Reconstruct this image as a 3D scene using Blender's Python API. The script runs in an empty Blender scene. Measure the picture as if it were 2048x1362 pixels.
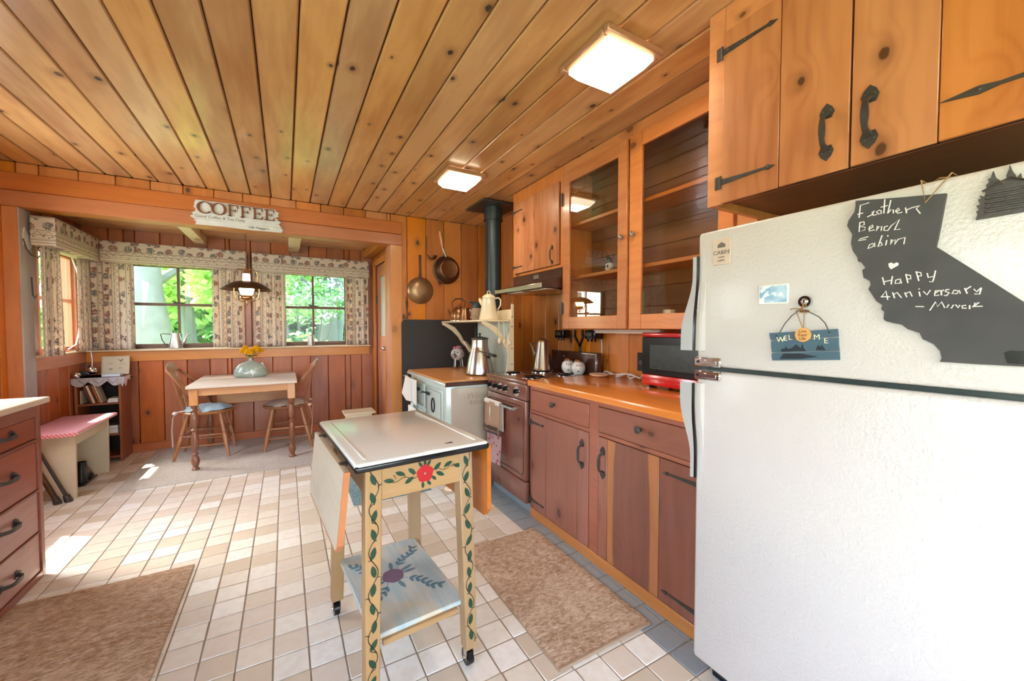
import bpy, bmesh, math, random
from mathutils import Vector, Matrix, noise
from mathutils.geometry import tessellate_polygon
from math import pi, sin, cos, radians, sqrt, atan2

random.seed(7)
SC = bpy.context.scene
COL = SC.collection

# ------------------------------------------------------------ camera, world, sun, large lights, exposure
cam = bpy.data.cameras.new('camera')
cam.sensor_width = 36.0
cam.lens = 36.0 * 796.45 / 2048.0
cam.clip_start = 0.02
camo = bpy.data.objects.new('camera', cam)
COL.objects.link(camo)
camo.location = (0, 0, 1.25)
camo.rotation_euler = (radians(90 - 1.836), 0, radians(-29.64))
SC.camera = camo

SUN_DIR = Vector((0.55, -0.33, -1.06)).normalized()
W = bpy.data.worlds.new('world')
SC.world = W
W.use_nodes = True
wn = W.node_tree.nodes
sky = wn.new('ShaderNodeTexSky')
sky.sky_type = 'NISHITA'
sky.sun_disc = False
sky.sun_elevation = radians(52)
sky.sun_rotation = atan2(-SUN_DIR.x, -SUN_DIR.y)
sky.air_density = 1.0
sky.dust_density = 2.5
W.node_tree.links.new(sky.outputs[0], wn['Background'].inputs[0])
wn['Background'].inputs[1].default_value = 2.3

sd = bpy.data.lights.new('sun', 'SUN')
sd.energy = 12.0
sd.angle = radians(0.6)
sd.color = (1.0, 0.95, 0.86)
so = bpy.data.objects.new('sun', sd)
COL.objects.link(so)
so.rotation_euler = SUN_DIR.to_track_quat('-Z', 'Y').to_euler()
so.location = (-4, 8, 9)


def area(name, loc, direction, sx, sy, power, col):
    d = bpy.data.lights.new(name, 'AREA')
    d.shape = 'RECTANGLE'
    d.size, d.size_y = sx, sy
    d.energy = power
    d.color = col
    o = bpy.data.objects.new(name, d)
    COL.objects.link(o)
    o.location = loc
    o.rotation_euler = Vector(direction).to_track_quat('-Z', 'Y').to_euler()
    return o


# daylight through the big windows behind and beside the camera
area('rear_window_daylight', (0.0, -3.12, 1.35), (0, 1, 0.0), 2.9, 1.8, 60, (0.90, 0.95, 1.0))
area('side_window_daylight', (-1.66, -0.6, 1.45), (1, 0.35, 0.1), 2.2, 1.4, 8, (0.90, 0.95, 1.0))
area('near_side_window_fill', (-1.725, 3.41, 1.5), (1, -0.1, -0.12), 0.7, 0.8, 22, (0.88, 0.94, 1.0))  # extra lamp inside the left window opening, added to brighten floor and stove

LAMP_W = 4.0

SC.view_settings.view_transform = 'Standard'
SC.view_settings.look = 'None'
SC.view_settings.exposure = 0.42
SC.view_settings.gamma = 1.0
SC.view_settings.use_curve_mapping = False
SC.cycles.max_bounces = 9
SC.cycles.diffuse_bounces = 5
SC.cycles.glossy_bounces = 4
SC.cycles.transparent_max_bounces = 12
SC.cycles.use_denoising = True
SC.cycles.sample_clamp_indirect = 6.0
SC.cycles.caustics_reflective = False
SC.cycles.caustics_refractive = False


# ------------------------------------------------------------ materials
def s2l(c):
    return tuple((x / 12.92 if x <= 0.04045 else ((x + 0.055) / 1.055) ** 2.4) for x in c)


def rgb(r, g, b):
    return s2l((r / 255, g / 255, b / 255)) + (1,)


class NT:
    def __init__(s, name):
        s.m = bpy.data.materials.new(name)
        s.m.use_nodes = True
        s.t = s.m.node_tree
        s.b = s.t.nodes['Principled BSDF']
        s.out = s.t.nodes['Material Output']

    def n(s, typ, **kw):
        x = s.t.nodes.new('ShaderNode' + typ)
        for k, v in kw.items():
            setattr(x, k, v)
        return x

    def l(s, a, b):
        if isinstance(b, (tuple, list)):
            b = b[0].inputs[b[1]]
        s.t.links.new(a, b)

    def put(s, val, sock):
        if hasattr(val, 'links') or hasattr(val, 'is_output'):
            s.t.links.new(val, sock)
        else:
            sock.default_value = val

    def math(s, op, a, b=0.0, c=None, clamp=False):
        x = s.n('Math', operation=op)
        x.use_clamp = clamp
        s.put(a, x.inputs[0])
        s.put(b, x.inputs[1])
        if c is not None:
            s.put(c, x.inputs[2])
        return x.outputs[0]

    def comb(s, x, y, z=0.0):
        c = s.n('CombineXYZ')
        for i, v in enumerate((x, y, z)):
            s.put(v, c.inputs[i])
        return c.outputs[0]

    def mix(s, f, a, b, mode='MIX'):
        x = s.n('Mix', data_type='RGBA')
        x.blend_type = mode
        s.put(f, x.inputs[0])
        s.put(a, x.inputs[6])
        s.put(b, x.inputs[7])
        return x.outputs[2]

    def noise(s, vec, scale=5.0, detail=2.0, rough=0.5):
        x = s.n('TexNoise')
        s.put(vec, x.inputs['Vector'])
        x.inputs['Scale'].default_value = scale
        x.inputs['Detail'].default_value = detail
        x.inputs['Roughness'].default_value = rough
        return x.outputs[0]

    def step(s, v, a, b, lo=0.0, hi=1.0):
        x = s.n('MapRange')
        x.interpolation_type = 'SMOOTHSTEP'
        s.put(v, x.inputs[0])
        for i, q in enumerate((a, b, lo, hi)):
            x.inputs[1 + i].default_value = q
        return x.outputs[0]

    def bump(s, h, strength=0.2, dist=0.002):
        x = s.n('Bump')
        x.inputs['Strength'].default_value = strength
        x.inputs['Distance'].default_value = dist
        s.put(h, x.inputs['Height'])
        s.l(x.outputs[0], s.b.inputs['Normal'])

    def fin(s, col, rough=0.5, metal=0.0, coat=0.0, spec=None):
        s.put(col, s.b.inputs['Base Color'])
        s.put(rough, s.b.inputs['Roughness'])
        s.put(metal, s.b.inputs['Metallic'])
        if coat:
            s.b.inputs['Coat Weight'].default_value = coat
            s.b.inputs['Coat Roughness'].default_value = 0.12
        if spec is not None:
            s.b.inputs['Specular IOR Level'].default_value = spec
        return s.m


def uvsplit(t):
    uv = t.n('UVMap')
    sp = t.n('SeparateXYZ')
    t.l(uv.outputs[0], sp.inputs[0])
    return sp.outputs[0], sp.outputs[1]


def wood(name, light, dark, knot=(70, 35, 14), knots=1.0, rough=0.33, coat=0.25, var=0.35, kscale=3.0,
         grain=0.5, sap=None, sapw=0.1, streak=0.5):
    t = NT(name)
    u, v = uvsplit(t)
    rnd = t.n('ObjectInfo').outputs['Random']
    off = t.math('MULTIPLY', rnd, 53.0)
    uu = t.math('ADD', u, off)
    p = t.comb(uu, t.math('ADD', v, t.math('MULTIPLY', rnd, 17.0)), off)
    # knots
    vo = t.n('TexVoronoi', voronoi_dimensions='2D')
    mp = t.n('Mapping')
    mp.inputs['Scale'].default_value = (kscale * 0.8, kscale * 1.15, 1)
    t.l(p, mp.inputs[0])
    t.l(mp.outputs[0], vo.inputs['Vector'])
    vo.inputs['Scale'].default_value = 1.0
    d = vo.outputs['Distance']
    cs = t.n('SeparateColor')
    t.l(vo.outputs['Color'], cs.inputs[0])
    has = t.step(cs.outputs[0], 0.28, 0.30, 0.0, 1.0)
    kr = t.math('MULTIPLY_ADD', cs.outputs[1], 0.05, 0.022)
    rim = t.math('DIVIDE', d, kr)
    rim = t.math('ADD', rim, t.math('MULTIPLY', t.noise(p, 60.0, 2), 0.5))
    kn = t.math('MULTIPLY', t.step(rim, 0.9, 1.35, 1.0, 0.0), has)
    kn = t.math('MULTIPLY', kn, knots)
    halo = t.math('MULTIPLY', t.step(rim, 0.8, 3.6, 1.0, 0.0), has)
    # grain, bent round the knots
    bend = t.math('MULTIPLY', t.step(d, 0.0, 0.28, 1.0, 0.0), 1.4)
    warp = t.math('MULTIPLY', t.noise(t.comb(t.math('MULTIPLY', uu, 0.8), t.math('MULTIPLY', v, 3.0), off), 1.6, 3), 9.0)
    g = t.math('ADD', t.math('MULTIPLY', v, 34.0), t.math('ADD', warp, t.math('MULTIPLY', bend, 2.2)))
    rings = t.math('MULTIPLY_ADD', t.math('SINE', t.math('MULTIPLY', g, 3.2)), 0.5, 0.5)
    rings = t.math('POWER', rings, 2.2)
    fine = t.noise(t.comb(t.math('MULTIPLY', uu, 2.0), t.math('MULTIPLY', v, 90.0), off), 1.5, 3)
    blot = t.noise(t.comb(t.math('MULTIPLY', uu, 0.9), t.math('MULTIPLY', v, 5.0), off), 1.7, 3, 0.6)
    blot = t.step(blot, 0.32, 0.68)
    f = t.math('ADD', t.math('MULTIPLY', rings, 0.32 * grain), t.math('MULTIPLY', fine, 0.4 * streak))
    f = t.math('ADD', f, t.math('MULTIPLY_ADD', blot, var, t.math('MULTIPLY_ADD', rnd, 0.45, -0.28)), clamp=True)
    col = t.mix(f, rgb(*light), rgb(*dark))
    if sap is not None:
        edge = t.math('ADD', t.math('ABSOLUTE', v), t.math('MULTIPLY_ADD', t.noise(p, 1.5, 2), 0.07, -0.035))
        col = t.mix(t.step(edge, sapw, sapw + 0.012), col, t.mix(f, rgb(*sap), rgb(*[c * 0.8 for c in sap])))
    hv = t.n('HueSaturation')
    t.put(t.math('MULTIPLY_ADD', t.math('FRACT', t.math('MULTIPLY', rnd, 7.31)), 0.3, 0.86), hv.inputs['Value'])
    t.put(t.math('MULTIPLY_ADD', t.math('FRACT', t.math('MULTIPLY', rnd, 3.77)), 0.16, 0.92), hv.inputs['Saturation'])
    t.l(col, hv.inputs['Color'])
    col = t.mix(t.math('MULTIPLY', halo, 0.45 * knots), hv.outputs[0], rgb(*[c * 0.6 for c in dark]))
    col = t.mix(t.math('MULTIPLY', kn, 0.92), col, rgb(*knot))
    t.bump(t.math('ADD', fine, kn), 0.12, 0.002)
    rr = t.math('MULTIPLY_ADD', fine, 0.15, rough - 0.05)
    return t.fin(col, rr, 0, coat)


def plain(name, c, rough=0.5, metal=0.0, var=0.08, scale=12.0, bump=0.0, bscale=60.0, coat=0.0, spec=None):
    t = NT(name)
    tc = t.n('TexCoord').outputs['Object']
    nz = t.noise(tc, scale, 3)
    base = rgb(*c)
    col = t.mix(nz, tuple(x * (1 - var) for x in base[:3]) + (1,), tuple(min(1, x * (1 + var)) for x in base[:3]) + (1,))
    if bump:
        t.bump(t.noise(tc, bscale, 3), bump, 0.003)
    return t.fin(col, rough, metal, coat, spec)


def emit(name, c, s):
    t = NT(name)
    t.b.inputs['Emission Color'].default_value = rgb(*c)
    t.b.inputs['Emission Strength'].default_value = s
    nz = t.noise(t.n('TexCoord').outputs['Object'], 8.0)
    return t.fin(t.mix(nz, rgb(*c), rgb(*c)), 0.4)


def glass(name, tint=(1, 1, 1), refl=1.0, ior=1.5):
    t = NT(name)
    fr = t.n('Fresnel')
    fr.inputs[0].default_value = ior
    tr = t.n('BsdfTransparent')
    tr.inputs[0].default_value = tuple(tint) + (1,)
    gl = t.n('BsdfGlossy')
    gl.inputs['Roughness'].default_value = 0.02
    nz = t.noise(t.n('TexCoord').outputs['Object'], 1.5, 1)
    bp = t.n('Bump')
    bp.inputs['Strength'].default_value = 0.03
    t.l(nz, bp.inputs['Height'])
    t.l(bp.outputs[0], gl.inputs['Normal'])
    mx = t.n('MixShader')
    front = t.math('SUBTRACT', 1.0, t.n('NewGeometry').outputs['Backfacing'])
    t.put(t.math('MULTIPLY', t.math('MULTIPLY', fr.outputs[0], refl, clamp=True), front), mx.inputs[0])
    t.l(tr.outputs[0], mx.inputs[1])
    t.l(gl.outputs[0], mx.inputs[2])
    t.l(mx.outputs[0], t.out.inputs[0])
    return t.m


def tile_mat():
    t = NT('floor_tile')
    rnd = t.math('FRACT', t.math('ADD', t.n('ObjectInfo').outputs['Random'], t.n('NewGeometry').outputs['Random Per Island']))
    cr = t.n('ValToRGB')
    cr.color_ramp.interpolation = 'CONSTANT'
    e = cr.color_ramp.elements
    e[0].position, e[0].color = 0, rgb(240, 236, 228)
    e[1].position, e[1].color = 0.16, rgb(224, 212, 198)
    for p, c in ((0.34, (232, 224, 212)), (0.52, (214, 200, 182)), (0.66, (244, 241, 236)), (0.82, (226, 214, 202)), (0.93, (208, 193, 174))):
        x = e.new(p)
        x.color = rgb(*c)
    t.l(rnd, cr.inputs[0])
    geo = t.n('NewGeometry').outputs['Position']
    nz = t.noise(geo, 26.0, 4, 0.6)
    col = t.mix(t.math('MULTIPLY', t.step(nz, 0.35, 0.7), 0.22), cr.outputs[0], rgb(206, 184, 160))
    t.bump(t.noise(geo, 40.0, 3), 0.12, 0.002)
    return t.fin(col, t.math('MULTIPLY_ADD', nz, 0.15, 0.3), 0, 0.0)


def floral(name, vertical=True, base=(232, 218, 196)):
    t = NT(name)
    a, b = uvsplit(t)
    u, v = (a, b) if vertical else (b, a)
    per = 0.19
    s = t.math('FRACT', t.math('DIVIDE', u, per))          # across the stripe repeat
    # roses in the wide band
    vo = t.n('TexVoronoi', voronoi_dimensions='2D')
    t.l(t.comb(t.math('MULTIPLY', u, 12.0), t.math('MULTIPLY', v, 12.0)), vo.inputs['Vector'])
    vo.inputs['Scale'].default_value = 1.0
    vo.inputs['Randomness'].default_value = 0.55
    cs = t.n('SeparateColor')
    t.l(vo.outputs['Color'], cs.inputs[0])
    petal = t.noise(t.comb(u, v, 3.0), 70.0, 2)
    rose = t.step(t.math('ADD', vo.outputs['Distance'], t.math('MULTIPLY', petal, 0.35)), 0.5, 0.56, 1.0, 0.0)
    rc = t.mix(cs.outputs[0], rgb(122, 96, 100), rgb(170, 108, 92))
    rc = t.mix(t.step(cs.outputs[1], 0.5, 0.55), rc, rgb(122, 120, 122))
    rc = t.mix(t.step(petal, 0.45, 0.6), rc, rgb(196, 178, 160))
    band = t.math('MULTIPLY', t.step(s, 0.03, 0.05), t.step(s, 0.5, 0.52, 1, 0))
    col = t.mix(t.math('MULTIPLY', t.noise(t.comb(u, v, 9.0), 9.0), 0.35), rgb(*base), rgb(190, 165, 138))
    col = t.mix(t.math('MULTIPLY', rose, band), col, rc)
    # little leaf dabs
    lf = t.n('TexVoronoi', voronoi_dimensions='2D')
    t.l(t.comb(t.math('MULTIPLY', u, 40.0), t.math('MULTIPLY', v, 22.0)), lf.inputs['Vector'])
    lf.inputs['Scale'].default_value = 1.0
    lm = t.math('MULTIPLY', t.step(lf.outputs['Distance'], 0.14, 0.18, 1, 0), t.step(s, 0.66, 0.68))
    lm = t.math('MULTIPLY', lm, t.step(s, 0.8, 0.82, 1, 0))
    col = t.mix(t.math('MULTIPLY', lm, 0.85), col, rgb(58, 56, 52))
    # zigzag
    zz = t.math('PINGPONG', t.math('MULTIPLY', v, 1.0), 0.03)
    zl = t.math('ABSOLUTE', t.math('SUBTRACT', t.math('MULTIPLY', s, per), t.math('ADD', zz, 0.155)))
    col = t.mix(t.math('MULTIPLY', t.step(zl, 0.0025, 0.004, 1, 0), 0.7), col, rgb(120, 104, 88))
    # border lines
    ln = None
    for c in (0.02, 0.53, 0.64, 0.84):
        m = t.step(t.math('ABSOLUTE', t.math('SUBTRACT', s, c)), 0.008, 0.016, 1, 0)
        ln = m if ln is None else t.math('MAXIMUM', ln, m)
    col = t.mix(t.math('MULTIPLY', ln, 0.75), col, rgb(112, 96, 80))
    m = t.fin(col, 0.85, 0, 0, 0.2)
    # thin cloth lets some daylight through
    tl = t.n('BsdfTranslucent')
    t.put(col, tl.inputs[0])
    ms = t.n('MixShader')
    ms.inputs[0].default_value = 0.28
    t.l(t.b.outputs[0], ms.inputs[1])
    t.l(tl.outputs[0], ms.inputs[2])
    t.l(ms.outputs[0], t.out.inputs[0])
    return m


def rugmat(name, c1, c2, scale=55.0, bump=0.9):
    t = NT(name)
    p = t.n('TexCoord').outputs['Object']
    mp = t.n('Mapping')
    mp.inputs['Scale'].default_value = (1.0, 1.9, 1.0)
    t.l(p, mp.inputs[0])
    nz = t.noise(mp.outputs[0], scale, 4, 0.65)
    big = t.noise(p, 3.0, 2)
    col = t.mix(t.step(t.math('MULTIPLY_ADD', nz, 0.8, t.math('MULTIPLY', big, 0.25)), 0.3, 0.72), rgb(*c2), rgb(*c1))
    t.bump(nz, bump, 0.012)
    return t.fin(col, 0.95, 0, 0, 0.1)


def leafmat(name, c1, c2):
    t = NT(name)
    r = t.n('NewGeometry').outputs['Random Per Island']
    col = t.mix(r, rgb(*c1), rgb(*c2))
    m = t.fin(col, 0.5)
    tl = t.n('BsdfTranslucent')
    t.put(col, tl.inputs[0])
    ms = t.n('MixShader')
    ms.inputs[0].default_value = 0.45
    t.l(t.b.outputs[0], ms.inputs[1])
    t.l(tl.outputs[0], ms.inputs[2])
    t.l(ms.outputs[0], t.out.inputs[0])
    return m


def checkmat(name, c1, c2, s):
    t = NT(name)
    p = t.n('TexCoord').outputs['Object']
    sp = t.n('SeparateXYZ')
    t.l(p, sp.inputs[0])
    a = t.step(t.math('FRACT', t.math('MULTIPLY', t.math('ADD', sp.outputs[0], sp.outputs[2]), s)), 0.48, 0.52)
    b = t.step(t.math('FRACT', t.math('MULTIPLY', sp.outputs[1], s)), 0.48, 0.52)
    f = t.math('MULTIPLY', t.math('ADD', a, b), 0.5)
    return t.fin(t.mix(f, rgb(*c1), rgb(*c2)), 0.6)


def photo_mat():
    t = NT('blue_snow_photo')
    p = t.n('TexCoord').outputs['Object']
    a = t.noise(p, 55.0, 3)
    b = t.noise(p, 18.0, 2)
    c = t.mix(t.step(b, 0.4, 0.6), rgb(176, 204, 222), rgb(116, 160, 192))
    return t.fin(t.mix(t.step(a, 0.5, 0.6), c, rgb(222, 228, 232)), 0.3)


def floral2(name):
    t = NT(name)
    p = t.n('TexCoord').outputs['Object']
    vo = t.n('TexVoronoi')
    vo.inputs['Scale'].default_value = 30
    t.l(p, vo.inputs['Vector'])
    f = t.step(t.math('ADD', vo.outputs['Distance'], t.math('MULTIPLY', t.noise(p, 90.0), 0.3)), 0.42, 0.5, 1, 0)
    c = t.mix(t.noise(p, 60.0), rgb(206, 60, 90), rgb(160, 130, 120))
    return t.fin(t.mix(f, rgb(240, 208, 212), c), 0.9)


def shelfpaint():
    t = NT('brushed_blue_shelf_paint')
    p = t.n('TexCoord').outputs['Object']
    mp = t.n('Mapping')
    mp.inputs['Scale'].default_value = (26, 3, 1)
    t.l(p, mp.inputs[0])
    a = t.noise(mp.outputs[0], 1.6, 4, 0.6)
    b = t.noise(p, 7.0, 3)
    c = t.mix(t.step(a, 0.35, 0.68), rgb(176, 194, 194), rgb(206, 204, 194))
    c = t.mix(t.step(b, 0.5, 0.75), c, rgb(214, 194, 160))
    return t.fin(c, 0.5)


M = {}
M['ceil'] = wood('knotty_pine_ceiling', (212, 164, 108), (158, 98, 52), (46, 42, 40), 1.0, 0.3, 0.3, 0.5, 3.6, 0.2, streak=0.3)
M['wall'] = wood('knotty_pine_wall', (206, 122, 44), (150, 72, 16), (60, 26, 10), 1.0, 0.36, 0.25, 0.35, 2.6, 0.2, streak=0.35)
M['wallred'] = wood('redder_pine_wall', (182, 98, 50), (128, 58, 22), (56, 24, 12), 1.0, 0.36, 0.25, 0.4, 2.4, 0.3)
M['beam'] = wood('pine_beam', (186, 108, 60), (146, 74, 34), (66, 34, 18), 0.8, 0.4, 0.15, 0.3, 1.6, 0.3)
M['trim'] = wood('pine_trim', (206, 134, 66), (164, 92, 36), (80, 40, 16), 0.4, 0.35, 0.2, 0.25, 1.2, 0.3)
M['pale'] = wood('pale_bare_pine', (228, 206, 172), (196, 164, 122), (120, 80, 50), 0.5, 0.5, 0.05, 0.25, 1.4, 0.4)
M['upper'] = wood('orange_cabinet_pine', (212, 134, 70), (174, 92, 40), (110, 60, 30), 0.9, 0.34, 0.25, 0.35, 2.6, 0.45)
M['upplank'] = wood('knotty_door_plank', (208, 134, 80), (162, 88, 44), (78, 46, 26), 1.0, 0.33, 0.3, 0.5, 3.2, 0.6)
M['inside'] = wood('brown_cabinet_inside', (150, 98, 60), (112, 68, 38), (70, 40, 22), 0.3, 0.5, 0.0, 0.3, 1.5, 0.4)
M['lower'] = wood('mauve_stained_pine', (160, 100, 80), (128, 72, 54), (74, 40, 28), 0.8, 0.38, 0.2, 0.3, 2.2, 0.35)
M['lowsap'] = wood('two_tone_heartwood', (148, 90, 70), (112, 60, 44), (70, 36, 26), 1.0, 0.36, 0.2, 0.3, 2.4, 0.35, (200, 122, 66), 0.105)
M['counter'] = wood('glossy_orange_counter', (224, 134, 54), (194, 100, 30), (120, 60, 20), 0.1, 0.2, 0.6, 0.4, 1.0, 0.3)
M['stovetop'] = wood('orange_board_cover', (226, 158, 88), (200, 124, 58), (120, 60, 20), 0.1, 0.35, 0.2, 0.4, 1.0, 0.3)
M['dresser'] = wood('red_brown_dresser_wood', (158, 84, 60), (116, 52, 36), (60, 26, 18), 0.4, 0.36, 0.25, 0.4, 1.6, 0.35)
M['sheenfront'] = wood('mauve_sheen_drawer_fronts', (188, 142, 130), (156, 104, 92), (80, 40, 30), 0.3, 0.4, 0.2, 0.4, 1.6, 0.3)  # lower drawer wood lightened: pale reflections are put into the colour
M['tabletop'] = wood('worn_pale_and_highlit_top', (214, 196, 178), (182, 150, 124), (120, 84, 60), 0.2, 0.45, 0.1, 0.3, 1.2, 0.4)  # worn table wood; also imitates the highlight on the dresser top
M['tabwood'] = wood('light_oak_apron', (210, 154, 104), (176, 114, 66), (110, 70, 40), 0.2, 0.42, 0.15, 0.3, 1.2, 0.4)
M['leg'] = wood('brown_turned_wood', (142, 92, 64), (102, 60, 40), (70, 40, 24), 0.0, 0.35, 0.3, 0.3, 1.2, 0.4)
M['chair'] = wood('mid_oak_chair', (172, 116, 76), (128, 76, 46), (80, 46, 26), 0.0, 0.35, 0.3, 0.3, 1.2, 0.5)
M['leaf'] = wood('orange_brown_table_leaf', (184, 112, 60), (150, 80, 38), (100, 50, 24), 0.0, 0.4, 0.15, 0.3, 1.2, 0.4)
M['cartwood'] = wood('golden_birch_cart', (180, 143, 100), (148, 113, 74), (140, 100, 60), 0.1, 0.42, 0.1, 0.3, 1.2, 0.4)
M['cartback'] = wood('pale_leaf_back', (206, 190, 166), (182, 162, 134), (140, 110, 80), 0.1, 0.5, 0.05, 0.3, 1.2, 0.4)
M['bookwood'] = wood('red_brown_bookcase', (150, 84, 46), (110, 54, 26), (70, 34, 16), 0.3, 0.4, 0.1, 0.3, 1.6, 0.3)
M['tile'] = tile_mat()
M['greytile'] = plain('grey_blue_tile', (142, 150, 156), 0.35, 0, 0.12, 30)  # grey-blue colour for the tile columns nearest the counter
M['grout'] = plain('taupe_grout', (158, 142, 126), 0.8, 0, 0.1, 40)
M['dark'] = plain('dark_void', (34, 18, 10), 0.8)
M['iron'] = plain('black_wrought_iron', (70, 64, 60), 0.42, 0.25, 0.25, 40, 0.3, 80)
M['black'] = plain('black_plastic', (13, 13, 15), 0.22)
M['blackmatte'] = plain('dark_splash_board', (52, 48, 46), 0.7, 0, 0.25, 90, 0.2, 200)
M['white'] = plain('white_enamel', (226, 226, 222), 0.18, 0, 0.03, 5, 0, 60, 0.4)
M['greenamel'] = plain('pale_green_enamel', (196, 208, 200), 0.2, 0, 0.04, 5, 0, 60, 0.4)
M['cream'] = plain('cream_enamel', (234, 214, 182), 0.25, 0, 0.04, 5, 0, 60, 0.4)
M['fridge'] = plain('pebbled_off_white', (202, 195, 190), 0.3, 0, 0.03, 3, 0.6, 130, 0.15)
M['chrome'] = plain('chrome', (206, 206, 208), 0.12, 1.0, 0.05)
M['blade'] = plain('satin_metal_blade', (196, 194, 192), 0.32, 0.45, 0.05)
M['steel'] = plain('brushed_steel', (196, 186, 176), 0.26, 1.0, 0.08, 6)
M['pewter'] = plain('dull_pewter', (168, 158, 150), 0.35, 0.9, 0.1, 8)
M['copper'] = plain('aged_copper', (150, 104, 70), 0.32, 0.9, 0.2, 10)
M['oldpan'] = plain('sooty_brown_pan', (92, 66, 50), 0.42, 0.7, 0.35, 9)
M['brass'] = plain('antique_brass', (196, 150, 100), 0.25, 0.95, 0.1)
M['pipe'] = plain('blue_black_stovepipe', (62, 70, 72), 0.42, 0.55, 0.2, 6, 0.05, 20)
M['range'] = plain('brown_enamel_range', (128, 80, 66), 0.22, 0.15, 0.06, 5, 0, 60, 0.5)
M['rangedark'] = plain('dark_brown_enamel', (76, 46, 38), 0.22, 0.1, 0.06, 5, 0, 60, 0.4)
M['red'] = plain('glossy_red', (196, 20, 28), 0.18, 0, 0.04, 5, 0, 60, 0.6)
M['slate'] = plain('chalkboard', (70, 68, 68), 0.75, 0, 0.4, 11)
M['chalk'] = plain('white_chalk', (226, 220, 214), 0.9, 0, 0.15, 200)
M['teal'] = plain('slate_blue_paint', (66, 92, 106), 0.6, 0, 0.1, 20)
M['navy'] = plain('dark_navy_paint', (22, 32, 42), 0.6)
M['paintcream'] = plain('cream_letter_paint', (226, 220, 190), 0.6)
M['disc'] = plain('raw_wood_disc', (210, 156, 90), 0.5, 0, 0.12, 30)
M['burn'] = plain('burnt_lettering', (120, 70, 26), 0.6)
M['string'] = plain('jute_string', (150, 116, 76), 0.8, 0, 0.2, 200)
M['whitewash'] = plain('whitewashed_board', (214, 214, 214), 0.6, 0, 0.22, 14, 0.4, 40)
M['letter'] = plain('brown_cutout_letter', (122, 66, 40), 0.45, 0.2, 0.15, 20)
M['ink'] = plain('grey_print', (112, 100, 92), 0.6)
M['emboss'] = plain('faint_embossing', (150, 134, 116), 0.3)
M['paper'] = plain('aged_paper', (206, 192, 164), 0.7, 0, 0.06, 20)
M['whitepaper'] = plain('white_paper', (232, 228, 222), 0.7, 0, 0.04, 20)
M['whitecord'] = plain('white_plastic_cord', (226, 222, 216), 0.4)
M['lace'] = plain('white_lace', (228, 222, 222), 0.85, 0, 0.1, 60, 0.5, 120)
M['curtain'] = floral('floral_stripe_curtain', True, (240, 224, 206))
M['valance'] = floral('floral_stripe_valance', False, (238, 222, 208))
M['rugtan'] = rugmat('tan_shag', (214, 188, 164), (154, 120, 92), 42)
M['carpet'] = rugmat('grey_beige_carpet', (208, 202, 196), (178, 170, 160), 40, 0.3)
M['matblue'] = rugmat('blue_grey_mat', (150, 176, 182), (86, 112, 122), 60, 0.4)
M['rugedge'] = plain('tan_rug_binding', (168, 142, 118), 0.9, 0, 0.1, 80)
M['gingham'] = checkmat('pink_white_gingham', (214, 96, 100), (240, 216, 214), 45)
M['pinkcloth'] = plain('pink_seat_cover', (222, 156, 168), 0.5, 0, 0.08, 10)
M['benchpaint'] = plain('worn_cream_paint', (214, 200, 172), 0.6, 0, 0.12, 9, 0.1, 30)
M['cushblue'] = plain('blue_patchwork_cushion', (176, 198, 208), 0.85, 0, 0.35, 26, 0.6, 60)
M['cushgrey'] = plain('mauve_patchwork_cushion', (200, 182, 170), 0.85, 0, 0.45, 26, 0.6, 60)
M['towelcream'] = plain('cream_towel', (226, 192, 162), 0.9, 0, 0.08, 20, 0.3, 200)
M['towelwhite'] = plain('white_towel', (232, 226, 218), 0.9, 0, 0.05, 20, 0.3, 200)
M['red2'] = plain('red_rose_paint', (186, 22, 30), 0.4, 0, 0.15, 40)
M['leafpaint'] = plain('dark_green_paint', (24, 62, 38), 0.5, 0, 0.15, 60)
M['vinepaint'] = plain('dark_vine_paint', (34, 36, 26), 0.5)
M['purplepaint'] = plain('dusty_purple_paint', (124, 98, 118), 0.5, 0, 0.2, 30)
M['bluepaint'] = plain('dusty_blue_paint', (98, 132, 146), 0.5, 0, 0.15, 30)
M['vase'] = plain('grey_green_glaze', (150, 160, 146), 0.25, 0, 0.2, 9, 0, 60, 0.3)
M['vasepale'] = plain('pale_celadon_glaze', (196, 202, 190), 0.25, 0, 0.1, 9, 0, 60, 0.3)
M['yellow'] = plain('marigold_yellow', (246, 184, 8), 0.7, 0, 0.2, 60)
M['stem'] = plain('green_stem', (60, 84, 34), 0.6)
M['sash'] = plain('dark_brown_sash', (104, 72, 56), 0.5, 0, 0.15, 20)
M['redsash'] = wood('red_pine_sash', (206, 136, 100), (170, 94, 62), (100, 50, 30), 0.2, 0.5, 0.1, 0.2, 1.4, 0.3)  # red-brown frame wood for side windows, jamb and door
M['paintpost'] = plain('sun_bleached_post', (176, 166, 162), 0.6, 0, 0.15, 6, 0.1, 30)
M['glassw'] = glass('window_glass', (0.97, 1.0, 0.98), 0.6)
M['glassc'] = glass('cabinet_glass', (0.93, 0.92, 0.9), 2.2)
M['lampglow'] = emit('lit_diffuser', (255, 238, 205), 5.5)
M['bulb'] = emit('lit_bulb', (255, 230, 190), 14.0)
M['milk'] = emit('glowing_milk_glass', (255, 236, 210), 1.6)
M['lampframe'] = plain('copper_lamp_frame', (196, 150, 118), 0.3, 0.5, 0.08)
M['skin'] = plain('screen_grey', (52, 60, 60), 0.25, 0, 0.3, 30)
M['bark'] = plain('grey_bark', (150, 142, 128), 0.9, 0, 0.3, 6, 0.8, 12)
M['bark2'] = plain('dark_grey_bark', (96, 98, 88), 0.9, 0, 0.3, 6, 0.8, 12)  # darker bark colour for the dark trunks and bush stems
M['leaf1'] = leafmat('bright_leaves', (140, 184, 84), (208, 228, 150))
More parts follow.
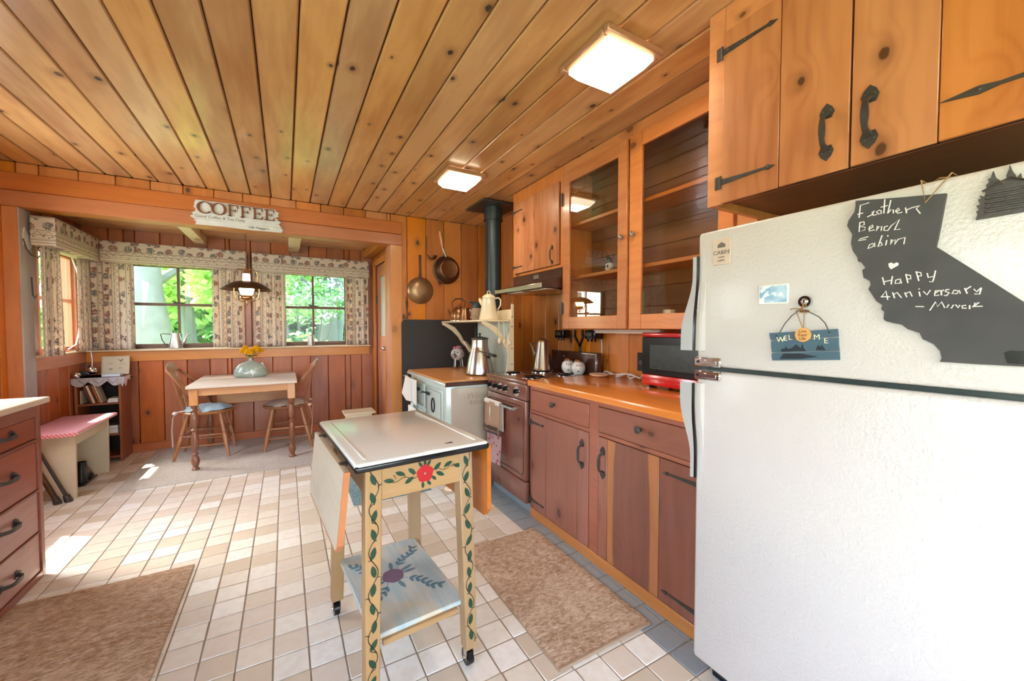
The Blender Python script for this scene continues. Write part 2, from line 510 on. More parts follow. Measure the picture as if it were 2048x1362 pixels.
M['leaf2'] = leafmat('mid_leaves', (84, 140, 76), (160, 200, 120))
M['leaf3'] = leafmat('cool_leaves', (70, 124, 88), (120, 172, 124))
M['blossom'] = leafmat('white_blossom', (226, 232, 214), (250, 250, 244))
M['grass'] = plain('grass', (132, 158, 84), 0.9, 0, 0.3, 3, 0.3, 20)
M['tent'] = plain('blue_tarp', (110, 156, 196), 0.5, 0, 0.08)
M['housewhite'] = plain('white_siding', (222, 222, 220), 0.6)
M['roof'] = plain('grey_shingle', (96, 92, 90), 0.9, 0, 0.2, 20)
M['pig'] = plain('glazed_grey_white', (206, 204, 204), 0.3, 0, 0.08, 30, 0, 60, 0.3)
M['pink'] = plain('pink_bow', (216, 120, 150), 0.6)
M['valpipe'] = plain('valance_piping', (188, 166, 146), 0.8)
M['shelfpaint'] = shelfpaint()
M['sidepanel'] = plain('tan_enamel_side', (196, 184, 166), 0.22, 0.2, 0.12, 4, 0, 60, 0.3)
M['skilletb'] = plain('brown_skillet_bottom', (150, 116, 84), 0.32, 0.6, 0.25, 8)
M['bluecover'] = plain('pale_blue_cover', (176, 202, 208), 0.6)
M['skinplate'] = plain('tan_magnet_plate', (206, 184, 166), 0.5)
M['photo'] = photo_mat()
M['pinkfloral'] = floral2('pink_floral_towel')
M['stone'] = plain('pebble_fill', (150, 128, 106), 0.6, 0, 0.5, 60)


# ------------------------------------------------------------ geometry helpers
class B:
    """collects shapes in world coordinates into one mesh"""

    def __init__(s):
        s.bm = bmesh.new()

    def _new(s, fn):
        n0 = len(s.bm.verts)
        fn()
        s.bm.verts.ensure_lookup_table()
        return s.bm.verts[n0:]

    def box(s, x0, y0, z0, x1, y1, z1, bev=0.0, seg=1, mat=None):
        if x0 > x1: x0, x1 = x1, x0
        if y0 > y1: y0, y1 = y1, y0
        if z0 > z1: z0, z1 = z1, z0
        m = Matrix.Translation(((x0 + x1) / 2, (y0 + y1) / 2, (z0 + z1) / 2)) @ Matrix.Diagonal((x1 - x0, y1 - y0, z1 - z0, 1))
        if mat is not None:
            m = mat @ m
        r = bmesh.ops.create_cube(s.bm, size=1.0, matrix=m)
        if bev:
            es = list({e for v in r['verts'] for e in v.link_edges})
            bmesh.ops.bevel(s.bm, geom=es, offset=bev, segments=seg, profile=0.5, affect='EDGES', clamp_overlap=True)
        return s

    def lathe(s, prof, c=(0, 0, 0), n=20, mat=None, caps=True, sx=1.0, sy=1.0):
        m = Matrix.Translation(c)
        if mat is not None:
            m = mat @ m
        rings = []
        for r, z in prof:
            rings.append([s.bm.verts.new(m @ Vector((r * sx * cos(2 * pi * i / n), r * sy * sin(2 * pi * i / n), z))) for i in range(n)])
        for a, b in zip(rings, rings[1:]):
            for i in range(n):
                j = (i + 1) % n
                s.bm.faces.new((a[i], a[j], b[j], b[i]))
        if caps:
            if prof[0][0] > 1e-5:
                s.bm.faces.new(rings[0][::-1])
            if prof[-1][0] > 1e-5:
                s.bm.faces.new(rings[-1])
        return s

    def cyl(s, p0, p1, r0, r1=None, n=12):
        if r1 is None: r1 = r0
        p0, p1 = Vector(p0), Vector(p1)
        d = p1 - p0
        m = Matrix.Translation(p0) @ d.to_track_quat('Z', 'Y').to_matrix().to_4x4()
        return s.lathe([(r0, 0), (r1, d.length)], (0, 0, 0), n, m)

    def turned(s, p0, p1, prof, n=12):
        """prof: (t, r) along p0->p1"""
        p0, p1 = Vector(p0), Vector(p1)
        d = p1 - p0
        m = Matrix.Translation(p0) @ d.to_track_quat('Z', 'Y').to_matrix().to_4x4()
        return s.lathe([(r, t * d.length) for t, r in prof], (0, 0, 0), n, m)

    def tube(s, pts, r, n=6, closed=False, flat=1.0):
        pts = [Vector(p) for p in pts]
        k = len(pts)
        rr = r if isinstance(r, (list, tuple)) else [r] * k
        rings = []
        prev = None
        for i, p in enumerate(pts):
            a = pts[(i - 1) % k] if (closed or i > 0) else p
            b = pts[(i + 1) % k] if (closed or i < k - 1) else p
            d = (b - a)
            if d.length < 1e-9: d = Vector((0, 0, 1))
            d.normalize()
            if prev is None:
                up = Vector((0, 0, 1)) if abs(d.z) < 0.9 else Vector((1, 0, 0))
                u = d.cross(up).normalized()
            else:
                u = (prev - d * prev.dot(d))
                if u.length < 1e-6: u = d.orthogonal()
                u.normalize()
            prev = u
            w = d.cross(u)
            rings.append([s.bm.verts.new(p + (u * cos(2 * pi * j / n) + w * flat * sin(2 * pi * j / n)) * rr[i]) for j in range(n)])
        m = k if closed else k - 1
        for i in range(m):
            a, b = rings[i], rings[(i + 1) % k]
            for j in range(n):
                q = (j + 1) % n
                s.bm.faces.new((a[j], a[q], b[q], b[j]))
        if not closed:
            s.bm.faces.new(rings[0][::-1])
            s.bm.faces.new(rings[-1])
        return s

    def ribbon(s, pts, w, t, up):
        """flat strap following pts, width w along 'up', thickness t"""
        pts = [Vector(p) for p in pts]
        k = len(pts)
        ww = w if isinstance(w, (list, tuple)) else [w] * k
        up = Vector(up)
        rings = []
        for i, p in enumerate(pts):
            d = (pts[min(i + 1, k - 1)] - pts[max(i - 1, 0)]).normalized()
            nn = d.cross(up)
            if nn.length < 1e-6: nn = d.orthogonal()
            nn.normalize()
            uu = nn.cross(d).normalized()
            rings.append([s.bm.verts.new(p + uu * a * ww[i] / 2 + nn * b * t / 2) for a, b in ((-1, -1), (1, -1), (1, 1), (-1, 1))])
        for a, b in zip(rings, rings[1:]):
            for j in range(4):
                q = (j + 1) % 4
                s.bm.faces.new((a[j], a[q], b[q], b[j]))
        s.bm.faces.new(rings[0][::-1])
        s.bm.faces.new(rings[-1])
        return s

    def prism(s, pts, o, ux, uy, t):
        """outline pts in plane (o,ux,uy), thickness t along ux x uy"""
        o, ux, uy = Vector(o), Vector(ux), Vector(uy)
        nn = ux.cross(uy).normalized()
        a = [s.bm.verts.new(o + ux * x + uy * y) for x, y in pts]
        b = [s.bm.verts.new(o + ux * x + uy * y + nn * t) for x, y in pts]
        f1 = s.bm.faces.new(a[::-1])
        f2 = s.bm.faces.new(b)
        k = len(pts)
        for i in range(k):
            j = (i + 1) % k
            s.bm.faces.new((a[i], a[j], b[j], b[i]))
        if k > 4:
            tri = tessellate_polygon([[Vector((x, y, 0)) for x, y in pts]])
            bmesh.ops.delete(s.bm, geom=[f1, f2], context='FACES_ONLY')
            for t3 in tri:
                s.bm.faces.new([a[i] for i in t3])
                s.bm.faces.new([b[i] for i in t3][::-1])
        return s

    def ball(s, c, r, sc=(1, 1, 1), sub=2, mat=None):
        m = Matrix.Translation(c) @ Matrix.Diagonal((sc[0], sc[1], sc[2], 1))
        if mat is not None: m = mat @ m
        bmesh.ops.create_icosphere(s.bm, subdivisions=sub, radius=r, matrix=m)
        return s

    def grid(s, fn, nu, nv, closed_u=False):
        vs = [[s.bm.verts.new(fn(i / (nu if closed_u else nu - 1), j / (nv - 1))) for i in range(nu)] for j in range(nv)]
        for j in range(nv - 1):
            for i in range(nu if closed_u else nu - 1):
                k = (i + 1) % nu
                s.bm.faces.new((vs[j][i], vs[j][k], vs[j + 1][k], vs[j + 1][i]))
        return s

    def text(s, body, size, o, ux, uy, t=0.001, align='CENTER', shear=0.0):
        c = bpy.data.curves.new('t', 'FONT')
        c.body = body
        c.size = size
        c.align_x = align
        c.extrude = t / 2
        c.shear = shear
        ob = bpy.data.objects.new('t', c)
        me = bpy.data.meshes.new_from_object(ob)
        ux, uy = Vector(ux).normalized(), Vector(uy).normalized()
        nn = ux.cross(uy)
        m = Matrix((ux.to_4d(), uy.to_4d(), nn.to_4d(), (0, 0, 0, 1))).transposed()
        m[0][3], m[1][3], m[2][3] = o
        for i in range(3):
            m[3][i] = 0
        me.transform(m)
        s.bm.from_mesh(me)
        bpy.data.objects.remove(ob)
        bpy.data.curves.remove(c)
        bpy.data.meshes.remove(me)
        return s


def wm(o):
    m = Matrix.LocRotScale(o.location, o.rotation_euler, o.scale)
    return wm(o.parent) @ m if o.parent else m


def setuv(me, axis=None):
    if not me.vertices: return
    xs = [[v.co[i] for v in me.vertices] for i in range(3)]
    mn = [min(a) for a in xs]
    mx = [max(a) for a in xs]
    c = [(a + b) / 2 for a, b in zip(mn, mx)]
    if axis is None:
        axis = max(range(3), key=lambda i: mx[i] - mn[i])
    uvl = me.uv_layers.new(name='UVMap')
    for p in me.polygons:
        n = p.normal
        k = max(range(3), key=lambda i: abs(n[i]))
        if k == axis:
            a, b = [i for i in range(3) if i != k]
        else:
            a = axis
            b = [i for i in range(3) if i not in (k, axis)][0]
        for li in p.loop_indices:
            co = me.vertices[me.loops[li].vertex_index].co
            uvl.data[li].uv = (co[a] - c[a], co[b] - c[b])


def part(name, b, mat, parent=None, axis=None, smooth=True, kind=None, local=False, label=None, uv=True):
    """link the collected shapes as one mesh object; shapes are given in world space unless local"""
    me = bpy.data.meshes.new(name)
    if parent is not None and not local:
        b.bm.transform(wm(parent).inverted())
    bmesh.ops.recalc_face_normals(b.bm, faces=b.bm.faces)
    b.bm.to_mesh(me)
    b.bm.free()
    if uv: setuv(me, axis)
    me.materials.append(M[mat] if isinstance(mat, str) else mat)
    if smooth:
        me.shade_smooth()
        me.set_sharp_from_angle(angle=radians(38))
    o = bpy.data.objects.new(name, me)
    COL.objects.link(o)
    if parent is not None: o.parent = parent
    if kind: o['kind'] = kind
    if label: o['label'] = label
    return o


def thing(name, label, cat, loc=(0, 0, 0), rz=0.0, group=None):
    o = bpy.data.objects.new(name, None)
    o.empty_display_size = 0.1
    COL.objects.link(o)
    o.location = loc
    o.rotation_euler = (0, 0, rz)
    o['label'] = label
    o['category'] = cat
    if group: o['group'] = group
    return o


def solo(name, b, mat, label, cat, base=None, group=None, axis=None, kind=None, smooth=True):
    """a thing that is one mesh; base = its origin"""
    if base is None:
        base = (0, 0, 0)
    b.bm.transform(Matrix.Translation(-Vector(base)))
    o = part(name, b, mat, None, axis, smooth, kind)
    o.location = base
    o['label'] = label
    o['category'] = cat
    if group: o['group'] = group
    return o


def struct(name, b, mat, axis=None):
    return part(name, b, mat, None, axis, True, 'structure')


def plank(parent, x0, y0, z0, x1, y1, z1, mat, bev=0.003, axis=None, name='board'):
    return part(name, B().box(x0, y0, z0, x1, y1, z1, bev), mat, parent, axis)


def copy_tree(o, loc=None, rz=None, label=None, group=None):
    r = o.copy()
    COL.objects.link(r)
    if loc is not None: r.location = loc
    if rz is not None: r.rotation_euler = (0, 0, rz)
    if label: r['label'] = label
    if group: r['group'] = group
    for ch in list(o.children):
        c = ch.copy()
        COL.objects.link(c)
        c.parent = r
        for g in list(ch.children):
            q = g.copy()
            COL.objects.link(q)
            q.parent = c
    return r

# ============================================================ THE SETTING
XL, XR, YF, YB, YR = -1.74, 2.08, 4.28, 5.33, -3.2     # left wall, right wall, opening wall, alcove rear wall, wall behind camera
AXL, AXR = -1.667, 0.972                               # alcove side walls
HC, HB = 2.44, 2.12                                    # ceiling, underside of the header


def proj(p):
    """rough picture position, only used to rank floor tiles by size in view"""
    th = radians(29.64)
    f = p[0] * sin(th) + p[1] * cos(th)
    r = p[0] * cos(th) - p[1] * sin(th)
    if f < 0.2: return None
    return 1024 + 796 * r / f, 655 + 796 * (1.25 - p[2]) / f, f


# ---- floor
floor = struct('floor', B().box(XL - 0.1, YR - 0.1, -0.06, XR + 0.1, YB + 0.1, -0.004), 'grout')
TS, GX, GY = 0.12, -0.059, 1.96
cand, rest = [], []
for i in range(-15, 14):
    for j in range(-30, 29):
        x0, y0 = GX + i * TS, GY + j * TS
        cx, cy = x0 + TS / 2, y0 + TS / 2
        if cx < XL - 0.05 or cx > 1.5 or cy > YB: continue
        q = proj((cx, cy, 0))
        vis = q and -30 < q[0] < 2080 and 0 < q[1] < 1392
        cov = (-1.12 < cx < -0.45 and 1.5 < cy < 2.66) or (0.86 < cx < 1.3 and 1.15 < cy < 2.04) or (cx > -1.1 and cy > 4.08) \
            or (cx < -1.1 and cy < 2.93) or cx > 1.4 or (q and q[0] > 1440)
        if vis and not cov: cand.append((-1.0 / q[2] ** 3, cx, cy))
        else: rest.append((cx, cy))
cand.sort()
g = 0.0028
tme = None
for k, (_, cx, cy) in enumerate(cand):
    if k < 298:
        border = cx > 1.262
        key = 'greytile' if border else 'tile'
        w = TS / 2 - g
        if tme is None:
            tme = {}
        if key not in tme:
            o = part('tile', B().box(-w, -w, -0.006, w, w, 0, 0.0018), key, floor, None, True, None, True)
            tme[key] = o.data
        else:
            o = bpy.data.objects.new('tile', tme[key])
            COL.objects.link(o)
            o.parent = floor
        o.location = (cx, cy, 0)
    else:
        rest.append((cx, cy))
b, b2 = B(), B()
for cx, cy in rest:
    w = TS / 2 - g
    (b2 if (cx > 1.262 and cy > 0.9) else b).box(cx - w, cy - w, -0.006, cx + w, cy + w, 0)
part('tile', b, 'tile', floor, kind='stuff')
part('tile', b2, 'greytile', floor, kind='stuff')

# ---- main ceiling: planks run away from the camera
ceil = struct('ceiling', B().box(XL - 0.1, YR - 0.1, HC + 0.02, XR + 0.1, YF + 0.15, HC + 0.08), 'dark')
PW = 0.1575
k0 = -12
for k in range(k0, 14):
    x0 = 0.065 + k * PW
    x1 = x0 + PW
    if x1 < XL - 0.02 or x0 > XR: continue
    dz = random.uniform(-0.0015, 0.0015)
    plank(ceil, max(x0, XL - 0.03) + 0.0022, YR, HC + dz, min(x1, XR + 0.02) - 0.0022, YF, HC + 0.019, 'ceil', 0.0065, 1)


def cuts(a, b, holes_a):
    pts = sorted({a, b} | {h for h in holes_a if a + 0.02 < h < b - 0.02})
    return list(zip(pts, pts[1:]))


def wall(name, fixed, coord, side, a0, a1, z0, z1, seam0, pitch, mat, holes=(), back=0.08, th=0.018, backmat='dark', boards_from=None, z_b0=None):
    """vertical boards on a wall. fixed: 'x' or 'y' = coord; side = +1 when the room lies on the + side"""
    def bx(bb, p, q, r, s, d0, d1, bev=0.0):
        u, v = sorted((coord + side * d0, coord + side * d1))
        if fixed == 'x': bb.box(u, p, r, v, q, s, bev)
        else: bb.box(p, u, r, q, v, s, bev)
    bb = B()
    edges = sorted({a0, a1} | {h[0] for h in holes} | {h[1] for h in holes})
    for p, q in zip(edges, edges[1:]):
        zs = [(z0, z1)]
        for h in holes:
            if h[0] <= p + 1e-6 and h[1] >= q - 1e-6:
                zs = [z for lo, hi in zs for z in ((lo, min(hi, h[2])), (max(lo, h[3]), hi)) if z[1] - z[0] > 1e-4]
        for lo, hi in zs:
            bx(bb, p, q, lo, hi, -th - back, -th)
    w = struct(name, bb, backmat)
    n = math.floor((a0 - seam0) / pitch) - 1
    while seam0 + n * pitch < a1:
        s, e = max(a0, seam0 + n * pitch), min(a1, seam0 + (n + 1) * pitch)
        n += 1
        if e - s < 0.012 or (boards_from is not None and e < boards_from): continue
        for p, q in cuts(s, e, [h[0] for h in holes] + [h[1] for h in holes]):
            zs = [(z0 if z_b0 is None else z_b0, z1)]
            for h in holes:
                if h[0] <= p + 0.02 and h[1] >= q - 0.02:
                    zs = [z for lo, hi in zs for z in ((lo, min(hi, h[2])), (max(lo, h[3]), hi)) if z[1] - z[0] > 1e-4]
            for lo, hi in zs:
                bb = B()
                bx(bb, p + 0.0015, q - 0.0015, lo, hi, -th + 0.0005, random.uniform(-0.001, 0.001), 0.005)
                part('board', bb, mat, w, 2)
    return w


# ---- walls
wall_right = wall('wall_right', 'x', XR, -1, YR, YF, 0, HC, 1.60, 0.205, 'wall', boards_from=0.9)
wall_left = wall('wall_left', 'x', XL, 1, YR, YF, 0, HC, 0, 0.2, 'wall', holes=((3.02, 3.80, 1.06, 1.95), (-1.7, 0.5, 0.75, 2.1)), boards_from=2.4)
wall_rear = struct('wall_rear', B().box(XL - 0.1, YR - 0.08, 0, -1.5, YR, HC).box(1.5, YR - 0.08, 0, XR + 0.1, YR, HC)
                   .box(-1.5, YR - 0.08, 0, 1.5, YR, 0.4).box(-1.5, YR - 0.08, 2.3, 1.5, YR, HC), 'wall')
# the wall with the wide opening to the dining alcove
wall_front = wall('wall_front', 'y', YF, -1, XL - 0.05, XR + 0.05, 0, HC, 1.144, 0.2075, 'wall',
                  holes=((AXL, AXR, 0, HB + 0.24),), back=0.13)
# a narrower pitch of short boards above the header
for k in range(-15, 6):
    pass
hd = struct('trim_1', B().box(AXL - 0.02, YF + 0.012, HB + 0.01, AXR + 0.1, YF + 0.148, 2.36), 'beam')
plank(hd, XL - 0.02, YF - 0.012, 2.236, 1.085, YF + 0.012, 2.362, 'beam', 0.004, 0)
plank(hd, XL - 0.02, YF - 0.014, HB, 1.085, YF + 0.012, 2.234, 'beam', 0.004, 0)
plank(hd, AXL, YF + 0.014, HB, AXR, YF + 0.15, HB + 0.012, 'trim', 0.002, 0)
struct('trim_2', B().box(AXR - 0.004, YF - 0.012, 0, 1.086, YF + 0.01, HB - 0.001, 0.003), 'trim')
struct('trim_3', B().box(AXR - 0.012, YF + 0.0, 0, AXR + 0.006, YF + 0.15, HB, 0.003), 'redsash')
struct('trim_4', B().box(XL, YF - 0.012, 0, AXL + 0.004, YF + 0.01, HB - 0.001, 0.003), 'wall')
struct('trim_5', B().box(AXL - 0.012, YF - 0.006, 0, AXL + 0.012, YF + 0.152, HB, 0.003), 'paintpost')

# alcove
W1, W2 = (-1.375, -0.555), (-0.115, 0.705)
WZ0, WZ1 = 1.03, 1.93
wall_back = wall('wall_back', 'y', YB, -1, AXL - 0.1, AXR + 0.1, 0, 2.24, 0.063, 0.1935, 'wallred',
                 holes=((W1[0], W1[1], WZ0, WZ1), (W2[0], W2[1], WZ0, WZ1)), back=0.1)
WL = (4.52, 5.20)
wall_al = wall('wall_alcove_left', 'x', AXL, 1, YF + 0.14, YB + 0.02, 0, 2.24, 4.44, 0.18, 'wallred',
               holes=((WL[0], WL[1], WZ0, WZ1),), back=0.1)
DR = (4.50, 5.12)
wall_ar = wall('wall_alcove_right', 'x', AXR, -1, YF + 0.14, YB + 0.02, 0, 2.24, 4.44, 0.18, 'wallred',
               holes=((DR[0], DR[1], 0, 2.0),), back=0.1)
ceil2 = struct('ceiling.001', B().box(AXL - 0.1, YF + 0.15, 2.235, AXR + 0.1, YB + 0.12, 2.3), 'dark')
for k in range(7):
    y0 = YF + 0.15 + k * 0.13
    plank(ceil2, AXL, y0 + 0.002, 2.215, AXR, min(y0 + 0.13, YB) - 0.002, 2.234, 'ceil', 0.005, 0)
for x0, x1 in ((-0.80, -0.705), (0.045, 0.152), (0.87, 0.965)):
    plank(ceil2, x0, YF + 0.15, 2.12, x1, YB, 2.215, 'pale' if x0 < 0.5 else 'trim', 0.003, 1, 'rafter')

# sills and aprons
t6 = struct('trim_6', B().box(AXL, YB - 0.075, 1.018, 0.935, YB, 1.036, 0.004), 'pale')
part('apron', B().box(AXL, YB - 0.022, 0.915, 0.93, YB - 0.002, 1.017, 0.003), 'trim', t6)
t7 = struct('trim_7', B().box(AXL, YF + 0.155, 1.018, AXL + 0.012, YB - 0.076, 1.036, 0.004), 'pale')
part('apron', B().box(AXL + 0.002, YF + 0.155, 0.915, AXL + 0.011, YB - 0.024, 1.017, 0.003), 'redsash', t7)
struct('baseboard_back', B().box(AXL, YB - 0.02, 0, AXR, YB - 0.001, 0.085, 0.004), 'wallred')
struct('baseboard_left', B().box(AXL + 0.001, YF + 0.155, 0, AXL + 0.02, YB - 0.021, 0.085, 0.004), 'wallred')
struct('trim_8', B().box(1.98, YF - 0.03, 0, XR, YF - 0.001, HC - 0.002, 0.003), 'trim')


def window(name, fixed, c, a0, a1, z0, z1, out, sashmat='sash', double=False, mid=True):
    """frame, sash rails and panes; out = direction to outdoors"""
    def bx(bb, p, q, r, s, d0, d1, bev=0.002):
        u, v = c + out * d0, c + out * d1
        if fixed == 'y': return bb.box(p, u, r, q, v, s, bev)
        return bb.box(u, p, r, v, q, s, bev)
    bb = B()
    for p, q, r, s in ((a0, a0 + 0.03, z0, z1), (a1 - 0.03, a1, z0, z1), (a0 + 0.03, a1 - 0.03, z0, z0 + 0.02), (a0 + 0.03, a1 - 0.03, z1 - 0.03, z1)):
        bx(bb, p, q, r, s, 0, 0.1)
    w = struct(name, bb, sashmat)
    zm = 1.49
    bb = B()
    for p, q, r, s in ((a0 + 0.03, a0 + 0.06, z0 + 0.02, z1 - 0.03), (a1 - 0.06, a1 - 0.03, z0 + 0.02, z1 - 0.03),
                       (a0 + 0.06, a1 - 0.06, z0 + 0.02, z0 + 0.055), (a0 + 0.06, a1 - 0.06, z1 - 0.06, z1 - 0.03)):
        bx(bb, p, q, r, s, 0.02, 0.05)
    part('sash', bb, sashmat, w)
    bb = B()
    bx(bb, a0 + 0.06, a1 - 0.06, zm - 0.014, zm + 0.014, 0.015, 0.055)
    part('meeting_rail', bb, sashmat, w)
    am = (a0 + a1) / 2
    cols = [(a0 + 0.06, a1 - 0.06)]
    if mid:
        bb = B()
        bx(bb, am - 0.011, am + 0.011, z0 + 0.055, zm - 0.014, 0.022, 0.048)
        part('muntin', bb, sashmat, w)
        bb = B()
        bx(bb, am - 0.011, am + 0.011, zm + 0.014, z1 - 0.06, 0.022, 0.048)
        part('muntin', bb, sashmat, w)
        cols = [(a0 + 0.06, am - 0.011), (am + 0.011, a1 - 0.06)]
    for p, q in cols:
        for r, s in ((z0 + 0.055, zm - 0.014), (zm + 0.014, z1 - 0.06)):
            bb = B()
            bx(bb, p, q, r, s, 0.034, 0.037, 0)
            part('pane', bb, 'glassw', w)
    if fixed == 'y':
        part('latch', B().box(am - 0.04, c + 0.0, zm + 0.014, am + 0.05, c + 0.02, zm + 0.026, 0.003).cyl((am + 0.0, c + 0.005, zm + 0.02), (am - 0.05, c + 0.0, zm + 0.036), 0.005), 'iron', w)
    return w


window('window_1', 'y', YB, W1[0], W1[1], WZ0, WZ1, 1)
window('window_2', 'y', YB, W2[0], W2[1], WZ0, WZ1, 1)
window('window_3', 'x', AXL, WL[0], WL[1], WZ0, WZ1, -1, 'redsash', mid=False)
window('window_4', 'x', XL, 3.02, 3.80, 1.06, 1.95, -1, 'redsash', mid=False)
bb = B()
for x in (-1.5, -0.03, 1.44):
    bb.box(x, YR - 0.06, 0.4, x + 0.06, YR - 0.01, 2.3)
bb.box(-1.44, YR - 0.06, 0.4, 1.44, YR - 0.01, 0.46).box(-1.44, YR - 0.06, 2.24, 1.44, YR - 0.01, 2.3)
w5 = struct('window_5', bb, 'redsash')
part('pane', B().box(-1.44, YR - 0.04, 0.46, -0.03, YR - 0.036, 2.24), 'glassw', w5)
part('pane', B().box(0.03, YR - 0.04, 0.46, 1.44, YR - 0.036, 2.24), 'glassw', w5)
bb = B()
for y in (-1.7, -0.62, 0.44):
    bb.box(XL - 0.07, y, 0.75, XL - 0.01, y + 0.06, 2.1)
bb.box(XL - 0.07, -1.64, 0.75, XL - 0.01, 0.44, 0.81).box(XL - 0.07, -1.64, 2.04, XL - 0.01, 0.44, 2.1)
w6 = struct('window_6', bb, 'redsash')
part('pane', B().box(XL - 0.045, -1.64, 0.81, XL - 0.041, -0.62, 2.04), 'glassw', w6)
part('pane', B().box(XL - 0.045, -0.56, 0.81, XL - 0.041, 0.44, 2.04), 'glassw', w6)

# door in the right side wall of the alcove
door = struct('door_1', B().box(AXR + 0.022, DR[0], 0.01, AXR + 0.058, DR[0] + 0.1, 1.998, 0.003).box(AXR + 0.022, DR[1] - 0.1, 0.01, AXR + 0.058, DR[1], 1.998, 0.003)
              .box(AXR + 0.022, DR[0] + 0.1, 0.01, AXR + 0.058, DR[1] - 0.1, 0.2, 0.003).box(AXR + 0.022, DR[0] + 0.1, 0.95, AXR + 0.058, DR[1] - 0.1, 1.15, 0.003)
              .box(AXR + 0.022, DR[0] + 0.1, 1.86, AXR + 0.058, DR[1] - 0.1, 1.998, 0.003), 'redsash')
part('panel', B().box(AXR + 0.034, DR[0] + 0.1, 0.2, AXR + 0.046, DR[1] - 0.1, 0.95, 0.002), 'redsash', door)
part('pane', B().box(AXR + 0.038, DR[0] + 0.1, 1.15, AXR + 0.042, DR[1] - 0.1, 1.86), 'glassw', door)
part('pale_backing', B().box(AXR + 0.046, DR[0] + 0.1, 1.15, AXR + 0.052, DR[1] - 0.1, 1.86), 'lace', door)  # pale panel added behind the glass so the pane looks white
part('knob', B().cyl((AXR + 0.022, DR[0] + 0.05, 1.02), (AXR - 0.01, DR[0] + 0.05, 1.02), 0.009).ball((AXR - 0.022, DR[0] + 0.05, 1.02), 0.024), 'chrome', door)
part('hinge', B().box(AXR + 0.01, DR[1] - 0.012, 1.55, AXR + 0.024, DR[1] + 0.012, 1.65, 0.002).box(AXR + 0.01, DR[1] - 0.012, 0.3, AXR + 0.024, DR[1] + 0.012, 0.4, 0.002), 'iron', door)
struct('trim_9', B().box(AXR - 0.016, DR[0] - 0.07, 0, AXR - 0.001, DR[0], 2.06, 0.002).box(AXR - 0.016, DR[1], 0, AXR - 0.001, DR[1] + 0.09, 2.06, 0.002)
       .box(AXR - 0.016, DR[0], 2.0, AXR - 0.001, DR[1], 2.06, 0.002), 'trim')

# eaves outside (they shade the tops of the side windows)
struct('trim_10', B().box(-2.215, YR, 2.36, XL - 0.1, YF + 0.3, 2.42), 'roof')
struct('trim_11', B().box(-2.195, YF + 0.3, 2.3, AXL - 0.1, YB + 0.6, 2.36).box(-2.0, YB + 0.12, 2.3, 1.4, YB + 0.6, 2.36), 'roof')
struct('roof', B().box(-2.16, YR - 0.4, 2.53, XR + 0.4, YF + 0.2, 2.6).box(-1.98, YF + 0.2, 2.45, 1.4, YB + 0.6, 2.5), 'roof')

# ============================================================ OUTDOORS
ground = struct('ground', B().box(-40, -30, -0.62, 40, 45, -0.5), 'grass')


def foliage(n, c, r, size, seed, low=None):
    rd = random.Random(seed)
    vs, fs = [], []
    for i in range(n):
        while True:
            p = Vector((rd.uniform(-1, 1), rd.uniform(-1, 1), rd.uniform(-1, 1)))
            if p.length < 1: break
        cl = noise.noise(p * 2.3 + Vector((seed, 0, 0)))
        if cl < -0.08: continue
        p = Vector((c[0] + p.x * r[0], c[1] + p.y * r[1], c[2] + p.z * r[2]))
        s = size * rd.uniform(0.6, 1.3)
        a = Vector((rd.gauss(0, 1), rd.gauss(0, 1), rd.gauss(0, 0.6))).normalized()
        q = a.orthogonal().normalized()
        q = (q * rd.uniform(-1, 1) + a.cross(q) * rd.uniform(-1, 1)).normalized()
        k = len(vs)
        vs += [p - a * s, p + q * s * 0.45, p + a * s, p - q * s * 0.45]
        fs.append((k, k + 1, k + 2, k + 3))
    me = bpy.data.meshes.new('foliage')
    me.from_pydata(vs, [], fs)
    return me


def tree(label, x, y, r, h, crowns, leaf, bark, seed, n=2600, size=0.13, group='trees outside the alcove windows'):
    t = thing('tree', label, 'tree', (x, y, -0.5), 0, group)
    bb = B()
    pts = [(x + sin(i * 1.3 + seed) * r * 0.35, y + cos(i * 1.7) * r * 0.3, -0.5 + h * i / 6) for i in range(7)]
    bb.tube(pts, [r * (1.25 if i == 0 else 1.0 - i * 0.09) for i in range(7)], 12)
    for k in range(4):
        a = seed + k * 1.6
        z = -0.5 + h * (0.35 + 0.15 * k)
        bb.tube([(x, y, z), (x + cos(a) * 0.6, y + sin(a) * 0.6, z + 0.4), (x + cos(a) * 1.3, y + sin(a) * 1.3, z + 0.7)], [r * 0.3, r * 0.18, r * 0.08], 6)
    part('trunk', bb, bark, t)
    for i, (dx, dy, z, rx, rz_) in enumerate(crowns):
        me = foliage(n, (x + dx, y + dy, z), (rx, rx, rz_), size, seed + i * 7)
        me.transform(wm(t).inverted())
        me.materials.append(M[leaf])
        o = bpy.data.objects.new('foliage', me)
        COL.objects.link(o)
        o.parent = t
        o['kind'] = 'stuff'
    return t


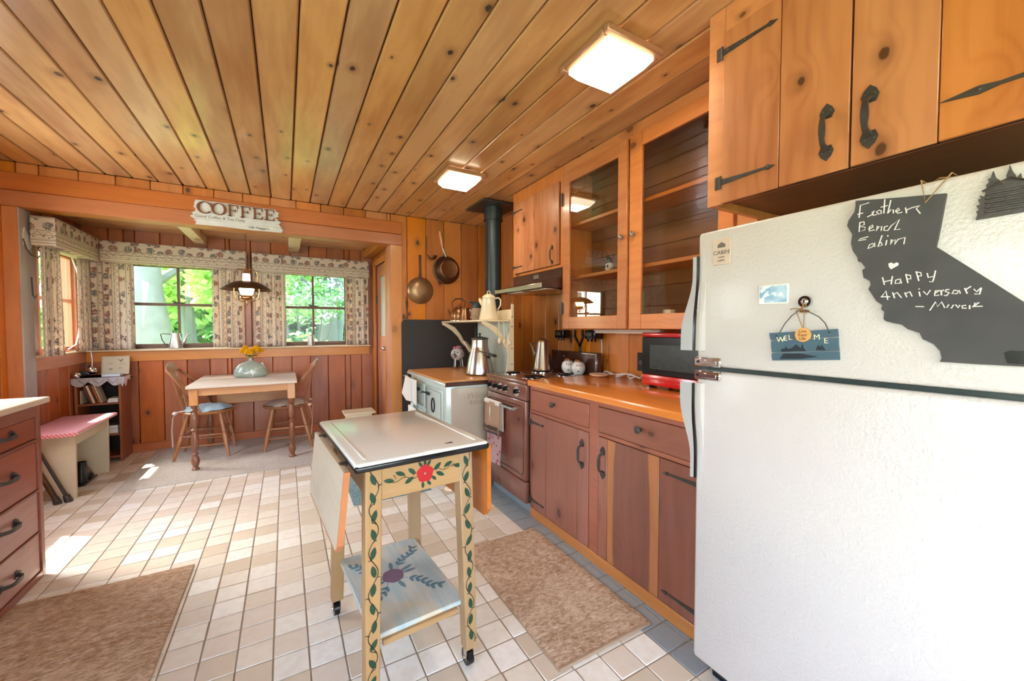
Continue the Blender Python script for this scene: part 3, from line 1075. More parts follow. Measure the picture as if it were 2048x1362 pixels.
tree('thick grey trunked tree seen through left half of alcove window', -2.02, 9.0, 0.33, 7, [(0.2, 0.3, 4.3, 1.9, 1.5)], 'leaf2', 'bark', 1)
tree('slim grey trunk tree right of centre in first alcove window', -2.05, 12.6, 0.16, 7, [(0.3, 0, 3.0, 1.7, 1.3), (-0.5, 1, 2.4, 1.3, 1.2)], 'leaf1', 'bark2', 2)
tree('tree with low leafy boughs between the two alcove windows', -1.1, 10.5, 0.12, 6, [(0, 0, 2.6, 1.3, 1.0)], 'leaf1', 'bark', 3)
tree('broad dark trunk at the right of second alcove window', 0.78, 8.4, 0.24, 6, [(-0.2, 0.3, 3.4, 1.6, 1.3)], 'leaf3', 'bark2', 4)
tree('leafy tree with leaning trunk in second alcove window', -0.1, 9.4, 0.14, 6, [(0.1, 0, 2.3, 1.1, 0.9)], 'leaf1', 'bark2', 5)
for i, (x, y, z, rr, lf) in enumerate([(-5.2, 16, 2.6, 2.7, 'leaf2'), (-2.6, 17, 3.4, 2.8, 'leaf2'), (0.4, 16.5, 2.8, 2.6, 'leaf3'), (3.2, 15, 2.6, 2.6, 'leaf3'), (-7.5, 8.5, 2.2, 2.2, 'leaf2')]):
    lab = ['tree in the far distance left in first alcove window', 'tallest far tree behind the blue tarp', 'far tree behind the gap between alcove windows',
           'far tree at right edge behind dark trunk', 'tree standing beyond the left side alcove window'][i]
    tree(lab, x, y, 0.2, 7, [(0, 0, z, rr, 1.9), (0.8, -0.5, z - 1.8, rr * 0.8, 1.2)], lf, 'bark2', 20 + i, 3200, 0.2)


def bush(label, c, r, n, leaf, size, seed, bl=0):
    t = thing('bush', label, 'bush', (c[0], c[1], -0.5), 0, 'bushes outside the alcove windows')
    bb = B()
    for k in range(6):
        a = k * 1.05
        bb.tube([(c[0], c[1], -0.5), (c[0] + cos(a) * r[0] * 0.3, c[1] + sin(a) * r[1] * 0.3, c[2] * 0.5), (c[0] + cos(a) * r[0] * 0.6, c[1] + sin(a) * r[1] * 0.6, c[2] + 0.1)], [0.02, 0.014, 0.006], 5)
    part('stem', bb, 'bark2', t)
    for m, (nn, mm) in enumerate(((n, leaf), (bl, 'blossom'))):
        if not nn: continue
        me = foliage(nn, c, r, size if m == 0 else 0.05, seed + m)
        me.transform(wm(t).inverted())
        me.materials.append(M[mm])
        o = bpy.data.objects.new('foliage' if m == 0 else 'blossom', me)
        COL.objects.link(o)
        o.parent = t
        o['kind'] = 'stuff'


bush('white flowering shrub in top of the second alcove window', (0.35, 7.4, 1.75), (0.75, 0.4, 0.45), 1500, 'leaf2', 0.06, 40, 900)
bush('low broad leaved bush at foot of second alcove window', (0.12, 6.9, 0.85), (0.55, 0.35, 0.35), 260, 'leaf1', 0.11, 41)
bush('sunlit bush at foot of first alcove window', (-1.5, 9.9, 0.1), (1.2, 0.5, 0.5), 900, 'leaf1', 0.1, 42)
bb = B()
bb.prism([(-0.75, 0), (0.75, 0), (0.1, 0.85), (-0.1, 0.85)], (-2.45, 13.6, -0.1), (1, 0.1, 0), (0, 0, 1), -1.2)
solo('tarp_shelter', bb, 'tent', 'blue tarp tent outside beyond first alcove window', 'tent', (-2.4, 13.6, -0.5))
bb = B().box(-8.4, 3.2, -0.5, -5.4, 6.4, 2.6)
nb = thing('neighbour_house', 'white sided house wall beyond left side alcove window', 'house', (-6.9, 4.8, -0.5))
bb = B()
for k in range(20):
    bb.box(-8.4, 3.0, -0.5 + k * 0.155, -5.4 + 0.012, 6.6, -0.5 + k * 0.155 + 0.15, 0.004)
part('siding', bb, 'housewhite', nb)
part('roof', B().prism([(2.7, 2.6), (4.8, 3.9), (6.9, 2.6)], (-8.6, 0, 0), (0, 1, 0), (0, 0, 1), 3.4), 'roof', nb)
part('window', B().box(-5.40, 4.3, 0.9, -5.37, 5.3, 1.9, 0.004), 'skin', nb)

# ============================================================ THINGS
def R3(axis, a):
    return Matrix.Rotation(a, 4, axis)


def iron_pull(b, c, L, ax, out, s=1.0):
    """forged pull: bar bowed outwards between two pointed plates; c centre, ax long direction, out outward direction"""
    c, ax, out = Vector(c), Vector(ax).normalized(), Vector(out).normalized()
    side = ax.cross(out)
    h = L / 2
    for sg in (-1, 1):
        p = c + ax * sg * h
        pts = [(-0.016 * s, -0.012 * s), (0.0, -0.018 * s), (0.014 * s, -0.012 * s), (0.026 * s, 0), (0.014 * s, 0.012 * s), (0.0, 0.018 * s), (-0.016 * s, 0.012 * s)]
        b.prism([(x * sg, y) for x, y in pts], p + out * 0.0005, ax, side, 0.004 * (1 if ax.cross(side).dot(out) > 0 else -1))
        for q in (-0.009, 0.009):
            b.ball(p + side * q * s + ax * sg * 0.004 + out * 0.004, 0.0035 * s, sub=1)
    path = []
    for i in range(9):
        t = -1 + 2 * i / 8
        o = 0.026 * s * min(1.0, (1 - abs(t)) * 3.2)
        path.append(c + ax * t * h * 0.92 + out * (0.004 + o))
    b.ribbon(path, [0.016 * s, 0.012 * s, 0.012 * s, 0.015 * s, 0.016 * s, 0.015 * s, 0.012 * s, 0.012 * s, 0.016 * s], 0.006 * s, side)
    return b


def strap_hinge(b, c, L, d, out, up=(0, 0, 1), s=1.0):
    """plate at c, strap running along d with a spear tip"""
    c, d, out, up = Vector(c), Vector(d).normalized(), Vector(out).normalized(), Vector(up)
    sg = 1 if d.cross(up).dot(out) > 0 else -1
    b.prism([(-0.020 * s, -0.022 * s), (-0.002, -0.022 * s), (-0.002, 0.022 * s), (-0.020 * s, 0.022 * s)], c + out * 0.0005, d, up, 0.004 * sg)
    b.prism([(0, -0.010 * s), (L * 0.45, -0.006 * s), (L * 0.82, -0.0035 * s), (L * 0.88, -0.0085 * s), (L, 0), (L * 0.88, 0.0085 * s), (L * 0.82, 0.0035 * s), (L * 0.45, 0.006 * s), (0, 0.010 * s)],
            c + out * 0.0005, d, up, 0.004 * sg)
    b.cyl(c - up * 0.022 * s + out * 0.004, c + up * 0.022 * s + out * 0.004, 0.004 * s, n=6)
    for t in (0.12, 0.45, 0.88):
        b.ball(c + d * L * t + out * 0.005, 0.004 * s, sub=1)
    return b


# ------------------------------------------------------------ refrigerator
FX = 1.25
fr = thing('refrigerator', 'large off-white two-door refrigerator at the right with textured doors', 'refrigerator', (1.6, 0.52, 0))
part('body', B().box(FX + 0.062, 0.155, 0.03, 2.02, 0.885, 1.572, 0.008), 'fridge', fr)
part('freezer_door', B().box(FX, 0.15, 1.118, FX + 0.055, 0.89, 1.576, 0.012, 3), 'fridge', fr)
part('refrigerator_door', B().box(FX, 0.15, 0.078, FX + 0.055, 0.89, 1.104, 0.012, 3), 'fridge', fr)
part('gasket', B().box(FX + 0.014, 0.155, 1.1045, FX + 0.06, 0.885, 1.1175).box(FX + 0.055, 0.16, 0.1, FX + 0.062, 0.88, 1.56), 'skin', fr)
bb = B().box(FX + 0.07, 0.17, 0.0, FX + 0.1, 0.86, 0.072, 0.003)
for k in range(5):
    bb.box(FX + 0.06, 0.18, 0.008 + k * 0.013, FX + 0.07, 0.85, 0.014 + k * 0.013)
part('grille', bb, 'navy', fr)


def fridge_handle(z0, z1):
    """flat blade hugging the door at z0, swinging outwards to z1"""
    n = 14
    f = [0.5 - 0.5 * cos(pi * min(1, max(0, (i / n - 0.2) / 0.65))) for i in range(n + 1)]
    zz = [z0 + (z1 - z0) * i / n for i in range(n + 1)]
    h = part('handle', B().ribbon([(FX - 0.010 - 0.026 * a, 0.893 + 0.008 * a, z) for a, z in zip(f, zz)], [0.014 + 0.030 * a for a in f], 0.005, (-0.25, 1, 0)), 'blade', fr)
    part('handle_edge', B().ribbon([(FX - 0.009 - 0.022 * a, 0.883 - 0.003 * a, z) for a, z in zip(f, zz)], [0.007 + 0.002 * a for a in f], 0.006, (0, 1, 0)), 'black', h)
    bb = B()
    pts = [(FX - 0.0005, zz[0])] + [(FX - 0.003 - 0.020 * a, z) for a, z in zip(f, zz)] + [(FX - 0.0005, zz[-1])]
    bb.prism(pts, (0, 0.879, 0), (1, 0, 0), (0, 0, 1), 0.022)
    part('handle_back', bb, 'fridge', h)


fridge_handle(1.495, 1.172)
fridge_handle(0.725, 1.06)
for z, nm in ((1.133, 'hinge_plate'), (1.087, 'hinge_plate')):
    pl = part(nm, B().box(FX - 0.006, 0.80, z - 0.016, FX + 0.012, 0.896, z + 0.016, 0.004).box(FX - 0.0085, 0.812, z - 0.008, FX - 0.005, 0.865, z + 0.008, 0.002), 'chrome', fr)
    part('screw', B().cyl((FX - 0.0055, 0.88, z), (FX - 0.0095, 0.88, z), 0.0045, n=8), 'black', pl)

# magnets and signs on the freezer door: each outline runs in (y, z) on the door plane
YZ = ((0, 1, 0), (0, 0, 1))


def flat_yz(b, pts, x, t):
    return b.prism(pts, (x, 0, 0), (0, 1, 0), (0, 0, 1), -t)


CAL = [(0.448, 1.566), (0.371, 1.552), (0.291, 1.539), (0.298, 1.474), (0.304, 1.427), (0.244, 1.365), (0.181, 1.299), (0.157, 1.275), (0.152, 1.175), (0.178, 1.175), (0.24, 1.175), (0.292, 1.176), (0.289, 1.183), (0.292, 1.199), (0.302, 1.214), (0.32, 1.225), (0.325, 1.238), (0.345, 1.247), (0.355, 1.257), (0.369, 1.261), (0.384, 1.266), (0.388, 1.271), (0.387, 1.288), (0.393, 1.294), (0.391, 1.304), (0.402, 1.314), (0.411, 1.331), (0.418, 1.344), (0.414, 1.354), (0.415, 1.363), (0.422, 1.369), (0.428, 1.373), (0.431, 1.392), (0.425, 1.397), (0.433, 1.411), (0.44, 1.415), (0.441, 1.424), (0.451, 1.443), (0.455, 1.462), (0.453, 1.484), (0.464, 1.508), (0.461, 1.521), (0.45, 1.539), (0.448, 1.552)]
CHALK= [[(0.421, 1.554), (0.438, 1.552), (0.44, 1.522)], [(0.443, 1.531), (0.432, 1.532)], [(0.424, 1.52), (0.414, 1.524), (0.411, 1.532), (0.415, 1.529), (0.412, 1.521), (0.405, 1.522)], [(0.401, 1.521), (0.407, 1.528), (0.402, 1.531), (0.398, 1.529), (0.398, 1.521)], [(0.392, 1.554), (0.393, 1.521)], [(0.399, 1.537), (0.386, 1.538)], [(0.381, 1.549), (0.386, 1.519), (0.38, 1.527), (0.376, 1.525), (0.376, 1.517)], [(0.372, 1.519), (0.365, 1.522), (0.367, 1.527), (0.372, 1.522), (0.368, 1.515), (0.36, 1.516)], [(0.355, 1.525), (0.353, 1.511), (0.353, 1.519), (0.344, 1.522), (0.331, 1.523), (0.337, 1.518), (0.33, 1.505)], [(0.438, 1.51), (0.439, 1.487), (0.428, 1.49), (0.427, 1.496), (0.437, 1.5), (0.429, 1.503), (0.43, 1.51), (0.438, 1.51)], [(0.421, 1.49), (0.412, 1.493), (0.413, 1.498), (0.419, 1.495), (0.419, 1.485), (0.409, 1.486)], [(0.404, 1.494), (0.406, 1.482), (0.401, 1.492), (0.396, 1.491), (0.397, 1.481)], [(0.385, 1.49), (0.391, 1.489), (0.392, 1.481), (0.385, 1.479), (0.379, 1.489), (0.365, 1.5), (0.373, 1.478), (0.363, 1.478)], [(0.421, 1.472), (0.436, 1.47), (0.44, 1.466), (0.425, 1.466)], [(0.411, 1.454), (0.418, 1.452), (0.421, 1.443), (0.412, 1.446), (0.408, 1.455), (0.408, 1.445)], [(0.395, 1.47), (0.402, 1.444), (0.394, 1.447), (0.397, 1.454), (0.4, 1.452)], [(0.386, 1.457), (0.388, 1.445)], [(0.385, 1.468), (0.384, 1.465)], [(0.378, 1.457), (0.379, 1.445), (0.375, 1.455), (0.371, 1.455), (0.372, 1.444), (0.366, 1.455), (0.354, 1.457), (0.356, 1.442)], [(0.392, 1.37), (0.388, 1.352)], [(0.374, 1.371), (0.376, 1.352)], [(0.39, 1.359), (0.374, 1.362)], [(0.361, 1.363), (0.368, 1.361), (0.369, 1.353), (0.361, 1.353), (0.36, 1.363), (0.358, 1.352)], [(0.351, 1.373), (0.347, 1.352)], [(0.351, 1.372), (0.343, 1.369), (0.342, 1.361), (0.349, 1.362)], [(0.334, 1.377), (0.329, 1.355)], [(0.334, 1.376), (0.326, 1.373), (0.325, 1.366), (0.332, 1.366)], [(0.316, 1.371), (0.314, 1.361), (0.305, 1.363)], [(0.303, 1.375), (0.305, 1.36), (0.307, 1.351), (0.312, 1.352)], [(0.393, 1.323), (0.385, 1.337), (0.381, 1.316)], [(0.394, 1.324), (0.377, 1.323)], [(0.373, 1.333), (0.369, 1.319)], [(0.372, 1.327), (0.365, 1.332), (0.357, 1.319)], [(0.352, 1.331), (0.348, 1.32)], [(0.351, 1.328), (0.343, 1.332), (0.339, 1.321)], [(0.328, 1.331), (0.326, 1.32)], [(0.328, 1.338), (0.328, 1.336)], [(0.321, 1.331), (0.315, 1.323), (0.31, 1.333)], [(0.304, 1.325), (0.298, 1.329), (0.294, 1.331), (0.302, 1.331), (0.303, 1.32), (0.296, 1.321)], [(0.2935, 1.331), (0.2925, 1.32), (0.293, 1.329), (0.289, 1.332)], [(0.281, 1.332), (0.286, 1.332), (0.287, 1.328), (0.281, 1.325), (0.285, 1.319), (0.2885, 1.32)], [(0.268, 1.328), (0.274, 1.33), (0.277, 1.323), (0.27, 1.322), (0.266, 1.329), (0.265, 1.322)], [(0.259, 1.333), (0.255, 1.321)], [(0.257, 1.33), (0.25, 1.336)], [(0.246, 1.33), (0.242, 1.324), (0.236, 1.332)], [(0.236, 1.331), (0.238, 1.319), (0.245, 1.32)], [(0.333, 1.298), (0.319, 1.297)], [(0.31, 1.288), (0.301, 1.307), (0.298, 1.296), (0.292, 1.306), (0.287, 1.293)], [(0.281, 1.3), (0.284, 1.293), (0.277, 1.292), (0.274, 1.299)], [(0.271, 1.299), (0.267, 1.292), (0.265, 1.298)], [(0.256, 1.297), (0.262, 1.296), (0.261, 1.291), (0.255, 1.291)], [(0.251, 1.297), (0.251, 1.289)], [(0.247, 1.293), (0.238, 1.302), (0.244, 1.301), (0.245, 1.294), (0.233, 1.294)]]
HEART= [(0.381, 1.394), (0.382, 1.401), (0.377, 1.403), (0.372, 1.399), (0.368, 1.402), (0.364, 1.4), (0.364, 1.395), (0.377, 1.387)]
cb = thing('chalkboard', 'state-shaped black chalkboard with a chalk greeting hanging on the freezer door', 'chalkboard', (FX, 0.3, 1.17))
part('board', flat_yz(B(), CAL, FX - 0.001, 0.010), 'slate', cb)
k = 0
for cnt in (9, 4, 6, 10, 17, 7):          # one part for each chalked word
    bb = B()
    for s in CHALK[k:k + cnt]:
        bb.tube([(FX - 0.0115, y, z) for y, z in s], 0.00125, 5)
    part('chalk_word', bb, 'chalk', cb)
    k += cnt
part('chalk_heart', flat_yz(B(), HEART, FX - 0.011, 0.0008), 'chalk', cb)
part('sticker_patch', flat_yz(B(), [(0.153, 1.178), (0.198, 1.18), (0.203, 1.2), (0.196, 1.205), (0.153, 1.206)], FX - 0.011, 0.0006), 'black', cb)
solo('hanging_string', B().tube([(1.30, 0.330, 1.578), (FX - 0.012, 0.330, 1.578), (FX - 0.014, 0.322, 1.527), (FX - 0.012, 0.283, 1.580), (1.30, 0.283, 1.579)], 0.0016, 5)
     .tube([(1.30, 0.33, 1.581), (1.275, 0.31, 1.584), (1.30, 0.283, 1.582)], 0.0018, 5), 'string', 'jute loop over the freezer door top holding the chalkboard', 'string', (FX, 0.3, 1.55))

TREES = [(0.248, 1.473), (0.246, 1.484), (0.248, 1.49), (0.244, 1.492), (0.248, 1.502), (0.243, 1.503), (0.246, 1.514), (0.242, 1.515), (0.244, 1.522), (0.238, 1.518), (0.235, 1.524), (0.239, 1.529), (0.234, 1.532), (0.236, 1.54), (0.232, 1.545), (0.234, 1.552), (0.23, 1.553), (0.227, 1.566), (0.223, 1.551), (0.217, 1.543), (0.214, 1.536), (0.209, 1.54), (0.21, 1.551), (0.207, 1.561), (0.206, 1.571), (0.203, 1.559), (0.199, 1.55), (0.197, 1.541), (0.192, 1.55), (0.19, 1.537), (0.177, 1.533), (0.174, 1.483), (0.188, 1.474)]
tm = thing('tree_magnet', 'dark metal cabin-and-pines cutout at the top right of the freezer door', 'magnet', (FX, 0.21, 1.47))
part('cutout', flat_yz(B(), TREES, FX - 0.001, 0.005), 'iron', tm)
bb = B()
for k in range(5):
    bb.box(FX - 0.009, 0.18, 1.483 + k * 0.009, FX - 0.005, 0.236, 1.488 + k * 0.009, 0.001)
bb.tube([(FX - 0.009, 0.24, 1.528), (FX - 0.009, 0.205, 1.545), (FX - 0.009, 0.176, 1.53)], 0.002, 4)
part('cabin', bb, 'iron', tm)

cm = thing('cabin_magnet', 'small tan rectangular magnet printed CABIN near the freezer door corner', 'magnet', (FX, 0.8, 1.45))
part('plate', B().box(FX - 0.006, 0.771, 1.457, FX - 0.0005, 0.831, 1.541, 0.0015), 'skinplate', cm)
bb = B().text('CABIN', 0.019, (FX - 0.007, 0.801, 1.490), (0, -1, 0), (0, 0, 1), 0.0006)
bb.text('sweet', 0.009, (FX - 0.007, 0.801, 1.479), (0, -1, 0), (0, 0, 1), 0.0006).text('cabin', 0.012, (FX - 0.007, 0.801, 1.467), (0, -1, 0), (0, 0, 1), 0.0006)
bb.prism([(0.788, 1.512), (0.814, 1.512), (0.814, 1.522), (0.801, 1.53), (0.788, 1.522)], (FX - 0.0062, 0, 0), (0, 1, 0), (0, 0, 1), -0.0008)
part('print', bb, 'ink', cm)

pm = thing('photo_magnet', 'small horizontal photo of people in a light blue scene on the freezer door', 'magnet', (FX, 0.64, 1.31))
part('frame', B().box(FX - 0.006, 0.598, 1.319, FX - 0.0005, 0.681, 1.377, 0.002), 'whitepaper', pm)
part('photo', B().box(FX - 0.0068, 0.602, 1.324, FX - 0.006, 0.677, 1.373), 'photo', pm)

hk = thing('magnetic_hook', 'round silver magnetic hook above the slate blue welcome sign', 'hook', (FX, 0.556, 1.32))
part('magnet', B().cyl((FX - 0.0005, 0.556, 1.322), (FX - 0.010, 0.556, 1.322), 0.0165, 0.0155, 20).ball((FX - 0.011, 0.556, 1.322), 0.009, (0.5, 1, 1)), 'chrome', hk)
part('hook', B().tube([(FX - 0.012, 0.556, 1.320), (FX - 0.02, 0.556, 1.305), (FX - 0.024, 0.556, 1.296), (FX - 0.03, 0.556, 1.300)], 0.0025, 6).box(FX - 0.012, 0.546, 1.292, FX - 0.001, 0.566, 1.299, 0.001), 'brass', hk)

ws = thing('welcome_sign', 'slate blue three-slat welcome sign with cabin silhouette on the freezer door', 'sign', (FX, 0.56, 1.15))
sl = [[(0.646, 1.234), (0.481, 1.247), (0.4785, 1.229), (0.479, 1.2265), (0.641, 1.2125), (0.6445, 1.222)],
      [(0.641, 1.2105), (0.4785, 1.2245), (0.4775, 1.206), (0.4755, 1.1905), (0.638, 1.1775), (0.6405, 1.194)],
      [(0.638, 1.1755), (0.4755, 1.1885), (0.4745, 1.167), (0.636, 1.154), (0.6385, 1.165)]]
for s in sl:
    part('slat', flat_yz(B(), s, FX - 0.001, 0.008), 'teal', ws)
sl = 13.0 / 165
ux, uz = Vector((0, -1, sl)).normalized(), Vector((0, sl, 1)).normalized()
bb = B()
for ch, y, z in (('W', 0.614, 1.209), ('E', 0.601, 1.213), ('L', 0.589, 1.216), ('C', 0.568, 1.219), ('O', 0.553, 1.2195), ('M', 0.535, 1.218), ('E', 0.503, 1.209)):
    if ch == 'M': y = 0.524
    bb.text(ch, 0.021, (FX - 0.0098, y, z), ux, uz, 0.0008)
part('lettering', bb, 'paintcream', ws)
bb = B()
flat_yz(bb, [(0.613, 1.181), (0.611, 1.190), (0.604, 1.189), (0.600, 1.197), (0.596, 1.190), (0.586, 1.192), (0.574, 1.2035), (0.562, 1.193), (0.559, 1.205), (0.554, 1.192), (0.548, 1.186)], FX - 0.0092, 0.0008)
flat_yz(bb, [(0.606, 1.176), (0.616, 1.160), (0.560, 1.164), (0.520, 1.172), (0.56, 1.1785)], FX - 0.0092, 0.0008)
flat_yz(bb, [(0.526, 1.190), (0.524, 1.198), (0.520, 1.204), (0.517, 1.198), (0.513, 1.205), (0.509, 1.198), (0.503, 1.190)], FX - 0.0092, 0.0008)
part('silhouette', bb, 'navy', ws)
part('wire_hanger', B().tube([(FX - 0.009, 0.618, 1.236), (FX - 0.006, 0.606, 1.262), (FX - 0.006, 0.588, 1.285), (FX - 0.018, 0.566, 1.297), (FX - 0.024, 0.556, 1.298), (FX - 0.018, 0.545, 1.296), (FX - 0.006, 0.522, 1.279), (FX - 0.006, 0.508, 1.262), (FX - 0.009, 0.499, 1.243)], 0.0012, 5)
     .ball((FX - 0.01, 0.626, 1.226), 0.003, sub=1).ball((FX - 0.01, 0.497, 1.238), 0.003, sub=1), 'iron', ws)
wd = thing('wood_disc', 'small round wooden tag with burnt lettering hung over the welcome sign', 'tag', (FX, 0.556, 1.21))
part('disc', B().cyl((FX - 0.0105, 0.556, 1.2305), (FX - 0.0145, 0.556, 1.2305), 0.0195, n=28), 'disc', wd)
bb = B()
for tx, z in (('Live', 1.2365), ('Your', 1.2265), ('Life', 1.2165)):
    bb.text(tx, 0.0115, (FX - 0.0151, 0.556, z), ux, uz, 0.0006)
part('burnt_lettering', bb, 'burn', wd)
part('string', B().tube([(FX - 0.013, 0.557, 1.2485), (FX - 0.016, 0.574, 1.298), (FX - 0.026, 0.556, 1.301), (FX - 0.016, 0.5535, 1.30), (FX - 0.013, 0.555, 1.249)], 0.0012, 5)
     .tube([(FX - 0.026, 0.556, 1.301), (FX - 0.02, 0.578, 1.304), (FX - 0.016, 0.588, 1.301)], 0.0014, 5), 'string', wd)

# ------------------------------------------------------------ base cabinet and worktop
CX = 1.40
Y0, Y1 = 0.93, 2.215
bc = thing('base_cabinet', 'long mauve-brown pine base cabinet with two drawers and plank doors', 'cabinet', (1.72, 1.57, 0))
bb = B().box(CX + 0.02, Y0, 0.03, 2.05, Y1, 0.868, 0.002)
part('carcass', bb, 'lower', bc)
bb = B()
for y0, y1, z0, z1 in ((Y1 - 0.015, Y1, 0.062, 0.868), (1.556, 1.628, 0.062, 0.868), (Y0, 0.95, 0.062, 0.868)):
    bb.box(CX, y0, z0, CX + 0.02, y1, z1, 0.0015)
for y0, y1 in ((1.628, Y1 - 0.015), (0.95, 1.556)):
    bb.box(CX, y0, 0.845, CX + 0.02, y1, 0.868, 0.0015).box(CX, y0, 0.692, CX + 0.02, y1, 0.712, 0.0015)
part('face_frame', bb, 'lower', bc)
part('base_rail', B().box(CX - 0.002, Y0, 0.0, CX + 0.02, Y1, 0.0615, 0.003), 'trim', bc)
for (y0, y1, ky) in ((1.631, 2.197, 1.94), (0.952, 1.553, 1.272)):
    d = part('drawer', B().box(CX - 0.004, y0, 0.7145, CX + 0.018, y1, 0.8425, 0.003), 'lower', bc)
    part('knob', B().lathe([(0.009, 0.0), (0.007, 0.010), (0.016, 0.018), (0.0175, 0.024), (0.010, 0.030), (0.0, 0.031)], (0, 0, 0), 16, Matrix.Translation((CX - 0.004, ky, 0.788)) @ R3('Y', -pi / 2)), 'iron', d)
for door_ in (((2.197, 2.03, 'lower'), (2.03, 1.722, 'lower'), (1.722, 1.631, 'lower'), 2.197, 1, 1.681), ((1.553, 1.487, 'lower'), (1.487, 1.166, 'lowsap'), (1.166, 0.952, 'lowsap'), 0.952, -1, 1.517)):
    planks, hy, dr, py = door_[:3], door_[3], door_[4], door_[5]
    dd = part('door', B().box(CX + 0.006, door_[0][0], 0.066, CX + 0.018, door_[2][1], 0.689), 'dark', bc)
    for a, b_, mt in planks:
        part('board', B().box(CX - 0.004, min(a, b_) + 0.0012, 0.066, CX + 0.006, max(a, b_) - 0.0012, 0.689, 0.002), mt, dd, 2)
    part('handle', iron_pull(B(), (CX - 0.004, py, 0.562), 0.115, (0, 0, 1), (-1, 0, 0)), 'iron', dd)
    for z in (0.632, 0.118):
        if dr == 1:
            part('hinge', strap_hinge(B(), (CX - 0.004, 2.2, z), 0.155, (0, -1, 0), (-1, 0, 0)), 'iron', dd)
        else:
            part('hinge', strap_hinge(B(), (CX - 0.004, 0.955, z), 0.192, (0, 1, 0), (-1, 0, 0)), 'iron', dd)
ct = thing('worktop', 'glossy orange-brown wooden worktop running from range to refrigerator', 'worktop', (1.72, 1.56, 0.87))
part('top', B().box(CX - 0.022, 0.92, 0.870, 2.062, 2.218, 0.908, 0.006, 2), 'counter', ct)

# ------------------------------------------------------------ range
RX = 1.372
rg = thing('range', 'brown enamel electric range between wood stove and base cabinet', 'stove', (1.7, 2.51, 0))
part('body', B().box(RX + 0.03, 2.222, 0.07, 2.02, 2.80, 0.872, 0.006), 'rangedark', rg)
part('cooktop', B().box(RX - 0.012, 2.222, 0.873, 2.02, 2.802, 0.897, 0.008, 2), 'range', rg)
part('control_panel', B().box(RX, 2.224, 0.765, RX + 0.028, 2.798, 0.870, 0.005, 2), 'range', rg)
ks = [2.74, 2.655, 2.575, 2.495, 2.345]
for k, y in enumerate(ks):
    kb = part('knob', B().cyl((RX - 0.003, y, 0.815), (RX - 0.022, y, 0.815), 0.017, 0.014, 16).box(RX - 0.03, y - 0.003, 0.801, RX - 0.022, y + 0.003, 0.829, 0.001), 'black', rg)
    part('knob_ring', B().cyl((RX - 0.0005, y, 0.815), (RX - 0.004, y, 0.815), 0.030 if k < 4 else 0.036, n=22), 'chrome', kb)
od = part('oven_door', B().box(RX - 0.004, 2.226, 0.225, RX + 0.028, 2.796, 0.762, 0.01, 2), 'range', rg)
bb = B()
pts = []
for cy, cz, a0 in ((2.745, 0.695, 0), (2.275, 0.695, 90), (2.275, 0.290, 180), (2.745, 0.290, 270)):
    for k in range(4):
        a = radians(a0 + k * 30)
        pts.append((RX - 0.005, cy + 0.028 * cos(a), cz + 0.028 * sin(a)))
bb.tube(pts, 0.0028, 5, True)
part('window_trim', bb, 'rangedark', od)
part('badge', B().box(RX - 0.006, 2.30, 0.634, RX - 0.004, 2.325, 0.638).box(RX - 0.006, 2.30, 0.622, RX - 0.004, 2.325, 0.626), 'black', od)
part('handle', B().tube([(RX - 0.04, 2.33, 0.700), (RX - 0.042, 2.50, 0.700), (RX - 0.04, 2.775, 0.700)], 0.0115, 8).box(RX - 0.04, 2.325, 0.69, RX - 0.004, 2.345, 0.71, 0.002).box(RX - 0.04, 2.76, 0.69, RX - 0.004, 2.78, 0.71, 0.002), 'chrome', od)
part('storage_drawer', B().box(RX - 0.002, 2.226, 0.075, RX + 0.028, 2.796, 0.22, 0.008, 2), 'range', rg)
part('kick_plate', B().box(RX + 0.05, 2.222, 0.0, RX + 0.07, 2.80, 0.072), 'greytile', rg)
for x, y, r in ((1.53, 2.36, 0.082), (1.53, 2.66, 0.062), (1.80, 2.36, 0.062), (1.80, 2.665, 0.082)):
    bb = B().lathe([(r + 0.018, 0.0), (r + 0.018, 0.004), (r + 0.006, 0.005), (r, 0.001)], (x, y, 0.8975), 28, None, False)
    pan = part('drip_pan', bb, 'chrome', rg)
    bb = B()
    sp = []
    for i in range(90):
        a = i * 2 * pi / 24
        sp.append((x + cos(a) * (0.016 + (r - 0.02) * i / 90), y + sin(a) * (0.016 + (r - 0.02) * i / 90), 0.9055))
    bb.tube(sp, 0.0042, 5)
    part('coil', bb, 'black', pan)
part('backguard', B().box(1.985, 2.222, 0.898, 2.03, 2.80, 1.062, 0.004), 'rangedark', rg)
part('backguard_reflection', B().box(1.980, 2.232, 1.05, 1.986, 2.40, 1.057, 0.001).box(1.980, 2.232, 0.90, 1.986, 2.239, 1.051, 0.001), 'chrome', rg)  # chrome strips stand in for an L-shaped reflection on the backguard
part('screw', B().ball((1.983, 2.62, 1.02), 0.008), 'chrome', rg)

tw = thing('tea_towel', 'long pink floral and cream dish towel hanging over the oven door handle', 'towel', (RX - 0.05, 2.6, 0.4))


def towel_sheet(x, y0, y1, z0, z1, amp=0.006, seed=0.0, thick=0.004):
    b = B()
    n = 14
    for sx in (0, 1):
        pass
    b.grid(lambda u, v: Vector((x + amp * sin(u * 7 + seed + v * 1.5) - 0.004 * (1 - v), y0 + (y1 - y0) * u + 0.01 * (1 - v) * sin(seed + v * 3), z0 + (z1 - z0) * v)), n, 10)
    r = bmesh.ops.solidify(b.bm, geom=b.bm.faces[:], thickness=thick)
    return b


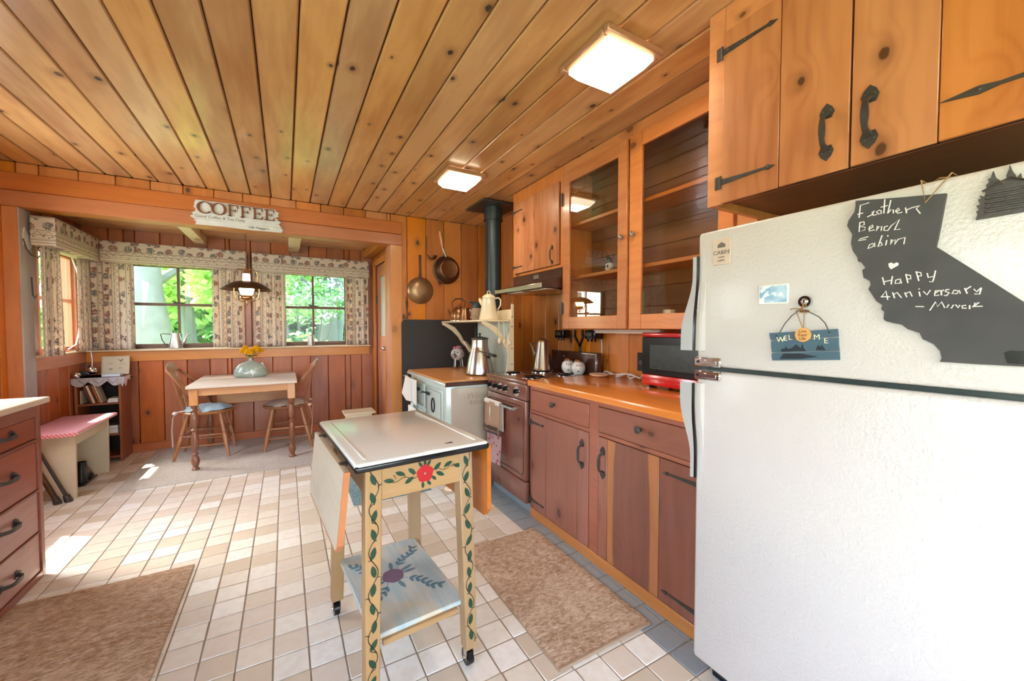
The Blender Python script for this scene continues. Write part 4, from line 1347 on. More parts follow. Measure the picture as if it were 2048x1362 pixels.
part('upper_cloth', towel_sheet(RX - 0.058, 2.50, 2.735, 0.475, 0.705), 'towelcream', tw, label='cream upper half')
part('dark_band', towel_sheet(RX - 0.0635, 2.515, 2.735, 0.498, 0.528, 0.006, 0.0, 0.002), 'ink', tw)
part('pink_band', towel_sheet(RX - 0.0635, 2.505, 2.735, 0.472, 0.492, 0.006, 0.0, 0.002), 'purplepaint', tw)
part('floral_cloth', towel_sheet(RX - 0.057, 2.475, 2.70, 0.262, 0.474, 0.007, 0.5), 'pinkfloral', tw, label='pink floral lower half')
part('printed_motif', B().prism([(2.615, 0.60), (2.605, 0.65), (2.62, 0.68), (2.635, 0.65), (2.63, 0.60)], (RX - 0.069, 0, 0), (0, 1, 0), (0, 0, 1), -0.001).ball((RX - 0.069, 2.618, 0.585), 0.006, (0.2, 1, 1)).ball((RX - 0.069, 2.618, 0.565), 0.006, (0.2, 1, 1)), 'paintcream', tw)
part('fold_over', B().ribbon([(RX - 0.058, 2.62, 0.69), (RX - 0.056, 2.62, 0.708), (RX - 0.042, 2.62, 0.716), (RX - 0.028, 2.62, 0.708), (RX - 0.022, 2.62, 0.68), (RX - 0.02, 2.62, 0.50)], 0.235, 0.004, (0, 1, 0)), 'towelwhite', tw)

# ------------------------------------------------------------ upper cabinets
UX = 1.79


def plank_door(root, x, y0, y1, z0, z1, seams, mat, hinge_y, hdir, hz, handle, hs=1.0, L=0.14, hl=0.13, dmat='dark'):
    dd = part('door', B().box(x - 0.002, y0, z0, x + 0.006, y1, z1), dmat, root)
    ed = [y0] + list(seams) + [y1]
    for a, b_ in zip(ed, ed[1:]):
        part('board', B().box(x - 0.014, a + 0.001, z0, x - 0.002, b_ - 0.001, z1, 0.0022), mat, dd, 2)
    for z in hz:
        part('hinge', strap_hinge(B(), (x - 0.014, hinge_y, z), L, (0, hdir, 0), (-1, 0, 0), (0, 0, 1), hs), 'iron', dd)
    part('handle', iron_pull(B(), (x - 0.014, handle[0], handle[1]), hl, (0, 0, 1), (-1, 0, 0), hs), 'iron', dd)
    return dd


hc = thing('hood_cabinet', 'small orange pine wall cabinet over the range hood', 'cabinet', (1.93, 2.75, 1.70))
bb = B().box(UX + 0.02, 2.392, 1.665, 2.058, 3.118, 2.43, 0.002)
part('carcass', bb, 'upper', hc)
bb = B()
for y0, y1, z0, z1 in ((3.09, 3.12, 1.70, 2.436), (2.388, 2.418, 1.70, 2.436), (2.418, 3.09, 2.335, 2.436), (2.418, 3.09, 1.70, 1.722)):
    bb.box(UX, y0, z0, UX + 0.02, y1, z1, 0.0015)
part('face_frame', bb, 'upper', hc)
plank_door(hc, UX, 2.42, 3.088, 1.724, 2.332, (2.76,), 'upplank', 3.09, -1, (2.262, 1.78), (2.50, 1.805), 0.75, 0.15, 0.11)

rh = thing('range_hood', 'slim brown range hood with a metal front lip under the small cabinet', 'range hood', (1.9, 2.75, 1.54))
bb = B()
prof = [(UX - 0.004, 1.698), (UX - 0.004, 1.628), (1.615, 1.572), (1.615, 1.545), (2.055, 1.545), (2.055, 1.663), (UX + 0.018, 1.663), (UX + 0.018, 1.698)]
bb.prism(prof, (0, 3.118, 0), (1, 0, 0), (0, 0, 1), 0.725)
part('canopy', bb, 'rangedark', rh)
part('lip', B().box(1.606, 2.396, 1.543, 1.614, 3.116, 1.577, 0.003).box(1.606, 3.119, 1.543, 1.80, 3.127, 1.577, 0.002), 'steel', rh)
part('switch', B().box(UX - 0.012, 2.70, 1.645, UX - 0.005, 2.77, 1.680, 0.002), 'chrome', rh)
part('filter', B().box(1.66, 2.42, 1.532, 1.98, 2.74, 1.544, 0.003), 'steel', rh)
part('lamp_lens', B().box(1.66, 2.78, 1.536, 1.80, 3.0, 1.544, 0.003), 'white', rh)

gc = thing('glass_cabinet', 'tall orange pine wall cabinet with two glass doors above the worktop', 'cabinet', (1.93, 1.69, 1.24))
part('side', B().box(UX + 0.02, 2.362, 1.24, 2.055, 2.386, 2.434, 0.002), 'upper', gc)
part('side', B().box(UX + 0.02, 0.99, 1.24, 2.055, 1.01, 2.434, 0.002), 'upper', gc)
part('bottom', B().box(UX + 0.02, 1.011, 1.241, 2.055, 2.361, 1.262, 0.002), 'upper', gc)
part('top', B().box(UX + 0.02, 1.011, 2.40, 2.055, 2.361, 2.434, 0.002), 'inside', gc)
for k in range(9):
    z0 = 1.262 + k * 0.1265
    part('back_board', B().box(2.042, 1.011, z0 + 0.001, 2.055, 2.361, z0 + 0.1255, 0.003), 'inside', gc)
for z in (1.612, 1.99):
    part('shelf', B().box(UX + 0.035, 1.011, z - 0.011, 2.041, 2.361, z + 0.011, 0.002), 'upper', gc)
bb = B().box(UX, 2.368, 1.24, UX + 0.02, 2.387, 2.436, 0.0015).box(UX, 1.716, 1.24, UX + 0.02, 1.735, 2.436, 0.0015).box(UX, 0.99, 1.24, UX + 0.02, 1.085, 2.436, 0.0015)
bb.box(UX, 1.735, 2.368, UX + 0.02, 2.368, 2.436, 0.0015).box(UX, 1.085, 2.368, UX + 0.02, 1.716, 2.436, 0.0015)
part('face_frame', bb, 'upper', gc)
for y0, y1, ky in ((1.737, 2.366, 1.768), (1.087, 1.714, 1.678)):
    st = 0.078 if y0 > 1.5 else 0.09
    dd = part('door', B().box(UX - 0.018, y0, 1.243, UX - 0.001, y0 + 0.075, 2.366, 0.002).box(UX - 0.018, y1 - st, 1.243, UX - 0.001, y1, 2.366, 0.002)
              .box(UX - 0.018, y0 + 0.075, 1.243, UX - 0.001, y1 - st, 1.327, 0.002).box(UX - 0.018, y0 + 0.075, 2.285, UX - 0.001, y1 - st, 2.366, 0.002), 'upper', gc, 1)
    part('pane', B().box(UX - 0.010, y0 + 0.072, 1.324, UX - 0.007, y1 - st + 0.003, 2.288), 'glassc', dd)
    part('knob', B().lathe([(0.008, 0.0), (0.006, 0.010), (0.017, 0.016), (0.018, 0.022), (0.009, 0.028), (0.0, 0.028)], (0, 0, 0), 6, Matrix.Translation((UX - 0.018, ky, 1.793)) @ R3('Y', -pi / 2)), 'pewter', dd)
    hy = y1 if y0 > 1.5 else y0
    for z in (2.18, 1.39):
        part('hinge', B().box(UX - 0.022, hy - 0.016, z - 0.04, UX - 0.018, hy + 0.004, z + 0.04, 0.001).cyl((UX - 0.024, hy, z - 0.04), (UX - 0.024, hy, z + 0.04), 0.005, n=8)
             .ball((UX - 0.024, hy, z + 0.044), 0.006, sub=1).ball((UX - 0.024, hy, z - 0.044), 0.006, sub=1), 'iron', dd)

QX = 1.435
fc = thing('refrigerator_cabinet', 'deep orange pine plank-door wall cabinet above the refrigerator', 'cabinet', (1.75, 0.4, 1.715))
part('side', B().box(QX + 0.02, 0.962, 1.716, 2.055, 0.984, 2.436, 0.002), 'upper', fc)
part('side', B().box(QX + 0.02, -0.25, 1.716, 2.055, -0.23, 2.436, 0.002), 'upper', fc)
part('bottom', B().box(QX + 0.02, -0.229, 1.745, 2.055, 0.961, 1.765, 0.002), 'inside', fc)  # darker inside wood on the underside deepens its shade
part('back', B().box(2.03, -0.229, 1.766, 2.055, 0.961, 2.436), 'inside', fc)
bb = B().box(QX, 0.922, 1.715, QX + 0.02, 0.986, 2.437, 0.0015).box(QX, -0.25, 1.715, QX + 0.02, -0.19, 2.437, 0.0015)
bb.box(QX, -0.19, 2.338, QX + 0.02, 0.922, 2.437, 0.0015).box(QX, -0.19, 1.715, QX + 0.02, 0.922, 1.735, 0.0015)
part('face_frame', bb, 'upper', fc)
plank_door(fc, QX, 0.533, 0.920, 1.713, 2.334, (0.722,), 'upplank', 0.922, -1, (2.262, 1.79), (0.588, 1.835), 1.05, 0.19, 0.115)
plank_door(fc, QX, -0.185, 0.530, 1.713, 2.334, (0.165, 0.352), 'upplank', -0.186, 1, (2.262, 1.806), (0.487, 1.835), 1.15, 0.535, 0.115)

# ------------------------------------------------------------ microwave and the small things on the worktop
MX = 1.80
mw = thing('microwave', 'red and black microwave oven standing on the worktop beside the refrigerator', 'microwave', (1.92, 1.4, 0.908))
part('body', B().box(MX + 0.015, 1.150, 0.925, 2.03, 1.632, 1.222, 0.008, 2), 'red', mw)
part('front_band', B().box(MX - 0.004, 1.150, 0.925, MX + 0.014, 1.632, 0.985, 0.004, 2), 'red', mw)
part('front_band', B().box(MX - 0.004, 1.150, 1.198, MX + 0.014, 1.632, 1.222, 0.004, 2), 'red', mw)
md = part('door', B().box(MX - 0.006, 1.152, 0.986, MX + 0.014, 1.631, 1.197, 0.003), 'black', mw)
part('window', B().box(MX - 0.008, 1.25, 1.018, MX - 0.006, 1.572, 1.155, 0.001), 'skin', md)
bb = B()
for y in (1.19, 1.59):
    bb.cyl((MX + 0.03, y, 0.9085), (MX + 0.03, y, 0.926), 0.012, n=8).cyl((2.0, y, 0.9085), (2.0, y, 0.926), 0.012, n=8)
part('foot', bb, 'black', mw)
part('dial', B().cyl((MX - 0.006, 1.185, 1.13), (MX - 0.018, 1.185, 1.13), 0.014, n=14), 'chrome', md)

pt = thing('percolator', 'tall polished steel coffee percolator standing on the rear burner of the range', 'coffee pot', (1.80, 2.665, 0.911))
part('body', B().lathe([(0.0, 0.0), (0.080, 0.0), (0.083, 0.008), (0.078, 0.02), (0.046, 0.215), (0.044, 0.225)], (1.80, 2.665, 0.911), 28), 'steel', pt)
part('lid', B().lathe([(0.046, 0.0), (0.044, 0.012), (0.022, 0.026), (0.006, 0.030), (0.010, 0.042), (0.0, 0.045)], (1.80, 2.665, 1.136), 20, None, False), 'copper', pt)
part('spout', B().tube([(1.775, 2.73, 1.02), (1.765, 2.765, 1.08), (1.758, 2.782, 1.125)], [0.012, 0.009, 0.007], 8), 'steel', pt)
part('handle', B().tube([(1.79, 2.70, 1.12), (1.775, 2.76, 1.13), (1.772, 2.785, 1.09), (1.782, 2.765, 1.0), (1.795, 2.735, 0.965)], 0.005, 6), 'copper', pt)


def shaker(x, y, label):
    t = thing('shaker', label, 'shaker', (x, y, 0.899), 0, 'round white shakers on the range')
    part('body', B().lathe([(0.0, 0.0), (0.034, 0.0), (0.05, 0.025), (0.054, 0.05), (0.048, 0.078), (0.030, 0.094)], (x, y, 0.899), 24), 'white', t)
    part('cap', B().lathe([(0.031, 0.0), (0.032, 0.012), (0.024, 0.02), (0.0, 0.022)], (x, y, 0.994), 16, None, False), 'copper', t)
    n = Vector((-x, -y, 0)).normalized()
    s = n.cross(Vector((0, 0, 1)))
    s = -s
    # hand lettered name and a leaf mark in relief
    c = Vector((x, y, 0.962)) + n * 0.053
    bb = B()
    for k in range(3):
        o = c + s * (-0.018 + 0.015 * k)
        bb.tube([o, o + Vector((0, 0, 0.016)) + s * 0.004, o + s * 0.007, o + s * 0.01 + Vector((0, 0, 0.008))], 0.0014, 4)
    part('lettering', bb, 'red2', t)
    part('leaf_mark', B().ball(Vector((x, y, 0.925)) + n * 0.045, 0.011, (1.0, 1.0, 0.5), 1), 'leafpaint', t)


shaker(1.925, 2.49, 'round white shaker nearer the percolator at back of the range')
shaker(1.925, 2.365, 'round white shaker on the worktop side at back of the range')
dish = thing('spoon_rest', 'small round tan dish lying on the worktop beside the range', 'dish', (1.92, 2.13, 0.909))
part('bowl', B().lathe([(0.0, 0.0), (0.05, 0.0), (0.068, 0.010), (0.072, 0.017), (0.064, 0.016), (0.05, 0.008), (0.0, 0.006)], (1.92, 2.13, 0.909), 24), 'cream', dish)

# under cabinet lamp and cables
ul = thing('strip_light', 'slim white tube light fixed under the glass cabinet', 'light', (1.97, 1.93, 1.24))
part('housing', B().box(1.935, 1.62, 1.224, 1.97, 2.21, 1.2395, 0.004), 'whitecord', ul)
part('tube', B().cyl((1.94, 1.64, 1.219), (1.94, 2.19, 1.219), 0.008, n=10), 'whitecord', ul)
solo('white_cable', B().tube([(1.965, 2.205, 1.228), (2.0, 2.235, 1.23), (2.045, 2.25, 1.215), (2.055, 2.252, 1.10), (2.05, 2.25, 0.98), (2.03, 2.245, 0.915)], 0.0045, 6), 'whitecord',
     'straight white cord dropping down the wall from the strip light', 'cord', (2.05, 2.25, 0.92))
cp = []
for i in range(40):
    t = i / 39
    cp.append((2.0 + 0.025 * sin(t * 19), 2.16 - 0.32 * t + 0.045 * sin(t * 25), 0.914 + 0.018 * abs(sin(t * 12)) + 0.008 * sin(t * 31)))
cp += [(2.03, 1.83, 0.95), (2.045, 1.80, 1.0), (2.04, 1.79, 1.055), (2.045, 1.765, 1.06)]
solo('bundled_cable', B().tube(cp, 0.0045, 6), 'whitecord', 'bundled white power cord lying on the worktop beside the microwave', 'cord', (2.0, 2.0, 0.91))
op = thing('outlet_plate', 'black double outlet plate on the wall beside the microwave', 'outlet', (2.055, 1.84, 0.98))
part('plate', B().box(2.050, 1.775, 0.962, 2.060, 1.905, 1.085, 0.003), 'black', op)
part('socket', B().cyl((2.050, 1.81, 1.02), (2.046, 1.81, 1.02), 0.017, n=14).cyl((2.050, 1.87, 1.02), (2.046, 1.87, 1.02), 0.017, n=14), 'skin', op)
ad = thing('power_adapter', 'small black and white plug-in adapter standing on the worktop by the microwave', 'adapter', (1.97, 1.70, 0.908))
part('body', B().box(1.93, 1.675, 0.909, 1.985, 1.722, 1.012, 0.008, 2), 'black', ad)
part('front_label', B().box(1.926, 1.682, 0.915, 1.930, 1.714, 0.955, 0.002), 'whitepaper', ad)

for (y, lab, kind) in ((2.685, 'black iron hook block on the wall left of the hanging tongs', 0), (2.49, 'black hanging tongs under the glass cabinet', 1), (2.30, 'black clip box under the glass cabinet right of the tongs', 0)):
    t = thing('wall_clip' if kind == 0 else 'tongs', lab, 'clip' if kind == 0 else 'tongs', (2.05, y, 1.15))
    if kind == 0:
        bb = B().box(1.975, y - 0.06, 1.165, 2.055, y + 0.06, 1.232, 0.008, 2)
        for k in (-0.04, 0.0, 0.04):
            bb.cyl((2.0, y + k, 1.17), (1.995, y + k, 1.145), 0.008, n=8)
        part('block', bb, 'black', t)
        part('lever', B().box(1.962, y - 0.035, 1.185, 1.974, y + 0.035, 1.215, 0.004), 'iron', t)
    else:
        bb = B()
        for sg in (-1, 1):
            bb.tube([(2.04, y, 1.095), (2.035, y + sg * 0.02, 1.135), (2.03, y + sg * 0.05, 1.18), (2.03, y + sg * 0.045, 1.235)], [0.007, 0.009, 0.011, 0.008], 8)
        part('arm', bb, 'black', t)
        part('jaw', B().box(2.03, y - 0.012, 1.055, 2.05, y + 0.012, 1.10, 0.004).ball((2.04, y, 1.05), 0.014, sub=1), 'iron', t)

sk = thing('figurine', 'small white skull-faced figurine on the lower shelf inside the glass cabinet', 'figurine', (1.87, 1.985, 1.623))
part('head', B().ball((1.87, 1.985, 1.653), 0.032, (0.85, 1.0, 0.95), 3).box(1.85, 1.968, 1.6235, 1.885, 2.002, 1.64, 0.006), 'pig', sk)
part('eye', B().ball((1.845, 2.0, 1.655), 0.010, (0.4, 1, 1), 1), 'black', sk)
part('eye', B().ball((1.845, 1.974, 1.655), 0.010, (0.4, 1, 1), 1), 'black', sk)
part('hat', B().lathe([(0.0, 0.0), (0.024, 0.0), (0.020, 0.014), (0.012, 0.03), (0.0, 0.036)], (1.87, 1.988, 1.683), 12, None, False).ball((1.86, 1.966, 1.704), 0.008, sub=1), 'skin', sk)
cn = thing('candle', 'stubby yellow candle at the bottom inside the right glass door', 'candle', (1.90, 1.53, 1.263))
part('wax', B().lathe([(0.0, 0.0), (0.036, 0.0), (0.036, 0.085), (0.032, 0.09), (0.0, 0.086)], (1.90, 1.53, 1.263), 20), 'cream', cn)
part('wick', B().cyl((1.90, 1.53, 1.349), (1.90, 1.53, 1.362), 0.0015, n=5), 'black', cn)

# ------------------------------------------------------------ ceiling lamps
for (x, y, lab) in ((1.262, 1.345, 'square glowing ceiling lamp nearer the camera over the worktop'), (1.205, 2.955, 'square glowing ceiling lamp farther back near the stovepipe')):
    t = thing('ceiling_lamp', lab, 'ceiling lamp', (x, y, HC))
    bb = B()
    h = 0.158
    for a, b_, c, d in ((-h, -h, h, -h + 0.03), (-h, h - 0.03, h, h), (-h, -h + 0.03, -h + 0.03, h - 0.03), (h - 0.03, -h + 0.03, h, h - 0.03)):
        bb.box(x + a, y + b_, HC - 0.034, x + c, y + d, HC - 0.004, 0.004)
    part('frame', bb, 'lampframe', t)
    bb = B()
    r0, r1 = h - 0.03, h - 0.058
    vs = [bb.bm.verts.new((x + sx * r, y + sy * r, z)) for r, z in ((r0, HC - 0.008), (r0, HC - 0.045), (r1, HC - 0.078)) for sx, sy in ((-1, -1), (1, -1), (1, 1), (-1, 1))]
    for k in (0, 4):
        for i in range(4):
            j = (i + 1) % 4
            bb.bm.faces.new((vs[k + i], vs[k + j], vs[k + 4 + j], vs[k + 4 + i]))
    bb.bm.faces.new(vs[8:12])
    part('diffuser', bb, 'lampglow', t)
    d = bpy.data.lights.new('lamp_bulb', 'AREA')
    d.energy = LAMP_W
    d.color = (1.0, 0.88, 0.70)
    d.shape = 'SQUARE'
    d.size = 0.19
    o = bpy.data.objects.new('lamp_bulb', d)
    COL.objects.link(o)
    o.parent = t
    o.location = (0, 0, -0.080)

# ------------------------------------------------------------ pendant lamp over the dining table
PX, PY = -0.328, 4.76
pl = thing('pendant_lamp', 'brass hanging oil-style lamp with dark dome shade over the dining table', 'lamp', (PX, PY, 2.2))
bb = B()
for i in range(17):
    z = 2.205 - i * 0.0225
    m = Matrix.Translation((PX, PY, z)) @ R3('Z', pi / 2 * (i % 2)) @ R3('X', pi / 2)
    bb.tube([m @ Vector((0.007 * cos(a), 0.013 * sin(a), 0)) for a in [k * pi / 4 for k in range(8)]], 0.0022, 4, True)
part('chain', bb, 'copper', pl)
part('ceiling_hook', B().cyl((PX, PY, 2.214), (PX, PY, 2.20), 0.025, 0.012, 12), 'copper', pl)
bb = B().tube([(PX + 0.012 * cos(a), PY + 0.012 * sin(a), 1.83) for a in [k * pi / 4 for k in range(8)]], 0.005, 5, True)
for sg in (-1, 1):
    bb.tube([(PX, PY, 1.83), (PX + sg * 0.06, PY, 1.828), (PX + sg * 0.092, PY, 1.80), (PX + sg * 0.098, PY, 1.71), (PX + sg * 0.105, PY, 1.66), (PX + sg * 0.108, PY, 1.60), (PX + sg * 0.095, PY, 1.545), (PX + sg * 0.05, PY, 1.512), (PX, PY, 1.50)], 0.0055, 6)
part('frame', bb, 'brass', pl)
part('smoke_bell', B().lathe([(0.038, 0.0), (0.022, 0.012), (0.006, 0.018)], (PX, PY, 1.80), 16, None, False), 'brass', pl)
part('chimney', B().lathe([(0.0, 0.0), (0.034, 0.0), (0.032, 0.07), (0.028, 0.075), (0.0, 0.075)], (PX, PY, 1.712), 18), 'milk', pl)
bb = B()
pr_ = [(0.036, 1.712), (0.08, 1.708), (0.125, 1.692), (0.165, 1.668), (0.195, 1.644), (0.218, 1.628)]
bb.lathe([(r, z) for r, z in pr_] + [(r - 0.002, z - 0.004) for r, z in pr_[::-1]], (PX, PY, 0), 40, None, False)
part('shade', bb, 'oldpan', pl)
part('inner_glass', B().lathe([(0.05, 0.0), (0.065, 0.05), (0.045, 0.09), (0.03, 0.12)], (PX, PY, 1.582), 20, None, False), 'bulb', pl)
part('oil_font', B().lathe([(0.0, 0.0), (0.02, 0.0), (0.045, 0.010), (0.058, 0.022), (0.058, 0.036), (0.052, 0.048), (0.04, 0.056), (0.0, 0.056)], (PX, PY, 1.522), 24), 'brass', pl)
part('finial', B().lathe([(0.0, 0.0), (0.007, 0.006), (0.004, 0.016), (0.010, 0.028), (0.006, 0.05)], (PX, PY, 1.468), 10, None, False), 'brass', pl)

# ------------------------------------------------------------ curtains and valances


def curtain(label, fixed, c, a0, a1, z0, z1, folds, seed, inward, lean=0.0, fullness=1.9):
    base = (((a0 + a1) / 2, c, z0) if fixed == 'y' else (c, (a0 + a1) / 2, z0))
    nu, nv = folds * 12 + 1, 14
    b = B()
    rd = random.Random(seed)
    ph = [rd.uniform(0, 6) for _ in range(4)]

    def f(u, v):
        amp = 0.018 * (0.55 + 0.45 * (1 - v)) * (0.7 + 0.3 * sin(u * 5 + ph[0]))
        off = amp * sin(2 * pi * folds * u + ph[1] + 0.5 * sin(3 * v + ph[2])) + 0.006 * sin(9 * u + ph[3])
        a = a0 + (a1 - a0) * u + lean * (1 - v) * (u - 0.5 if lean > 0 else u) + 0.006 * sin(2 * pi * folds * u * 2)
        z = z0 + (z1 - z0) * v + 0.004 * sin(u * 11) * (1 - v)
        d = c + inward * (off + 0.02)
        return Vector((a, d, z)) if fixed == 'y' else Vector((d, a, z))
    b.grid(f, nu, nv)
    b.bm.transform(Matrix.Translation(-Vector(base)))
    me = bpy.data.meshes.new('curtain')
    b.bm.to_mesh(me)
    b.bm.free()
    uvl = me.uv_layers.new(name='UVMap')
    W_ = abs(a1 - a0) * fullness
    for p in me.polygons:
        for li in p.loop_indices:
            vi = me.loops[li].vertex_index
            uvl.data[li].uv = ((vi % nu) / (nu - 1) * W_ + seed * 0.37, (vi // nu) / (nv - 1) * (z1 - z0))
    me.materials.append(M['curtain'])
    me.shade_smooth()
    o = bpy.data.objects.new('curtain', me)
    COL.objects.link(o)
    o.location = base
    o['label'], o['category'], o['group'] = label, 'curtain', 'floral striped curtains in the dining alcove'
    md_ = o.modifiers.new('thick', 'SOLIDIFY')
    md_.thickness = 0.0018
    return o


yc = YB - 0.085
curtain('floral curtain panel at the left edge of the first rear alcove window', 'y', yc, -1.60, -1.285, 1.042, 1.90, 4, 1, -1)
curtain('floral curtain panel between first rear window and the bare post, behind the pendant lamp', 'y', yc, -0.665, -0.385, 1.042, 1.90, 4, 2, -1)
curtain('floral curtain panel at the left edge of the second rear alcove window', 'y', yc, -0.300, 0.010, 1.042, 1.90, 4, 3, -1)
curtain('floral curtain panel at the far right of the alcove rear wall', 'y', yc, 0.640, 0.905, 1.042, 1.90, 4, 4, -1)
xc = AXL + 0.055
curtain('floral curtain panel on the side window beside the bleached post', 'x', xc, 4.40, 4.66, 1.025, 1.90, 4, 5, 1)
curtain('floral curtain panel on the side window next to the alcove corner', 'x', xc, 4.97, 5.24, 1.042, 1.90, 3, 6, 1)


def valance(label, x0, y0, x1, y1, z0, z1):
    b = B().box(x0, y0, z0, x1, y1, z1, 0.006, 2)
    base = ((x0 + x1) / 2, (y0 + y1) / 2, z1)
    b.bm.transform(Matrix.Translation(-Vector(base)))
    o = part('valance', b, 'valance', None, 0 if abs(x1 - x0) > abs(y1 - y0) else 1)
    o.location = base
    o['label'], o['category'], o['group'] = label, 'valance', 'floral covered valances over the alcove windows'
    part('piping', B().box(x0 - 0.002, y0 - 0.002, z0 + 0.045, x1 + 0.002, y1 + 0.002, z0 + 0.049).box(x0 - 0.002, y0 - 0.002, z0 + 0.094, x1 + 0.002, y1 + 0.002, z0 + 0.099), 'valpipe', o)
    return o


valance('floral valance over the first rear window, left of the pendant lamp', -1.500, YB - 0.165, -0.352, YB - 0.03, 1.872, 2.07)
valance('floral valance over the second rear window, right of the pendant lamp', -0.303, YB - 0.165, 0.908, YB - 0.03, 1.86, 2.062)
valance('floral valance over the side window of the alcove', AXL + 0.03, 4.36, AXL + 0.164, YB - 0.02, 1.868, 2.085)

cdp = [(AXL + 0.03, 5.02, 1.87), (AXL + 0.06, 5.0, 1.78), (AXL + 0.065, 5.05, 1.68), (AXL + 0.06, 5.09, 1.6), (AXL + 0.06, 5.07, 1.45), (AXL + 0.055, 5.03, 1.2), (AXL + 0.05, 4.98, 1.10), (AXL + 0.04, 4.86, 1.062), (AXL + 0.06, 4.95, 1.045)]
cdp2 = [(AXL + 0.12, 5.13, 1.86)] and [(AXL + 0.09, 5.16, 1.03), (AXL + 0.095, 5.165, 0.95), (AXL + 0.10, 5.14, 0.87), (AXL + 0.12, 5.13, 0.835)]
solo('looped_cable', B().tube(cdp, 0.005, 6), 'whitecord', 'looped white cord hanging in the side window of the alcove', 'cord', (AXL + 0.05, 5.0, 1.05))
solo('lamp_wire', B().tube(cdp2, 0.0035, 6), 'whitecord', 'thin white wire running down from the sill to the bookcase top', 'cord', (AXL + 0.1, 5.15, 0.84))

# iron hook and sconce on the bleached left post
sc = thing('iron_hook', 'curled iron double hook on the sun bleached left post of the opening', 'hook', (AXL + 0.012, 4.36, 1.85))
part('plate', B().prism([(4.30, 1.92), (4.325, 1.985), (4.36, 1.95), (4.40, 1.93), (4.42, 1.86), (4.38, 1.83), (4.34, 1.87), (4.31, 1.86)], (AXL + 0.0125, 0, 0), (0, 1, 0), (0, 0, 1), 0.005), 'whitewash', sc)
part('hook', B().tube([(AXL + 0.018, 4.30, 1.90), (AXL + 0.03, 4.305, 1.83), (AXL + 0.045, 4.33, 1.785), (AXL + 0.06, 4.38, 1.775), (AXL + 0.06, 4.42, 1.80), (AXL + 0.05, 4.44, 1.84)], 0.004, 6), 'iron', sc)
part('knob', B().ball((AXL + 0.05, 4.445, 1.85), 0.022, (0.6, 1, 1), 2), 'brass', sc)
sc2 = thing('peg_hook', 'thin iron peg hook lower on the sun bleached left post', 'hook', (AXL + 0.012, 4.38, 1.5))
part('stem', B().tube([(AXL + 0.016, 4.40, 1.63), (AXL + 0.018, 4.40, 1.52), (AXL + 0.025, 4.385, 1.49), (AXL + 0.04, 4.37, 1.47), (AXL + 0.05, 4.375, 1.50)], 0.0035, 6), 'iron', sc2)

# ------------------------------------------------------------ coffee sign on the header
cs = thing('coffee_sign', 'whitewashed ragged board sign with brown COFFEE letters on the header', 'sign', (-0.33, YF - 0.02, 2.12))


def ragged(x0, x1, z0, z1, seed):
    rd = random.Random(seed)
    n = 7
    L = [(x0 + rd.uniform(-0.012, 0.012), z0 + (z1 - z0) * k / n) for k in range(n + 1)]
    R_ = [(x1 + rd.uniform(-0.02, 0.014), z0 + (z1 - z0) * k / n) for k in range(n, -1, -1)]
    return L + [(x0 + (x1 - x0) * 0.35, z1 + 0.002), (x0 + (x1 - x0) * 0.7, z1 - 0.003)] + R_ + [(x0 + (x1 - x0) * 0.6, z0 - 0.003), (x0 + (x1 - x0) * 0.3, z0 + 0.003)]


yf = YF - 0.015
part('board', B().prism(ragged(-0.648, -0.040, 2.223, 2.327, 1), (0, yf, 0), (1, 0, 0), (0, 0, 1), 0.010), 'whitewash', cs)
part('board', B().prism(ragged(-0.665, -0.025, 2.166, 2.222, 2), (0, yf, 0), (1, 0, 0), (0, 0, 1), 0.013), 'whitewash', cs)
part('board', B().prism(ragged(-0.640, -0.010, 2.122, 2.165, 3), (0, yf, 0), (1, 0, 0), (0, 0, 1), 0.010), 'whitewash', cs)


def serif_letter(ch, cx, cz, w, h):
    """serif capitals in the x,z plane"""
    b = B()
    y = yf - 0.014
    o = (0, y, 0)

    def poly(pts):
        b.prism([(cx + px * w, cz + pz * h) for px, pz in pts], o, (1, 0, 0), (0, 0, 1), 0.008)
    if ch in 'CO':
        n = 28
        a0, a1 = (0, 2 * pi) if ch == 'O' else (radians(38), radians(322))
        outer = [(cos(a0 + (a1 - a0) * i / n) * 0.52, sin(a0 + (a1 - a0) * i / n) * 0.52) for i in range(n + 1)]
        inner = [(cos(a0 + (a1 - a0) * i / n) * 0.33 + (0.02 if ch == 'C' else 0), sin(a0 + (a1 - a0) * i / n) * 0.46) for i in range(n + 1)]
        for i in range(n):
            poly([outer[i], outer[i + 1], inner[i + 1], inner[i]])
        if ch == 'C':
            poly([(0.36, 0.12), (0.42, 0.12), (0.46, 0.44), (0.36, 0.36)])
    else:
        poly([(-0.32, -0.5), (-0.14, -0.5), (-0.14, 0.5), (-0.32, 0.5)])
        poly([(-0.42, 0.44), (0.42, 0.44), (0.42, 0.5), (-0.42, 0.5)])
        poly([(0.34, 0.22), (0.42, 0.22), (0.42, 0.44), (0.28, 0.44)])
        poly([(-0.14, -0.03), (0.22, -0.03), (0.22, 0.03), (-0.14, 0.03)])
        poly([(0.16, -0.14), (0.22, -0.14), (0.22, 0.14), (0.16, 0.14)])
        if ch == 'F':
            poly([(-0.42, -0.5), (-0.04, -0.5), (-0.04, -0.44), (-0.42, -0.44)])
        else:
            poly([(-0.42, -0.5), (0.42, -0.5), (0.42, -0.44), (-0.42, -0.44)])
            poly([(0.28, -0.44), (0.42, -0.44), (0.45, -0.2), (0.38, -0.22)])
    return b


